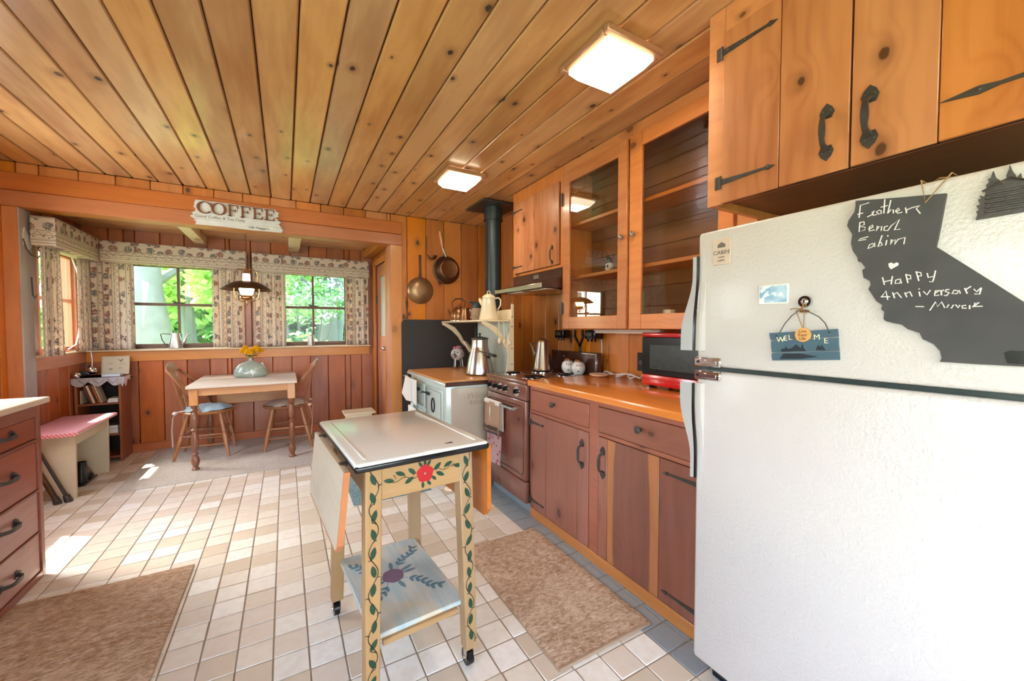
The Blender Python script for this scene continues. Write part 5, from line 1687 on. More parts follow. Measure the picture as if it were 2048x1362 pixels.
lx = -0.578
for ch, w in zip('COFFEE', (0.105, 0.105, 0.09, 0.09, 0.09, 0.09)):
    part('letter', serif_letter(ch, lx, 2.268, w, 0.098), 'letter', cs)
    lx += 0.5 * w + 0.046
bb = B().text('Good Coffee & Tea Daily', 0.034, (-0.47, yf - 0.0135, 2.182), (1, 0, 0), (0, 0, 1), 0.001)
part('script_lettering', bb, 'ink', cs)
part('script_lettering', B().text('Life Happens', 0.030, (-0.19, yf - 0.0115, 2.134), (1, 0, 0), (0, 0, 1), 0.001), 'ink', cs)

# ------------------------------------------------------------ things on the alcove sill
tp = thing('teapot', 'slim pewter teapot with swan spout on the sill of the first rear window', 'teapot', (-0.985, YB - 0.045, 1.037))
c = (-0.985, YB - 0.043, 1.037)
part('body', B().lathe([(0.0, 0.0), (0.060, 0.0), (0.062, 0.012), (0.036, 0.150), (0.034, 0.158), (0.0, 0.160)], c, 24, None, True, 1.0, 0.62), 'pewter', tp)
part('spout', B().tube([(c[0] + 0.05, c[1], c[2] + 0.045), (c[0] + 0.075, c[1], c[2] + 0.07), (c[0] + 0.088, c[1], c[2] + 0.12), (c[0] + 0.105, c[1], c[2] + 0.148), (c[0] + 0.125, c[1], c[2] + 0.150)], [0.016, 0.012, 0.008, 0.006, 0.005], 8), 'pewter', tp)
part('handle', B().tube([(c[0] - 0.034, c[1], c[2] + 0.145), (c[0] - 0.09, c[1], c[2] + 0.152), (c[0] - 0.118, c[1], c[2] + 0.148), (c[0] - 0.108, c[1], c[2] + 0.09), (c[0] - 0.085, c[1], c[2] + 0.045), (c[0] - 0.054, c[1], c[2] + 0.03)], 0.0045, 6), 'iron', tp)
tc_ = thing('tin_cup', 'small grey tin tumbler on the sill of the second rear window', 'cup', (0.262, YB - 0.04, 1.037))
part('body', B().lathe([(0.0, 0.0), (0.040, 0.0), (0.042, 0.01), (0.030, 0.125), (0.027, 0.125), (0.038, 0.012), (0.0, 0.010)], (0.262, YB - 0.046, 1.037), 20, None, False, 1, 0.7), 'pewter', tc_)
part('rim', B().tube([(0.262 + 0.031 * cos(a), YB - 0.046 + 0.022 * sin(a), 1.163) for a in [k * pi / 8 for k in range(16)]], 0.002, 5, True), 'pewter', tc_)

# ------------------------------------------------------------ dining table
tb = thing('dining_table', 'pale worn-top dining table with turned brown legs in the alcove', 'table', (-0.33, 4.78, 0))
TX0, TX1, TY0, TY1 = -0.748, 0.090, 4.305, 5.235
for k in range(5):
    a = TY0 + (TY1 - TY0) * k / 5
    part('top_board', B().box(TX0, a + 0.0004, 0.724, TX1, a + (TY1 - TY0) / 5 - 0.0004, 0.748, 0.002), 'tabletop', tb, 0)
part('apron', B().box(TX0 + 0.07, TY0 + 0.04, 0.655, TX1 - 0.07, TY0 + 0.06, 0.723, 0.002), 'tabwood', tb)
part('apron', B().box(TX0 + 0.07, TY1 - 0.06, 0.655, TX1 - 0.07, TY1 - 0.04, 0.723, 0.002), 'tabwood', tb)
part('apron', B().box(TX0 + 0.03, TY0 + 0.065, 0.655, TX0 + 0.05, TY1 - 0.065, 0.723, 0.002), 'tabwood', tb)
part('apron', B().box(TX1 - 0.05, TY0 + 0.065, 0.655, TX1 - 0.03, TY1 - 0.065, 0.723, 0.002), 'tabwood', tb)
part('drop_leaf', B().box(TX0 + 0.1, TY1 + 0.004, 0.43, TX1 - 0.06, TY1 + 0.022, 0.72, 0.003), 'tabwood', tb)
LP = [(0, .026), (.03, .030), (.06, .018), (.10, .026), (.15, .032), (.20, .026), (.23, .016), (.255, .027), (.28, .016), (.34, .024), (.46, .029), (.55, .024), (.60, .017), (.625, .029), (.65, .017), (.70, .026), (.78, .034), (.86, .026), (.90, .016), (.925, .030), (.95, .018), (1, .030)]
for x in (TX0 + 0.048, TX1 - 0.05):
    for y in (TY0 + 0.055, TY1 - 0.055):
        lg = part('leg', B().turned((x, y, 0), (x, y, 0.575), LP, 16), 'leg', tb)
        part('leg_block', B().box(x - 0.032, y - 0.032, 0.575, x + 0.032, y + 0.032, 0.723, 0.003), 'tabwood', lg)

vs_ = thing('vase', 'squat grey-green fan shaped pottery vase on the dining table', 'vase', (-0.31, 4.84, 0.748))
vx, vy, vz = -0.312, 4.84, 0.749
bb = B()
prof = [(0.118, 0.0), (0.138, 0.012), (0.142, 0.035), (0.132, 0.075), (0.108, 0.115), (0.075, 0.143), (0.040, 0.155), (0.020, 0.165), (0.013, 0.185), (0.016, 0.195)]
bb.lathe(prof, (vx, vy, vz), 32, None, True, 1.05, 0.42)
part('body', bb, 'vase', vs_)
bb = B()
for (cx, cz, rx, rz, rot) in ((-0.06, 0.085, 0.032, 0.062, -0.75), (0.075, 0.108, 0.020, 0.045, 0.85), (0.008, 0.035, 0.018, 0.045, 0.05)):
    pts = []
    for k in range(18):
        a = 2 * pi * k / 18
        px = cx + (rx * cos(a)) * cos(rot) - (rz * sin(a)) * sin(-rot) * -1 * -1
        px = cx + rx * cos(a) * cos(rot) + rz * sin(a) * sin(rot) * (1 if rot > 0 else 1) * (-1 if False else 1)
        pz = cz - rx * cos(a) * sin(rot) + rz * sin(a) * cos(rot)
        pts.append((px * (1 if True else 1), max(0.004, pz)))
    # lay the petal on the curved side
    v2 = []
    for (px, pz) in pts:
        rr = 0.142
        for (r0, z0), (r1, z1) in zip(prof, prof[1:]):
            if z0 <= pz <= z1: rr = r0 + (r1 - r0) * (pz - z0) / (z1 - z0)
        q = max(0.0, 1 - (px / (rr * 1.05)) ** 2)
        v2.append(bb.bm.verts.new((vx + px, vy - rr * 0.42 * sqrt(q) - 0.0025, vz + pz)))
    bb.bm.faces.new(v2)
part('petal_pattern', bb, 'vasepale', vs_, smooth=False)
rd = random.Random(3)
for k, (dx, dz, r, dy) in enumerate([(-0.062, 0.262, 0.030, 0.0), (-0.008, 0.252, 0.040, -0.02), (0.046, 0.278, 0.038, 0.0), (0.082, 0.262, 0.030, 0.02), (-0.045, 0.298, 0.024, 0.02)]):
    lab = ['marigold bloom at the left of the vase bunch', 'largest marigold bloom at the front centre of the vase bunch', 'marigold bloom right of centre and topmost in the vase bunch',
           'marigold bloom at the right edge of the vase bunch', 'small marigold bloom at the upper left of the vase bunch'][k]
    f_ = thing('marigold', 'yellow ' + lab, 'flower', (vx + dx, vy + dy, vz + dz), 0, 'yellow marigolds in the pottery vase')
    bb = B()
    for ring in range(5):
        nn = 6 + ring * 3
        for i in range(nn):
            a = 2 * pi * i / nn + ring * 0.4
            el = radians(85 - ring * 24)
            d = Vector((cos(a) * cos(el), sin(a) * cos(el), sin(el)))
            p = Vector((vx + dx, vy + dy, vz + dz)) + d * r * 0.62
            s = d.orthogonal().normalized()
            w_ = d.cross(s)
            v = [p - s * r * 0.25 - w_ * r * 0.1, p + d * r * 0.42 - s * r * 0.3 + w_ * r * 0.2, p + d * r * 0.5 + s * r * 0.1 - w_ * r * 0.15, p + d * r * 0.42 + s * r * 0.3 + w_ * r * 0.2, p + s * r * 0.25 - w_ * r * 0.1]
            bb.bm.faces.new([bb.bm.verts.new(q) for q in v])
    bb.ball((vx + dx, vy + dy, vz + dz), r * 0.7, sub=2)
    part('bloom', bb, 'yellow', f_, smooth=False)
    part('stem', B().tube([(vx + dx, vy + dy, vz + dz - r * 0.6), (vx + dx * 0.4, vy + dy * 0.4, vz + 0.22), (vx, vy, vz + 0.188)], 0.0025, 5), 'stem', f_)
    bb = B()
    for q in range(3):
        a = q * 2.1 + k
        p = Vector((vx + dx * 0.5, vy + dy * 0.5, vz + 0.222))
        e = p + Vector((cos(a) * 0.035, sin(a) * 0.03, -0.012))
        s = Vector((-sin(a), cos(a), 0.3)) * 0.009
        m_ = (p + e) / 2
        bb.bm.faces.new([bb.bm.verts.new(z) for z in (p, m_ + s, e, m_ - s)])
    part('leaf', bb, 'stem', f_, smooth=False)


# ------------------------------------------------------------ chairs
def make_chair(label, x, y, rz):
    t = thing('dining_chair', label, 'chair', (x, y, 0), rz, 'oak bow-back chairs at the dining table')
    P = lambda nm, b, mt, par=None: part(nm, b, mt, par or t, None, True, None, True)
    bb = B().lathe([(0.0, 0.425), (0.19, 0.425), (0.212, 0.432), (0.218, 0.445), (0.21, 0.456), (0.19, 0.452), (0.0, 0.446)], (0, 0, 0), 32, None, False, 1.03, 0.98)
    P('seat', bb, 'chair')
    LG = [(0, .010), (.1, .013), (.35, .019), (.5, .018), (.56, .013), (.58, .020), (.62, .014), (.66, .020), (.72, .015), (.85, .018), (1, .016)]
    ft = [(0.195, 0.17), (0.195, -0.17), (-0.235, 0.17), (-0.235, -0.17)]
    tp_ = [(0.12, 0.12), (0.12, -0.12), (-0.13, 0.12), (-0.13, -0.12)]
    for (fx, fy), (ux_, uy_) in zip(ft, tp_):
        P('leg', B().turned((fx, fy, 0), (ux_, uy_, 0.428), LG, 12), 'chair')

    def at(i, h):
        (fx, fy), (ux_, uy_) = ft[i], tp_[i]
        k = h / 0.428
        return (fx + (ux_ - fx) * k, fy + (uy_ - fy) * k, h)
    SP = [(0, .006), (.2, .008), (.5, .0105), (.8, .008), (1, .006)]
    for i, j, h in ((0, 1, 0.26), (2, 3, 0.20), (0, 2, 0.225), (1, 3, 0.225), (0, 2, 0.13), (1, 3, 0.13), (0, 1, 0.16)):
        P('stretcher', B().turned(at(i, h), at(j, h), SP, 8), 'chair')
    # broad steam-bent bow
    pts, ws = [], []
    for k in range(21):
        a = -pi / 2 + pi * k / 20
        yy = sin(a) * 0.205
        e = cos(a)
        xx = -0.02 - 0.19 * min(1, e * 1.25) ** 0.8 - 0.05 * e
        zz = 0.455 + 0.43 * (e ** 0.55)
        pts.append((xx, yy, zz))
        ws.append(0.026 + 0.064 * e)
    bb = B().ribbon(pts, ws, 0.018, (-0.75, 0, 0.8))
    P('bow', bb, 'chair')
    for yy in (-0.10, -0.035, 0.035, 0.10):
        P('spindle', B().turned((-0.165, yy * 0.9, 0.45), (-0.255, yy * 1.15, 0.845), [(0, .007), (.2, .010), (.3, .014), (.36, .009), (.42, .014), (.5, .016), (.58, .010), (.64, .013), (.8, .009), (1, .006)], 8), 'chair')
    return t


chA = make_chair('oak bow-back chair on the left side of the dining table, blue cushion', -0.675, 4.87, radians(-4))
chB = make_chair('oak bow-back chair on the right side of the dining table, mauve cushion', 0.005, 4.80, radians(176))


def cushion(label, x, y, rz, mt, tie):
    c = thing('seat_cushion', label, 'cushion', (x, y, 0.456), rz, 'tied patchwork cushions on the dining chairs')
    b = B()
    n = 40

    def f(u, v):
        a = 2 * pi * u
        r = v
        w = 1 + 0.035 * sin(7 * a) + 0.02 * sin(13 * a + 1)
        R_ = 0.195 * w * r
        h = 0.038 * (1 - r ** 4) + 0.004 * sin(9 * a) * r + 0.003 * sin(31 * r + 5 * a)
        return Vector((R_ * cos(a), R_ * sin(a), 0.003 + h))
    b.grid(f, n, 8, True)
    b.grid(lambda u, v: Vector((0.185 * v * cos(2 * pi * u), 0.185 * v * sin(2 * pi * u), 0.0015)), n, 2, True)
    part('pad', b, mt, c, None, True, None, True)
    for sg in (-1, 1):
        b = B()
        b.ribbon([(-0.15, sg * 0.13, 0.012), (-0.205, sg * 0.16, 0.01), (-0.225, sg * 0.175, -0.04), (-0.235, sg * 0.17, -0.16), (-0.228, sg * 0.18, -0.31)], [0.02, 0.03, 0.03, 0.036, 0.042], 0.003, (0, 1, 0.2))
        b.ball((-0.215, sg * 0.165, 0.0), 0.022, (1, 1.2, 0.8), 1)
        part('tie', b, tie, c, None, True, None, True)
    return c


cushion('blue patchwork cushion tied to the left dining chair', -0.675, 4.87, radians(-4), 'cushblue', 'lace')
cushion('mauve and cream patchwork cushion tied to the right dining chair', 0.005, 4.80, radians(176), 'cushgrey', 'towelcream')

# ------------------------------------------------------------ rolling cart in the foreground
CA = radians(4.5)
ct_ = thing('rolling_cart', 'painted drop-leaf kitchen cart on casters with white enamel top and vines', 'cart', (0.374, 1.587, 0), CA)


def cp_(nm, b, mt, par=None, axis=None, smooth=True):
    return part(nm, b, mt, par or ct_, axis, smooth, None, True)


def cw(px, py):      # local helper: nothing moves, keeps numbers readable
    return px, py


TW, TL, TZ = 0.228, 0.335, 0.845
bb = B().box(-TW, -TL, TZ - 0.024, TW, TL, TZ, 0.010, 3)
top = cp_('enamel_top', bb, 'white')
cp_('black_edge', B().box(-TW - 0.0025, -TL - 0.0025, TZ - 0.029, TW + 0.0025, TL + 0.0025, TZ - 0.006, 0.009, 3), 'black', top)
for sx in (-1, 1):
    cp_('ridge', B().box(sx * (TW - 0.036) - 0.004, -TL + 0.04, TZ - 0.002, sx * (TW - 0.036) + 0.004, TL - 0.04, TZ + 0.0022, 0.002, 2), 'white', top)
cp_('chip', B().prism([(-0.02, 0), (-0.006, 0.006), (0.006, 0.010), (0.014, 0.004), (0.010, -0.006), (-0.008, -0.004)], (0.10, -TL + 0.055, TZ + 0.0002), (1, 0, 0), (0, 1, 0), 0.0006), 'iron', top)
LX, LY, LW = 0.165, 0.262, 0.026
for sx in (-1, 1):
    for sy in (-1, 1):
        bb = B()
        b0, b1 = LW * 0.86, LW
        n0 = [(sx * (LX + 0.012), sy * (LY + 0.012), 0.075, b0), (sx * (LX - 0.004), sy * (LY - 0.004), 0.816, b1)]
        vs = []
        for (cx, cy, cz, h) in n0:
            vs.append([bb.bm.verts.new((cx + a * h, cy + b_ * h, cz)) for a, b_ in ((-1, -1), (1, -1), (1, 1), (-1, 1))])
        bb.bm.faces.new(vs[0][::-1])
        bb.bm.faces.new(vs[1])
        for i in range(4):
            j = (i + 1) % 4
            bb.bm.faces.new((vs[0][i], vs[0][j], vs[1][j], vs[1][i]))
        bmesh.ops.bevel(bb.bm, geom=bb.bm.edges[:], offset=0.0025, segments=1, affect='EDGES')
        lg = cp_('leg', bb, 'cartwood', None, 2)
        cx, cy = sx * (LX + 0.013), sy * (LY + 0.013)
        cs_ = cp_('caster', B().cyl((cx - 0.011, cy + 0.012, 0.03), (cx + 0.011, cy + 0.012, 0.03), 0.030, n=20), 'black')
        cp_('fork', B().box(cx - 0.016, cy - 0.006, 0.024, cx - 0.012, cy + 0.018, 0.072, 0.002).box(cx + 0.012, cy - 0.006, 0.024, cx + 0.016, cy + 0.018, 0.072, 0.002)
            .box(cx - 0.016, cy - 0.010, 0.066, cx + 0.016, cy + 0.016, 0.076, 0.002).cyl((cx - 0.018, cy + 0.012, 0.03), (cx + 0.018, cy + 0.012, 0.03), 0.006, n=8), 'steel', cs_)
FYF = -LY - LW + 0.006
ap = cp_('front_apron', B().box(-LX + LW, FYF, 0.700, LX - LW, FYF + 0.018, 0.816, 0.002), 'cartwood')
cp_('rear_apron', B().box(-LX + LW, LY + LW - 0.024, 0.700, LX - LW, LY + LW - 0.006, 0.816, 0.002), 'cartwood')
for sx in (-1, 1):
    cp_('side_apron', B().box(sx * (LX + 0.010), -LY + LW, 0.700, sx * (LX - 0.008), LY - LW, 0.816, 0.002), 'cartwood')
sh = cp_('shelf', B().box(-0.166, -0.262, 0.232, 0.166, 0.262, 0.250, 0.003), 'shelfpaint')
cp_('shelf_rail', B().box(-0.135, -0.272, 0.212, 0.135, -0.256, 0.232, 0.002), 'cartwood')
# drop leaves hang at both sides
for sx, zb, mt in ((-1, 0.57, 'cartback'), (1, 0.545, 'leaf')):
    x = sx * (TW + 0.016)
    h = TZ - 0.030 - zb
    pts = [(-0.295, 0), (0.275, 0), (0.275, -h + 0.03), (0.25, -h), (-0.27, -h), (-0.295, -h + 0.03)]
    lean_ = (0.10 if sx < 0 else 0.0, 0, 1)
    lf = cp_('drop_leaf', B().prism(pts, (x + (-0.008 if sx < 0 else 0.0), 0.0, TZ - 0.03), (0, 1, 0), lean_, 0.017), mt, None, 1)
    if sx < 0:
        cp_('leaf_edge', B().prism([(-0.2965, 0.001), (-0.290, 0.001), (-0.290, -h + 0.02), (-0.27, -h + 0.004), (0.25, -h + 0.004), (0.25, -h - 0.001), (-0.27, -h - 0.001), (-0.2965, -h + 0.028)], (x - 0.0085, 0.0, TZ - 0.03), (0, 1, 0), lean_, 0.018), 'leaf', lf)
    for y in (-0.2, 0.2):
        cp_('hinge', B().box(sx * (TW - 0.02), y - 0.018, TZ - 0.036, sx * (TW + 0.022), y + 0.018, TZ - 0.030, 0.002).cyl((sx * (TW + 0.008), y - 0.02, TZ - 0.036), (sx * (TW + 0.008), y + 0.02, TZ - 0.036), 0.006, n=8), 'iron', lf)


def leaf_shape(b, c, ux, uy, nn, L, w, t=0.0007):
    c = Vector(c)
    b.prism([(-L / 2, 0), (-L * 0.25, w * 0.42), (L * 0.05, w / 2), (L * 0.3, w * 0.33), (L / 2, 0), (L * 0.3, -w * 0.33), (L * 0.05, -w / 2), (-L * 0.25, -w * 0.42)], c, ux, uy, t)


def rot2(ux, uy, a):
    ux, uy = Vector(ux), Vector(uy)
    return ux * cos(a) + uy * sin(a), uy * cos(a) - ux * sin(a)


# vines painted on the two front legs (face towards -y)
for sx in (-1, 1):
    vine, leaves = B(), B()
    zt, zb = 0.80, 0.10
    pts = []
    N = 60
    def ctr(z, sx=sx):
        k = (z - 0.075) / (0.816 - 0.075)
        cx = sx * (LX + 0.012 + (-0.016) * k)
        cy = -(LY + 0.012 - 0.016 * k) - LW * (0.86 + 0.14 * k) - 0.0006
        return cx, cy
    for i in range(N + 1):
        z = zt + (zb - zt) * i / N
        cx, cy = ctr(z)
        pts.append((cx + 0.015 * sin(i / N * 2 * pi * 5.2 + sx), cy, z))
    vine.tube(pts, 0.0014, 4)
    m = 12
    for i in range(m):
        z = zt - 0.01 + (zb - zt) * (i + 0.3) / m
        cx, cy = ctr(z)
        ph = sin((zt - z) / (zt - zb) * 2 * pi * 5.2 + sx)
        side = -1 if ph > 0 else 1
        a = (1.2 if side > 0 else 1.9) + 0.2 * sin(i * 3.3)
        ux, uy = rot2((1, 0, 0), (0, 0, 1), a)
        leaf_shape(leaves, (cx + 0.012 * ph * 0.4 + side * 0.004, cy + 0.0003, z), ux, uy, None, 0.042, 0.018)
        zz = z - 0.026
        cx2, cy2 = ctr(zz)
        s0 = cx2 + 0.012 * sin((zt - zz) / (zt - zb) * 2 * pi * 5.2 + sx)
        vine.tube([(s0, cy2, zz), (s0 - side * 0.006, cy2, zz + 0.006), (s0 - side * 0.013, cy2, zz + 0.006)], 0.0014, 4)
    lg = [o for o in ct_.children if o.name.startswith('leg')][0 if sx < 0 else 2]
    cp_('vine', vine, 'vinepaint', lg)
    cp_('painted_leaf', leaves, 'leafpaint', lg)['kind'] = 'stuff'

# rose spray on the front apron
fy = FYF - 0.0006
bb = B()
pts = []
for k in range(24):
    a = 2 * pi * k / 24
    r = 0.029 * (1 + 0.06 * sin(5 * a))
    pts.append((0.0 + r * cos(a), 0.757 + r * sin(a)))
bb.prism(pts, (0.008, fy, 0), (1, 0, 0), (0, 0, 1), 0.0012)
rs = cp_('painted_rose', bb, 'red2', ap)
cp_('rose_centre', B().ball((0.008, fy - 0.0012, 0.757), 0.0045, (1, 0.3, 1), 1), 'pewter', ap)
vn, lv = B(), B()
for sg in (-1, 1):
    vn.tube([(0.008 + sg * (0.024 + 0.014 * k), fy, 0.757 + sg * 0.004 + 0.006 * sin(k * 1.4) * sg) for k in range(8)], 0.001, 4)
    for (dx, dz, a) in ((0.045, 0.014, 0.7), (0.055, -0.014, -0.5), (0.085, 0.014, 0.4), (0.122, 0.002 * sg, -0.2 * sg)):
        ux, uy = rot2((1, 0, 0), (0, 0, 1), a * sg)
        leaf_shape(lv, (0.008 + sg * dx, fy + 0.0003, 0.759 + dz * (1 if sg > 0 else 1)), ux, uy, None, 0.036, 0.015)
    for dx in (0.04, 0.07, 0.1):
        vn.tube([(0.008 + sg * dx, fy, 0.759), (0.008 + sg * (dx + 0.004), fy, 0.769), (0.008 + sg * (dx + 0.008), fy, 0.773)], 0.0011, 4)
for (dx, dz, a) in ((0.0, 0.036, 1.57), (-0.016, 0.033, 2.2), (0.014, 0.033, 0.9), (-0.008, -0.038, 1.6), (0.014, -0.035, -0.9), (0.032, -0.022, -0.8)):
    ux, uy = rot2((1, 0, 0), (0, 0, 1), a)
    leaf_shape(lv, (0.008 + dx, fy + 0.0003, 0.757 + dz), ux, uy, None, 0.024, 0.011)
cp_('vine', vn, 'vinepaint', ap)
cp_('painted_leaf', lv, 'leafpaint', ap)['kind'] = 'stuff'

# purple flower and sprays on the shelf
zt = 0.2502
bb = B()
bb.prism([(0.042 * cos(a) * (1 + 0.05 * sin(4 * a)), 0.046 * sin(a) * (1 + 0.04 * sin(6 * a))) for a in [2 * pi * k / 26 for k in range(26)]], (-0.01, 0.02, zt), (1, 0, 0), (0, 1, 0), 0.0008)
cp_('painted_flower', bb, 'purplepaint', sh)
lv, vn = B(), B()
for a0 in (0.0, 0.35, 2.8, 3.14, 3.5, 4.9, 1.4):
    for k in range(1):
        c_ = (-0.01 + cos(a0) * 0.066, 0.02 + sin(a0) * 0.07, zt)
        ux, uy = rot2((1, 0, 0), (0, 1, 0), a0)
        leaf_shape(lv, c_, ux, uy, None, 0.062, 0.016)
for a0 in (0.85, 2.35, 3.95, 5.5):
    pts = [(-0.01 + cos(a0 + 0.1 * sin(k)) * (0.045 + 0.024 * k), 0.02 + sin(a0 + 0.1 * sin(k)) * (0.05 + 0.026 * k), zt) for k in range(7)]
    vn.tube(pts, 0.0010, 4)
    for k, p in enumerate(pts[1:]):
        for sg in (-1, 1):
            ux, uy = rot2((1, 0, 0), (0, 1, 0), a0 + sg * 0.7)
            c_ = (p[0] + ux.x * 0.014, p[1] + ux.y * 0.014, zt)
            if abs(c_[0]) < 0.15 and abs(c_[1]) < 0.25:
                leaf_shape(lv, c_, ux, uy, None, 0.034, 0.014)
cp_('painted_leaf', lv, 'bluepaint', sh)['kind'] = 'stuff'
cp_('vine', vn, 'bluepaint', sh)

# ------------------------------------------------------------ rugs
def rug(label, x0, y0, x1, y1, mt, t, edge=True, nx=60, name='rug', rz=0.0, fringe=0.004):
    c = ((x0 + x1) / 2, (y0 + y1) / 2, 0.001)
    r = thing(name, label, 'rug', c, rz)
    w, h = (x1 - x0) / 2, (y1 - y0) / 2
    ny = max(6, int(nx * h / w))
    b = B()

    def f(u, v):
        x, y = -w + 2 * w * u, -h + 2 * h * v
        e = min(1.0, min(u, 1 - u, v, 1 - v) * 14)
        z = t * (0.55 + 0.45 * e) + fringe * noise.noise(Vector((x * 22, y * 22, 1))) * (0.5 + 0.5 * e)
        x += 0.003 * noise.noise(Vector((y * 9, 3, 0)))
        y += 0.003 * noise.noise(Vector((x * 9, 7, 0)))
        return Vector((x, y, z))
    b.grid(f, nx, ny)
    part('pile', b, mt, r, None, True, None, True)
    part('backing', B().box(-w - 0.002, -h - 0.002, 0, w + 0.002, h + 0.002, t * 0.5, 0.001), 'rugedge' if edge else mt, r, None, True, None, True)
    if edge:
        part('bound_edge', B().box(-w + 0.002, -h - 0.008, 0, w - 0.002, -h + 0.004, t * 0.8, 0.002), 'rugedge', r, None, True, None, True)
    return r


rug('grey-beige carpet under the dining table filling the alcove floor', -1.15, 4.06, 0.955, 5.305, 'carpet', 0.008, False, 40, 'carpet', 0.0, 0.001)
rug('tan shag rug in the left foreground beside the red-brown dresser', -1.10, 1.45, -0.437, 2.615, 'rugtan', 0.012, True, 70)
rug('tan shag rug on the floor in front of the base cabinet', 0.845, 1.14, 1.318, 2.05, 'rugtan', 0.014, True, 70)
rug('thin blue-grey mat on the floor in front of the wood stove', 0.40, 2.94, 0.96, 3.55, 'matblue', 0.006, False, 30, 'mat', 0.0, 0.001)

# ------------------------------------------------------------ wood-burning cookstove with warming shelf
SX0, SX1, SY0, SY1, SZ = 1.02, 1.62, 2.815, 3.80, 0.85
ws_ = thing('cookstove', 'cream and pale green enamel wood cookstove with raised warming shelf', 'stove', (1.32, 3.3, 0))
part('body', B().box(SX0 + 0.02, SY0 + 0.015, 0.16, SX1, SY1 - 0.015, 0.815, 0.008, 2), 'greenamel', ws_)
part('side_panel', B().box(SX0 + 0.06, SY0 + 0.008, 0.20, SX1 - 0.02, SY0 + 0.016, 0.79, 0.003), 'sidepanel', ws_)
bb = B()
bb.text('Wilder', 0.07, (1.30, SY0 + 0.0075, 0.70), (1, 0, 0), (0, 0, 1), 0.0008, 'CENTER', 0.3).text('RANGE', 0.05, (1.31, SY0 + 0.0075, 0.655), (1, 0, 0), (0, 0, 1), 0.0008)
part('embossed_lettering', bb, 'emboss', ws_)
part('rim', B().box(SX0 - 0.012, SY0, 0.812, SX1 + 0.01, SY1 + 0.01, 0.838, 0.009, 2), 'greenamel', ws_)
part('dark_edge', B().box(SX0 + 0.01, SY0 - 0.003, 0.806, SX1, SY0 + 0.0, 0.838, 0.001), 'rangedark', ws_)
part('top_cover', B().box(SX0 - 0.002, SY0 - 0.001, 0.8385, SX1, SY1 + 0.004, SZ, 0.003), 'stovetop', ws_, label='orange wooden board covering the cooktop')
# front (faces -x): doors
for y0, y1, z0, z1 in ((SY0 + 0.06, SY0 + 0.46, 0.32, 0.77), (SY0 + 0.50, SY0 + 0.74, 0.56, 0.77), (SY0 + 0.50, SY0 + 0.74, 0.32, 0.53), (SY0 + 0.77, SY1 - 0.04, 0.32, 0.77)):
    dd = part('door', B().box(SX0 + 0.004, y0, z0, SX0 + 0.02, y1, z1, 0.008, 2), 'greenamel', ws_)
    bb = B()
    c1 = 0.03
    loop = [(SX0 + 0.003, y0 + a, z0 + b_) for a, b_ in ((c1, 0.02), (y1 - y0 - c1, 0.02), (y1 - y0 - 0.02, c1), (y1 - y0 - 0.02, z1 - z0 - c1), (y1 - y0 - c1, z1 - z0 - 0.02), (c1, z1 - z0 - 0.02), (0.02, z1 - z0 - c1), (0.02, c1))]
    part('outline', bb.tube(loop, 0.002, 4, True), 'teal', dd)
    if y1 - y0 > 0.3:
        part('medallion', B().tube([(SX0 - 0.001, (y0 + y1) / 2 + 0.035 * cos(a), 0.63 + 0.055 * sin(a)) for a in [k * pi / 10 for k in range(20)]], 0.006, 5, True), 'navy', dd)
    part('latch', B().box(SX0 - 0.012, y1 - 0.11, z1 - 0.075, SX0 + 0.004, y1 - 0.04, z1 - 0.05, 0.004).tube([(SX0 - 0.008, y1 - 0.05, z1 - 0.06), (SX0 - 0.03, y1 - 0.02, z1 - 0.055), (SX0 - 0.03, y1 + 0.01, z1 - 0.065)], 0.007, 6), 'navy', dd)
part('towel_rail', B().tube([(SX0 - 0.01, SY1 - 0.32, 0.80), (SX0 - 0.05, SY1 - 0.30, 0.795), (SX0 - 0.05, SY1 - 0.01, 0.795), (SX0 - 0.01, SY1 + 0.0, 0.80)], 0.006, 6), 'chrome', ws_)
part('base_skirt', B().box(SX0 + 0.015, SY0 + 0.02, 0.16, SX0 + 0.03, SY1 - 0.02, 0.30, 0.004), 'greenamel', ws_)
for x in (SX0 + 0.07, SX1 - 0.06):
    for y in (SY0 + 0.08, SY1 - 0.08):
        part('leg', B().lathe([(0.0, 0.0), (0.045, 0.0), (0.042, 0.012), (0.03, 0.02), (0.026, 0.06), (0.034, 0.12), (0.045, 0.16)], (x, y, 0.0), 14, None, False), 'cream', ws_)
# back panel, warming shelf and brackets
part('back_panel', B().box(SX1 - 0.010, SY0 + 0.08, SZ, SX1 + 0.0, SY1 - 0.30, 1.30, 0.003), 'greenamel', ws_)
part('shelf', B().box(1.345, SY0 + 0.04, 1.298, SX1, SY1 - 0.02, 1.314, 0.006, 2), 'cream', ws_)
part('shelf_backrail', B().box(SX1 - 0.02, SY0 + 0.02, 1.315, SX1 + 0.004, SY0 + 0.26, 1.40, 0.004), 'cream', ws_)
part('dark_post', B().box(SX1 - 0.03, SY1 - 0.30, SZ, SX1 - 0.01, SY1 - 0.27, 1.298, 0.002), 'navy', ws_)
pts = [(SX1 - 0.075, SZ), (SX1 + 0.006, SZ), (SX1 + 0.006, 1.44), (SX1 - 0.012, 1.445), (SX1 - 0.02, 1.30), (SX1 - 0.03, 1.22), (SX1 - 0.05, 1.17), (SX1 - 0.055, 1.10), (SX1 - 0.045, 1.02), (SX1 - 0.05, 0.95)]
part('upright', B().prism(pts, (0, SY0 + 0.028, 0), (1, 0, 0), (0, 0, 1), 0.016), 'cream', ws_)
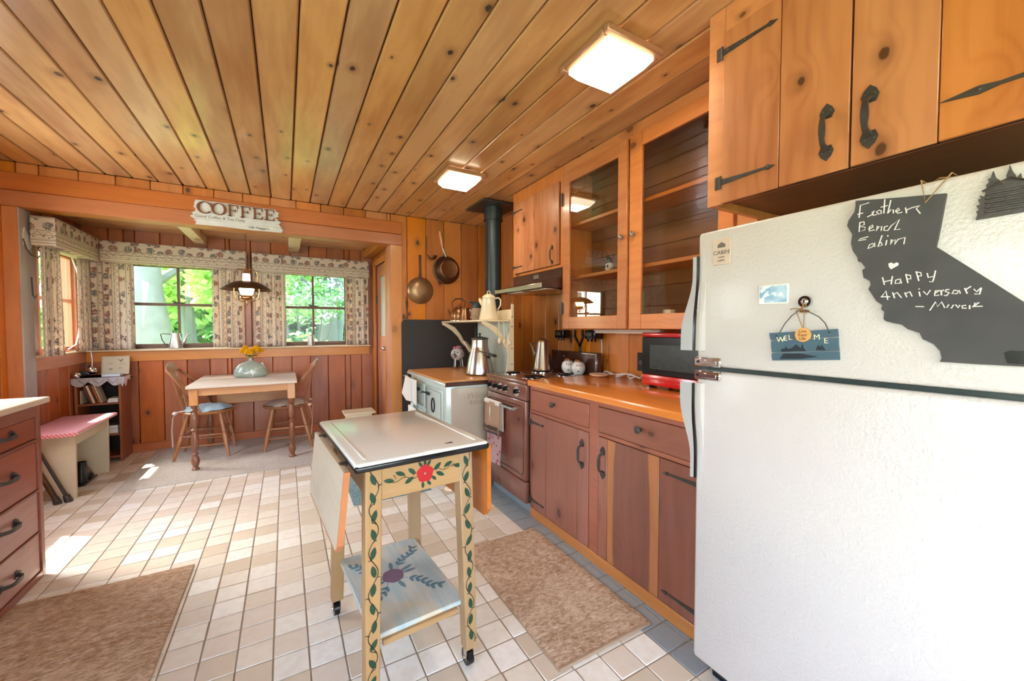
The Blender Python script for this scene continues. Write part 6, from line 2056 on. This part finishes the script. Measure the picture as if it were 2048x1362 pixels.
for y in (SY0 + 0.045, SY1 - 0.03):
    path = [(1.352, y, 1.293), (1.40, y, 1.275), (1.47, y, 1.235), (1.53, y, 1.17), (1.565, y, 1.11), (1.60, y, 1.07)]
    part('bracket', B().ribbon(path, [0.02, 0.035, 0.045, 0.035, 0.03, 0.025], 0.012, (-0.4, 0, 1)), 'cream', ws_)
bb = B()
for z in (1.34, 1.26, 1.08, 0.95):
    bb.ball((SX1 - 0.012, SY0 + 0.011, z), 0.006, (1, 0.5, 1), 1)
part('bolt', bb, 'iron', ws_)
for k, x in enumerate((1.485, 1.53, 1.58)):
    t = thing('ladle', ['cream enamel spoon hanging nearest the shelf bracket', 'middle cream enamel spoon hanging under the warming shelf', 'cream enamel spoon hanging beside the stove upright'][k], 'spoon', (x, SY0 + 0.012, 1.29), 0, 'enamel spoons under the warming shelf')
    part('handle', B().ribbon([(x, SY0 + 0.010, 1.296), (x, SY0 + 0.006, 1.25), (x + 0.002, SY0 + 0.004, 1.17)], [0.008, 0.007, 0.008], 0.003, (1, 0, 0)), 'cream', t)
    part('bowl', B().ball((x + 0.003, SY0 + 0.002, 1.145 - 0.008 * k), 0.021, (0.8, 0.35, 1.15), 2), 'cream', t)

# stovepipe
px, py = 1.79, 3.52
sp_ = thing('stovepipe', 'blue-black steel stovepipe rising from behind the cookstove to the ceiling', 'pipe', (px, py, 0.85))
part('pipe', B().cyl((px, py, 0.60), (px, py, 2.36), 0.080, n=32), 'pipe', sp_)
part('collar', B().cyl((px, py, 2.30), (px, py, 2.425), 0.090, 0.090, 32).cyl((px, py, 2.295), (px, py, 2.305), 0.096, n=32), 'pipe', sp_)
part('ceiling_plate', B().box(px - 0.20, py - 0.20, 2.418, px + 0.20, py + 0.20, 2.4335, 0.002), 'iron', sp_)
part('seam', B().box(px - 0.084, py - 0.03, 0.62, px - 0.078, py - 0.02, 2.29), 'iron', sp_)
part('elbow', B().cyl((SX1 + 0.012, py, 0.66), (px, py, 0.66), 0.075, n=20), 'pipe', sp_)

# dark heat shield on the rear wall
sb = thing('heat_shield', 'dark brown heat shield board with rounded corners behind the cookstove', 'panel', (1.5, YF - 0.03, 0.05))
x0, x1, z1, r = 1.072, 2.0, 1.338, 0.045
pts = [(x0, 0.02), (x1, 0.02)] + [(x1, z1)] + [(x0 + r - r * sin(a), z1 - r + r * cos(a)) for a in [k * pi / 12 for k in range(7)]]
part('board', B().prism(pts, (0, YF - 0.022, 0), (1, 0, 0), (0, 0, 1), 0.012), 'blackmatte', sb)

# pots on and over the stove
cx, cy, cz = 1.44, 3.085, SZ + 0.001
cpot = thing('steel_coffee_boiler', 'large brushed steel coffee boiler with bail handle standing on the cookstove top', 'coffee pot', (cx, cy, cz))
part('body', B().lathe([(0.0, 0.0), (0.110, 0.0), (0.122, 0.012), (0.121, 0.03), (0.098, 0.14), (0.074, 0.225), (0.071, 0.24), (0.070, 0.295), (0.074, 0.30)], (cx, cy, cz), 40), 'steel', cpot)
part('lid', B().lathe([(0.075, 0.0), (0.073, 0.010), (0.03, 0.020), (0.008, 0.024), (0.006, 0.032), (0.012, 0.042), (0.010, 0.05), (0.0, 0.053)], (cx, cy, cz + 0.302), 28, None, False), 'iron', cpot)
part('bail', B().tube([(cx - 0.06, cy - 0.05, cz + 0.215), (cx + 0.0, cy - 0.12, cz + 0.19), (cx + 0.09, cy - 0.10, cz + 0.165), (cx + 0.118, cy - 0.03, cz + 0.16), (cx + 0.08, cy + 0.04, cz + 0.20)], 0.004, 6)
     .cyl((cx + 0.045, cy - 0.125, cz + 0.173), (cx + 0.108, cy - 0.082, cz + 0.160), 0.012, n=10), 'iron', cpot)
part('ear', B().prism([(-0.018, -0.02), (0.018, -0.02), (0.012, 0.03), (-0.012, 0.03)], (cx - 0.055, cy - 0.062, cz + 0.205), (0.75, -0.66, 0), (0, 0, 1), -0.004), 'copper', cpot)
part('spout', B().tube([(cx - 0.055, cy + 0.06, cz + 0.20), (cx - 0.085, cy + 0.085, cz + 0.25), (cx - 0.10, cy + 0.10, cz + 0.28)], [0.026, 0.018, 0.012], 10), 'steel', cpot)

hz = 1.3145
c = (1.475, 2.985, hz)
cc = thing('cream_coffee_pot', 'tall cream enamel coffee pot standing on the warming shelf', 'coffee pot', c)
part('body', B().lathe([(0.0, 0.0), (0.076, 0.0), (0.082, 0.006), (0.079, 0.02), (0.062, 0.11), (0.054, 0.175), (0.056, 0.182)], c, 32), 'cream', cc)
part('lid', B().lathe([(0.058, 0.0), (0.052, 0.012), (0.036, 0.026), (0.014, 0.034), (0.0, 0.036)], (c[0], c[1], hz + 0.183), 28, None, False).tube([(c[0] - 0.016, c[1], hz + 0.215), (c[0] - 0.012, c[1], hz + 0.235), (c[0], c[1], hz + 0.242), (c[0] + 0.012, c[1], hz + 0.235), (c[0] + 0.016, c[1], hz + 0.215)], 0.004, 6), 'cream', cc)
part('handle', B().tube([(c[0] + 0.03, c[1] - 0.035, hz + 0.178), (c[0] + 0.062, c[1] - 0.06, hz + 0.182), (c[0] + 0.075, c[1] - 0.072, hz + 0.165), (c[0] + 0.074, c[1] - 0.07, hz + 0.12), (c[0] + 0.058, c[1] - 0.052, hz + 0.085)], 0.006, 8), 'cream', cc)
part('spout', B().tube([(c[0] - 0.03, c[1] + 0.035, hz + 0.12), (c[0] - 0.05, c[1] + 0.055, hz + 0.16), (c[0] - 0.056, c[1] + 0.062, hz + 0.18)], [0.02, 0.016, 0.009], 8), 'cream', cc)

c = (1.48, 3.66, hz + 0.014)
ck = thing('copper_kettle', 'small copper kettle with arched dark handle at far end of warming shelf', 'kettle', (c[0], c[1], hz))
part('body', B().lathe([(0.0, 0.0), (0.070, 0.0), (0.076, 0.02), (0.072, 0.06), (0.055, 0.105), (0.032, 0.12), (0.030, 0.128), (0.012, 0.135), (0.010, 0.150), (0.0, 0.153)], c, 28), 'copper', ck)
part('stand', B().lathe([(0.0, 0.0), (0.085, 0.0), (0.085, 0.008), (0.07, 0.013), (0.0, 0.013)], (c[0], c[1], hz), 24), 'steel', ck)
part('spout', B().tube([(c[0] - 0.04, c[1] + 0.045, c[2] + 0.04), (c[0] - 0.065, c[1] + 0.075, c[2] + 0.06), (c[0] - 0.078, c[1] + 0.09, c[2] + 0.105)], [0.016, 0.012, 0.008], 8), 'copper', ck)
part('handle', B().tube([(c[0] - 0.04, c[1] + 0.04, c[2] + 0.11), (c[0] - 0.05, c[1] + 0.05, c[2] + 0.17), (c[0] - 0.02, c[1] + 0.02, c[2] + 0.205), (c[0] + 0.025, c[1] - 0.025, c[2] + 0.205), (c[0] + 0.05, c[1] - 0.05, c[2] + 0.17), (c[0] + 0.04, c[1] - 0.04, c[2] + 0.11)], [0.004, 0.005, 0.009, 0.009, 0.005, 0.004], 8), 'oldpan', ck)
c = (1.47, 3.47, hz)
mj = thing('copper_mug', 'small plain copper measure with flared foot beside the kettle', 'mug', c)
part('body', B().lathe([(0.0, 0.0), (0.050, 0.0), (0.048, 0.02), (0.034, 0.09), (0.040, 0.118), (0.036, 0.118), (0.030, 0.09), (0.0, 0.03)], c, 24, None, False), 'copper', mj)
part('handle', B().tube([(c[0] + 0.03, c[1] - 0.03, hz + 0.10), (c[0] + 0.052, c[1] - 0.05, hz + 0.085), (c[0] + 0.05, c[1] - 0.048, hz + 0.045), (c[0] + 0.034, c[1] - 0.034, hz + 0.03)], 0.004, 6), 'cream', mj)
c = (1.50, 3.27, hz)
gj = thing('grey_jug', 'dark grey lidded jug with pebble pattern behind the cream coffee pot', 'jug', c)
part('body', B().lathe([(0.0, 0.0), (0.045, 0.0), (0.055, 0.03), (0.055, 0.09), (0.045, 0.11)], c, 22), 'stone', gj)
part('neck', B().lathe([(0.046, 0.0), (0.044, 0.035), (0.052, 0.055), (0.0, 0.058)], (c[0], c[1], hz + 0.111), 22, None, False).tube([(c[0] - 0.04, c[1] + 0.04, hz + 0.165), (c[0] - 0.06, c[1] + 0.06, hz + 0.18)], [0.012, 0.006], 6), 'pipe', gj)

# pig ornament on the stove top
c = Vector((1.50, 3.87 - 0.13, SZ + 0.001))
pg = thing('pig_ornament', 'white spotted pig ornament on wire legs with pink bow on the cookstove', 'ornament', c)
part('body', B().ball(c + Vector((0, 0, 0.135)), 0.068, (1, 1.1, 0.95), 3), 'pig', pg)
part('snout', B().cyl(c + Vector((-0.05, -0.045, 0.125)), c + Vector((-0.072, -0.066, 0.12)), 0.024, 0.020, 14), 'pewter', pg)
part('ear', B().ball(c + Vector((-0.02, -0.03, 0.20)), 0.018, (1, 0.5, 1), 1).ball(c + Vector((0.03, 0.01, 0.2)), 0.018, (1, 0.5, 1), 1), 'pig', pg)
bb = B()
for dx, dy, dz in ((-0.052, -0.05, 0.16), (-0.03, -0.068, 0.155), (0.02, -0.07, 0.14), (0.03, -0.06, 0.10), (0.0, -0.072, 0.09), (-0.06, -0.03, 0.10), (0.045, -0.05, 0.165)):
    bb.ball(c + Vector((dx, dy, dz)), 0.007, sub=1)
part('spot', bb, 'black', pg)
part('bow', B().ball(c + Vector((-0.045, -0.035, 0.20)), 0.02, (1, 0.6, 0.8), 1).ball(c + Vector((-0.015, -0.055, 0.208)), 0.02, (1, 0.6, 0.8), 1), 'pink', pg)
for dx, dy in ((-0.035, -0.035), (0.035, -0.03), (-0.02, 0.03), (0.04, 0.03)):
    bb = B()
    bb.tube([c + Vector((dx, dy, 0.09)), c + Vector((dx * 1.1, dy * 1.1, 0.04)), c + Vector((dx * 1.2, dy * 1.2, 0.006))], 0.005, 6)
    bb.ball(c + Vector((dx * 1.25, dy * 1.3, 0.008)), 0.016, (1.2, 1.2, 0.5), 1)
    part('leg', bb, 'pewter', pg)

# white pot holders hanging from the stove front rail
hp = thing('pot_holder', 'white square cloth hanging askew from the stove front rail', 'cloth', (SX0 - 0.05, 3.62, 0.79))
part('cloth', B().prism([(3.50, 0.80), (3.66, 0.81), (3.80, 0.63), (3.64, 0.585), (3.48, 0.60)], (SX0 - 0.066, 0, 0), (0, 1, 0), (0, 0, 1), 0.012), 'towelwhite', hp)
part('fold', B().prism([(3.36, 0.80), (3.49, 0.80), (3.47, 0.60), (3.36, 0.58)], (SX0 - 0.058, 0, 0), (0, 1, 0), (0, 0, 1), 0.008), 'towelwhite', hp)
part('hook', B().tube([(SX0 - 0.05, 3.70, 0.795), (SX0 - 0.07, 3.72, 0.77), (SX0 - 0.075, 3.74, 0.745)], 0.006, 6), 'iron', hp)
hp2 = thing('hand_towel', 'second white cloth hanging lower below the askew pot holder', 'cloth', (SX0 - 0.03, 3.6, 0.4))
part('cloth', B().box(SX0 - 0.03, 3.50, 0.30, SX0 - 0.012, 3.72, 0.53, 0.008, 2).ball((SX0 - 0.022, 3.60, 0.545), 0.03, (0.5, 1, 0.8), 2), 'towelwhite', hp2)

# ------------------------------------------------------------ pans hanging on the wall
yw = YF - 0.004
FL = R3('X', pi / 2)       # lathe axis towards -y


def wallpan(name, label, x, z, prof, mt, handle, hm, yoff=0.0):
    t = thing(name, label, 'pan', (x, yw, z))
    m = Matrix.Translation((x, yw - yoff, z)) @ FL
    part('pan_body', B().lathe(prof, (0, 0, 0), 36, m, False), mt, t)
    part('handle', handle, hm, t)
    return t


x, z = 1.283, 1.655
wallpan('skillet', 'round copper-brown skillet hanging bottom outwards on the plank wall', x, z,
        [(0.142, 0.003), (0.146, 0.004), (0.144, 0.010), (0.120, 0.030), (0.085, 0.046), (0.045, 0.050), (0.0, 0.051)], 'skilletb',
        B().ribbon([(x, yw - 0.010, z + 0.138), (x, yw - 0.012, z + 0.20), (x, yw - 0.006, z + 0.30), (x, yw - 0.006, z + 0.385)], [0.040, 0.026, 0.024, 0.030], 0.006, (1, 0, 0)), 'oldpan')
x, z = 1.590, 1.895
wallpan('saucepan', 'deeper dark saucepan with long wooden handle hanging bottom outwards', x - 0.01, z,
        [(0.150, 0.003), (0.156, 0.004), (0.156, 0.014), (0.142, 0.020), (0.118, 0.095), (0.108, 0.104), (0.100, 0.106)], 'oldpan',
        B().turned((x - 0.015, yw - 0.012, z + 0.145), (x - 0.055, yw - 0.012, z + 0.25), [(0, .012), (1, .009)], 10), 'pewter')
sp2 = COL.objects['saucepan']
part('bottom_disc', B().lathe([(0.101, 0.1045), (0.094, 0.108), (0.088, 0.1065), (0.0, 0.1065)], (0, 0, 0), 36, Matrix.Translation((x - 0.01, yw, z)) @ FL, False), 'copper', sp2)
part('wooden_grip', B().turned((x - 0.055, yw - 0.012, z + 0.25), (x - 0.085, yw - 0.012, z + 0.425), [(0, .010), (.1, .013), (.6, .016), (.9, .014), (1, .008)], 10), 'tabwood', sp2)
ld = thing('wall_ladle', 'small copper ladle bowl with thin handle hanging between the two pans', 'ladle', (1.38, yw, 2.03))
part('bowl', B().lathe([(0.0, -0.045), (0.030, -0.038), (0.046, -0.02), (0.052, 0.0), (0.049, 0.0), (0.0, -0.03)], (1.405, yw - 0.056, 2.035), 20, None, False), 'copper', ld)
part('handle', B().ribbon([(1.362, yw - 0.04, 2.035), (1.355, yw - 0.015, 2.06), (1.358, yw - 0.006, 2.15), (1.362, yw - 0.004, 2.25)], [0.012, 0.010, 0.008, 0.010], 0.003, (1, 0, 0)), 'brass', ld)
fk = thing('roasting_fork', 'slim dark utensil with pale grip hanging at the left edge of the shield', 'utensil', (1.134, yw, 1.36))
part('grip', B().turned((1.134, yw - 0.012, 1.44), (1.134, yw - 0.012, 1.555), [(0, .006), (.3, .011), (.8, .012), (1, .005)], 8), 'oldpan', fk)
part('shaft', B().cyl((1.134, yw - 0.012, 1.345), (1.134, yw - 0.012, 1.44), 0.006, n=8).tube([(1.134 + 0.014 * cos(a), yw - 0.012, 1.568 + 0.014 * sin(a)) for a in [k * pi / 5 for k in range(10)]], 0.003, 5, True), 'iron', fk)
part('tip', B().prism([(1.085, 1.345), (1.125, 1.345), (1.10, 1.40), (1.09, 1.385)], (0, yw - 0.006, 0), (1, 0, 0), (0, 0, 1), 0.008), 'oldpan', fk)

# small stool by the alcove door
st = thing('step_stool', 'small pale wooden stool in the alcove behind the cart', 'stool', (0.62, 4.2, 0))
part('top', B().box(0.478, 4.07, 0.405, 0.765, 4.28, 0.427, 0.004), 'pale', st)
for x in (0.505, 0.715):
    part('side', B().prism([(4.09, 0.0), (4.13, 0.0), (4.175, 0.09), (4.22, 0.0), (4.26, 0.0), (4.25, 0.404), (4.10, 0.404)], (x, 0, 0), (0, 1, 0), (0, 0, 1), 0.02), 'pale', st)
part('apron', B().box(0.526, 4.09, 0.34, 0.714, 4.105, 0.404, 0.002), 'pale', st)
st.location.z = 0.0

# ------------------------------------------------------------ bench with pink cover
bn = thing('bench', 'cream painted plank-end bench under a pink gingham cover', 'bench', (-1.49, 4.42, 0))
for y in (4.085, 4.70):
    pts = [(-1.535, 0), (-1.485, 0), (-1.445, 0.13), (-1.40, 0), (-1.352, 0), (-1.345, 0.488), (-1.645, 0.488), (-1.645, 0.03)]
    part('end_board', B().prism([(-1.648, 0.0), (-1.56, 0.0), (-1.50, 0.12), (-1.44, 0.0), (-1.35, 0.0), (-1.345, 0.47), (-1.648, 0.47)], (0, y + 0.02, 0), (1, 0, 0), (0, 0, 1), 0.022), 'benchpaint', bn)
part('front_rail', B().box(-1.366, 4.088, 0.39, -1.348, 4.697, 0.47, 0.002), 'benchpaint', bn)
part('rear_rail', B().box(-1.648, 4.088, 0.39, -1.63, 4.697, 0.47, 0.002), 'benchpaint', bn)
part('seat', B().box(-1.652, 4.035, 0.4705, -1.322, 4.79, 0.488, 0.003), 'benchpaint', bn)
cv_ = thing('bench_cover', 'pink cloth cover with gingham edge lying over the bench seat', 'cloth', (-1.49, 4.41, 0.489))
part('cloth_top', B().box(-1.652, 4.024, 0.4885, -1.318, 4.80, 0.498, 0.004, 2), 'pinkcloth', cv_)
part('gingham_edge', B().box(-1.652, 4.018, 0.470, -1.316, 4.0235, 0.495, 0.002).box(-1.317, 4.0235, 0.476, -1.311, 4.80, 0.495, 0.002), 'gingham', cv_)
part('bolt', B().ball((-1.60, 4.062, 0.42), 0.006, sub=1), 'iron', bn)
bx_ = thing('black_shoe_box', 'small dark boot shape standing on the floor behind the bench', 'boot', (-1.42, 4.45, 0))
part('sole', B().box(-1.47, 4.36, 0.002, -1.39, 4.60, 0.022, 0.006, 2), 'black', bx_)
part('shaft', B().lathe([(0.038, 0.0), (0.036, 0.06), (0.032, 0.12), (0.034, 0.16), (0.028, 0.16), (0.028, 0.06)], (-1.43, 4.42, 0.022), 16, None, False).ball((-1.43, 4.53, 0.035), 0.042, (0.9, 1.6, 0.8), 2), 'black', bx_)
for k, (x, y, lab, mt) in enumerate(((-1.424, 4.017, 'brown metal pole with split foot leaning against bench and dresser', 'oldpan'), (-1.375, 4.035, 'black metal pole leaning beside the brown pole', 'iron'))):
    t = thing('leaning_pole', lab, 'pole', (x, y, 0))
    topx, topy = x - 0.165, y - 0.03
    part('tube', B().cyl((x, y, 0.012), (topx, topy, 0.50), 0.016 if k == 0 else 0.011, 0.015 if k == 0 else 0.009, 12), mt, t)
    part('foot', B().cyl((x + 0.002, y, 0.0), (x - 0.012, y - 0.002, 0.05), 0.024, 0.017, 10).ball((x + 0.012, y - 0.012, 0.018), 0.016, sub=1), 'iron', t)

# ------------------------------------------------------------ bookcase in the alcove corner
bk = thing('bookcase', 'low red-brown open bookcase in the alcove corner', 'bookcase', (-1.49, 5.17, 0))
BX0, BX1, BY0, BY1 = -1.655, -1.345, 5.03, 5.305
part('side', B().box(BX0, BY0, 0, BX0 + 0.018, BY1, 0.775, 0.002), 'bookwood', bk)
part('side', B().box(BX1 - 0.018, BY0, 0, BX1, BY1, 0.775, 0.002), 'bookwood', bk)
part('back', B().box(BX0 + 0.018, BY1 - 0.01, 0.02, BX1 - 0.018, BY1, 0.775), 'dark', bk)
part('top', B().box(BX0, BY0 - 0.004, 0.7755, BX1, BY1, 0.792, 0.002), 'bookwood', bk)
for z in (0.055, 0.262, 0.555):
    part('shelf', B().box(BX0 + 0.0185, BY0 + 0.004, z - 0.016, BX1 - 0.0185, BY1 - 0.011, z, 0.001), 'bookwood', bk)
cols = ['paper', 'letter', 'towelcream', 'oldpan', 'leaf', 'paper', 'sheenfront']
x = BX0 + 0.03
names = ['pale thin booklet at the left end of the upper shelf row', 'rust brown leaning book second from the left on the upper shelf', 'cream leaning book third from the left on the upper shelf',
         'dark leaning book fourth from the left on the upper shelf', 'orange-brown leaning book fifth from the left on the upper shelf', 'tallest pale leaning book at the right end of the row']
for k in range(6):
    w_, h_, d_ = (0.010, 0.014, 0.018, 0.012, 0.014, 0.010)[k], (0.12, 0.165, 0.17, 0.172, 0.168, 0.178)[k], 0.13
    t = thing('book', names[k], 'book', (x + w_ / 2, BY0 + 0.03, 0.556), 0, 'books leaning on the upper bookcase shelf')
    lean = (0.0, -0.28, -0.28, -0.28, -0.28, -0.28)[k]
    m = Matrix.Translation((x, BY0 + 0.02, 0.5565)) @ R3('Y', lean)
    dxl = 0.045 if lean else 0.0
    b1 = B().box(0, 0, 0.0, 0.0012, d_, h_, 0, 1, m).box(w_ - 0.0012, 0, 0.0, w_, d_, h_, 0, 1, m).box(0, 0, 0, w_, 0.0015, h_, 0, 1, m)
    part('cover', b1, cols[k], t)
    part('pages', B().box(0.0014, 0.003, 0.002, w_ - 0.0014, d_ - 0.003, h_ - 0.003, 0, 1, m), 'whitepaper', t)
    x += w_ + 0.003 + (0.052 if k == 0 else 0)
for k, (x0, y0, z0, w_, d_, h_, lab, mt) in enumerate(((-1.445, BY0 + 0.02, 0.556, 0.075, 0.15, 0.020, 'pale green book lying at the bottom of the flat pair', 'vasepale'), (-1.440, BY0 + 0.018, 0.5765, 0.07, 0.14, 0.016, 'cream paperback lying on top of the pale green book', 'paper'),
                                                  (-1.50, BY0 + 0.03, 0.263, 0.12, 0.16, 0.045, 'thick tan book lying on the lower bookcase shelf', 'towelcream'), (-1.49, BY0 + 0.025, 0.3085, 0.11, 0.15, 0.03, 'grey-brown book lying on top of the thick tan book', 'pewter'))):
    t = thing('flat_book', lab, 'book', (x0 + w_ / 2, y0 + d_ / 2, z0), 0, 'books lying flat in the bookcase')
    part('cover', B().box(x0, y0, z0, x0 + w_, y0 + d_, z0 + 0.002).box(x0, y0, z0 + h_ - 0.002, x0 + w_, y0 + d_, z0 + h_).box(x0, y0, z0 + 0.002, x0 + 0.002, y0 + d_, z0 + h_ - 0.002), mt, t)
    part('pages', B().box(x0 + 0.003, y0 + 0.003, z0 + 0.0025, x0 + w_ - 0.003, y0 + d_ - 0.003, z0 + h_ - 0.0025), 'whitepaper', t)
for k, (x, lab) in enumerate(((-1.525, 'small brass trinket left of the flat books'), (-1.495, 'second small brass trinket beside the flat books'))):
    t = thing('trinket', lab, 'trinket', (x, BY0 + 0.04, 0.556), 0, 'brass trinkets on the upper bookcase shelf')
    part('base', B().lathe([(0.0, 0.0), (0.012, 0.0), (0.012, 0.012), (0.006, 0.018), (0.0, 0.02)], (x, BY0 + 0.045, 0.556), 12), 'brass', t)

lc = thing('lace_cloth', 'white lace cloth with scalloped edge draped over the bookcase top', 'cloth', (-1.48, 5.14, 0.793))
bb = B()
NX = 50


def lace(u, v):
    x = BX0 - 0.02 + (BX1 + 0.05 - BX0) * u
    sc_ = abs(sin(u * pi * 3.0))
    drop = 0.035 + 0.045 * sc_ + (0.05 if u > 0.92 else 0) * (1 - abs(u - 0.96) / 0.04 if abs(u - 0.96) < 0.04 else 0)
    if v > 0.5:
        y = BY0 - 0.012 + (BY1 - BY0 + 0.005) * (v - 0.5) * 2
        z = 0.7955 + (0.0 if BX0 < x < BX1 else -0.03)
    else:
        y = BY0 - 0.014 - 0.012 * sin(u * 25) * (1 - v * 2) - 0.006
        z = 0.7955 - drop * (1 - v * 2)
    return Vector((x, y, z))


bb.grid(lace, NX, 13)
bmesh.ops.solidify(bb.bm, geom=bb.bm.faces[:], thickness=0.002)
part('cloth', bb, 'lace', lc)
bb = B()
for k in range(3):
    cx = BX0 + 0.075 + k * 0.095
    bb.tube([(cx - 0.035, BY0 - 0.034, 0.782), (cx - 0.03, BY0 - 0.036, 0.770), (cx, BY0 - 0.038, 0.742), (cx + 0.03, BY0 - 0.036, 0.770), (cx + 0.035, BY0 - 0.034, 0.782)], 0.0018, 4)
part('stitched_diamond', bb, 'ink', lc)
bb = B().prism([(5.0, 0.795), (5.18, 0.798), (5.16, 0.75), (5.10, 0.77), (5.05, 0.70), (5.0, 0.74)], (BX1 + 0.03, 0, 0), (0, 1, 0), (0, 0, 1), 0.002)
part('corner_flap', bb, 'lace', lc)

pf = thing('framed_card', 'small tan framed card with sketches propped on the bookcase', 'picture', (-1.43, 5.22, 0.8))
m = Matrix.Translation((-1.43, 5.215, 0.799)) @ R3('X', -0.22)
bb = B()
for a, b_, c, d_ in ((-0.10, 0.0, 0.10, 0.010), (-0.10, 0.170, 0.10, 0.180), (-0.10, 0.010, -0.091, 0.170), (0.091, 0.010, 0.10, 0.170)):
    bb.box(a, -0.006, b_, c, 0.006, d_, 0.002, 1, m)
part('frame', bb, 'cartback', pf)
part('card', B().box(-0.091, -0.002, 0.010, 0.091, 0.002, 0.170, 0, 1, m), 'paper', pf)
bb = B()
for (x0, z0, x1, z1) in ((-0.055, 0.105, -0.02, 0.108), (0.025, 0.10, 0.07, 0.103), (-0.05, 0.055, -0.02, 0.06), (-0.045, 0.045, -0.025, 0.05), (0.02, 0.06, 0.045, 0.065), (0.03, 0.125, 0.05, 0.13), (0.015, 0.14, 0.022, 0.15), (0.04, 0.14, 0.052, 0.15), (0.025, 0.13, 0.04, 0.14)):
    bb.box(x0, -0.0035, z0, x1, -0.002, z1, 0, 1, m)
part('sketch', bb, 'ink', pf)
ts = thing('twin_spotlight', 'grey clamp lamp with two round chrome heads behind the lace cloth', 'lamp', (-1.62, 5.1, 0.8))
part('body', B().box(-1.655, 5.08, 0.815, -1.56, 5.13, 0.85, 0.01, 2), 'pipe', ts)
part('lamp_head', B().ball((-1.63, 5.01, 0.822), 0.032, sub=3), 'chrome', ts)
part('lamp_head', B().ball((-1.545, 5.07, 0.858), 0.032, sub=3), 'chrome', ts)
bl = thing('pale_notebook', 'pale blue notebook lying on the lace cloth below the framed card', 'book', (-1.41, 5.09, 0.798))
part('cover', B().box(-1.475, 5.035, 0.798, -1.35, 5.14, 0.801).box(-1.475, 5.035, 0.815, -1.35, 5.14, 0.818).box(-1.475, 5.035, 0.801, -1.472, 5.14, 0.815), 'bluecover', bl)
part('pages', B().box(-1.4715, 5.038, 0.8012, -1.352, 5.138, 0.8148), 'whitepaper', bl)

# ------------------------------------------------------------ red-brown dresser at the left edge
DX = -1.076
dr = thing('dresser', 'red-brown painted drawer cabinet at the left edge with iron pulls', 'dresser', (-1.4, 2.3, 0))
part('carcass', B().box(XL + 0.01, 1.56, 0.0, DX - 0.02, 2.895, 0.868, 0.002), 'dresser', dr)
bb = B().box(DX - 0.02, 2.868, 0, DX, 2.897, 0.87, 0.002).box(DX - 0.02, 1.56, 0, DX, 1.60, 0.87, 0.002)
for z0, z1 in ((0.812, 0.87), (0.688, 0.70), (0.437, 0.446), (0.228, 0.236), (0.0, 0.035)):
    bb.box(DX - 0.02, 1.60, z0, DX, 2.868, z1, 0.0015)
part('face_frame', bb, 'dresser', dr)
part('top', B().box(XL + 0.005, 1.55, 0.872, DX + 0.025, 2.93, 0.900, 0.004), 'tabletop', dr)  # pale wood stands in for the whitish highlight on the glossy top
for z0, z1, zh in ((0.703, 0.809, 0.766), (0.449, 0.685, 0.578), (0.239, 0.434, 0.362), (0.038, 0.225, 0.125)):
    d = part('drawer', B().box(DX - 0.02, 1.98, z0, DX - 0.007, 2.862, z1, 0.003), 'dresser' if z0 > 0.4 else 'sheenfront', dr)  # the lower drawers take the reflection-paled wood
    part('pull', iron_pull(B(), (DX - 0.007, 2.60, zh), 0.13, (0, 1, 0), (1, 0, 0), 1.15), 'iron', d)
    part('second_front', B().box(DX - 0.02, 1.605, z0, DX - 0.007, 1.975, z1, 0.003), 'dresser', dr)
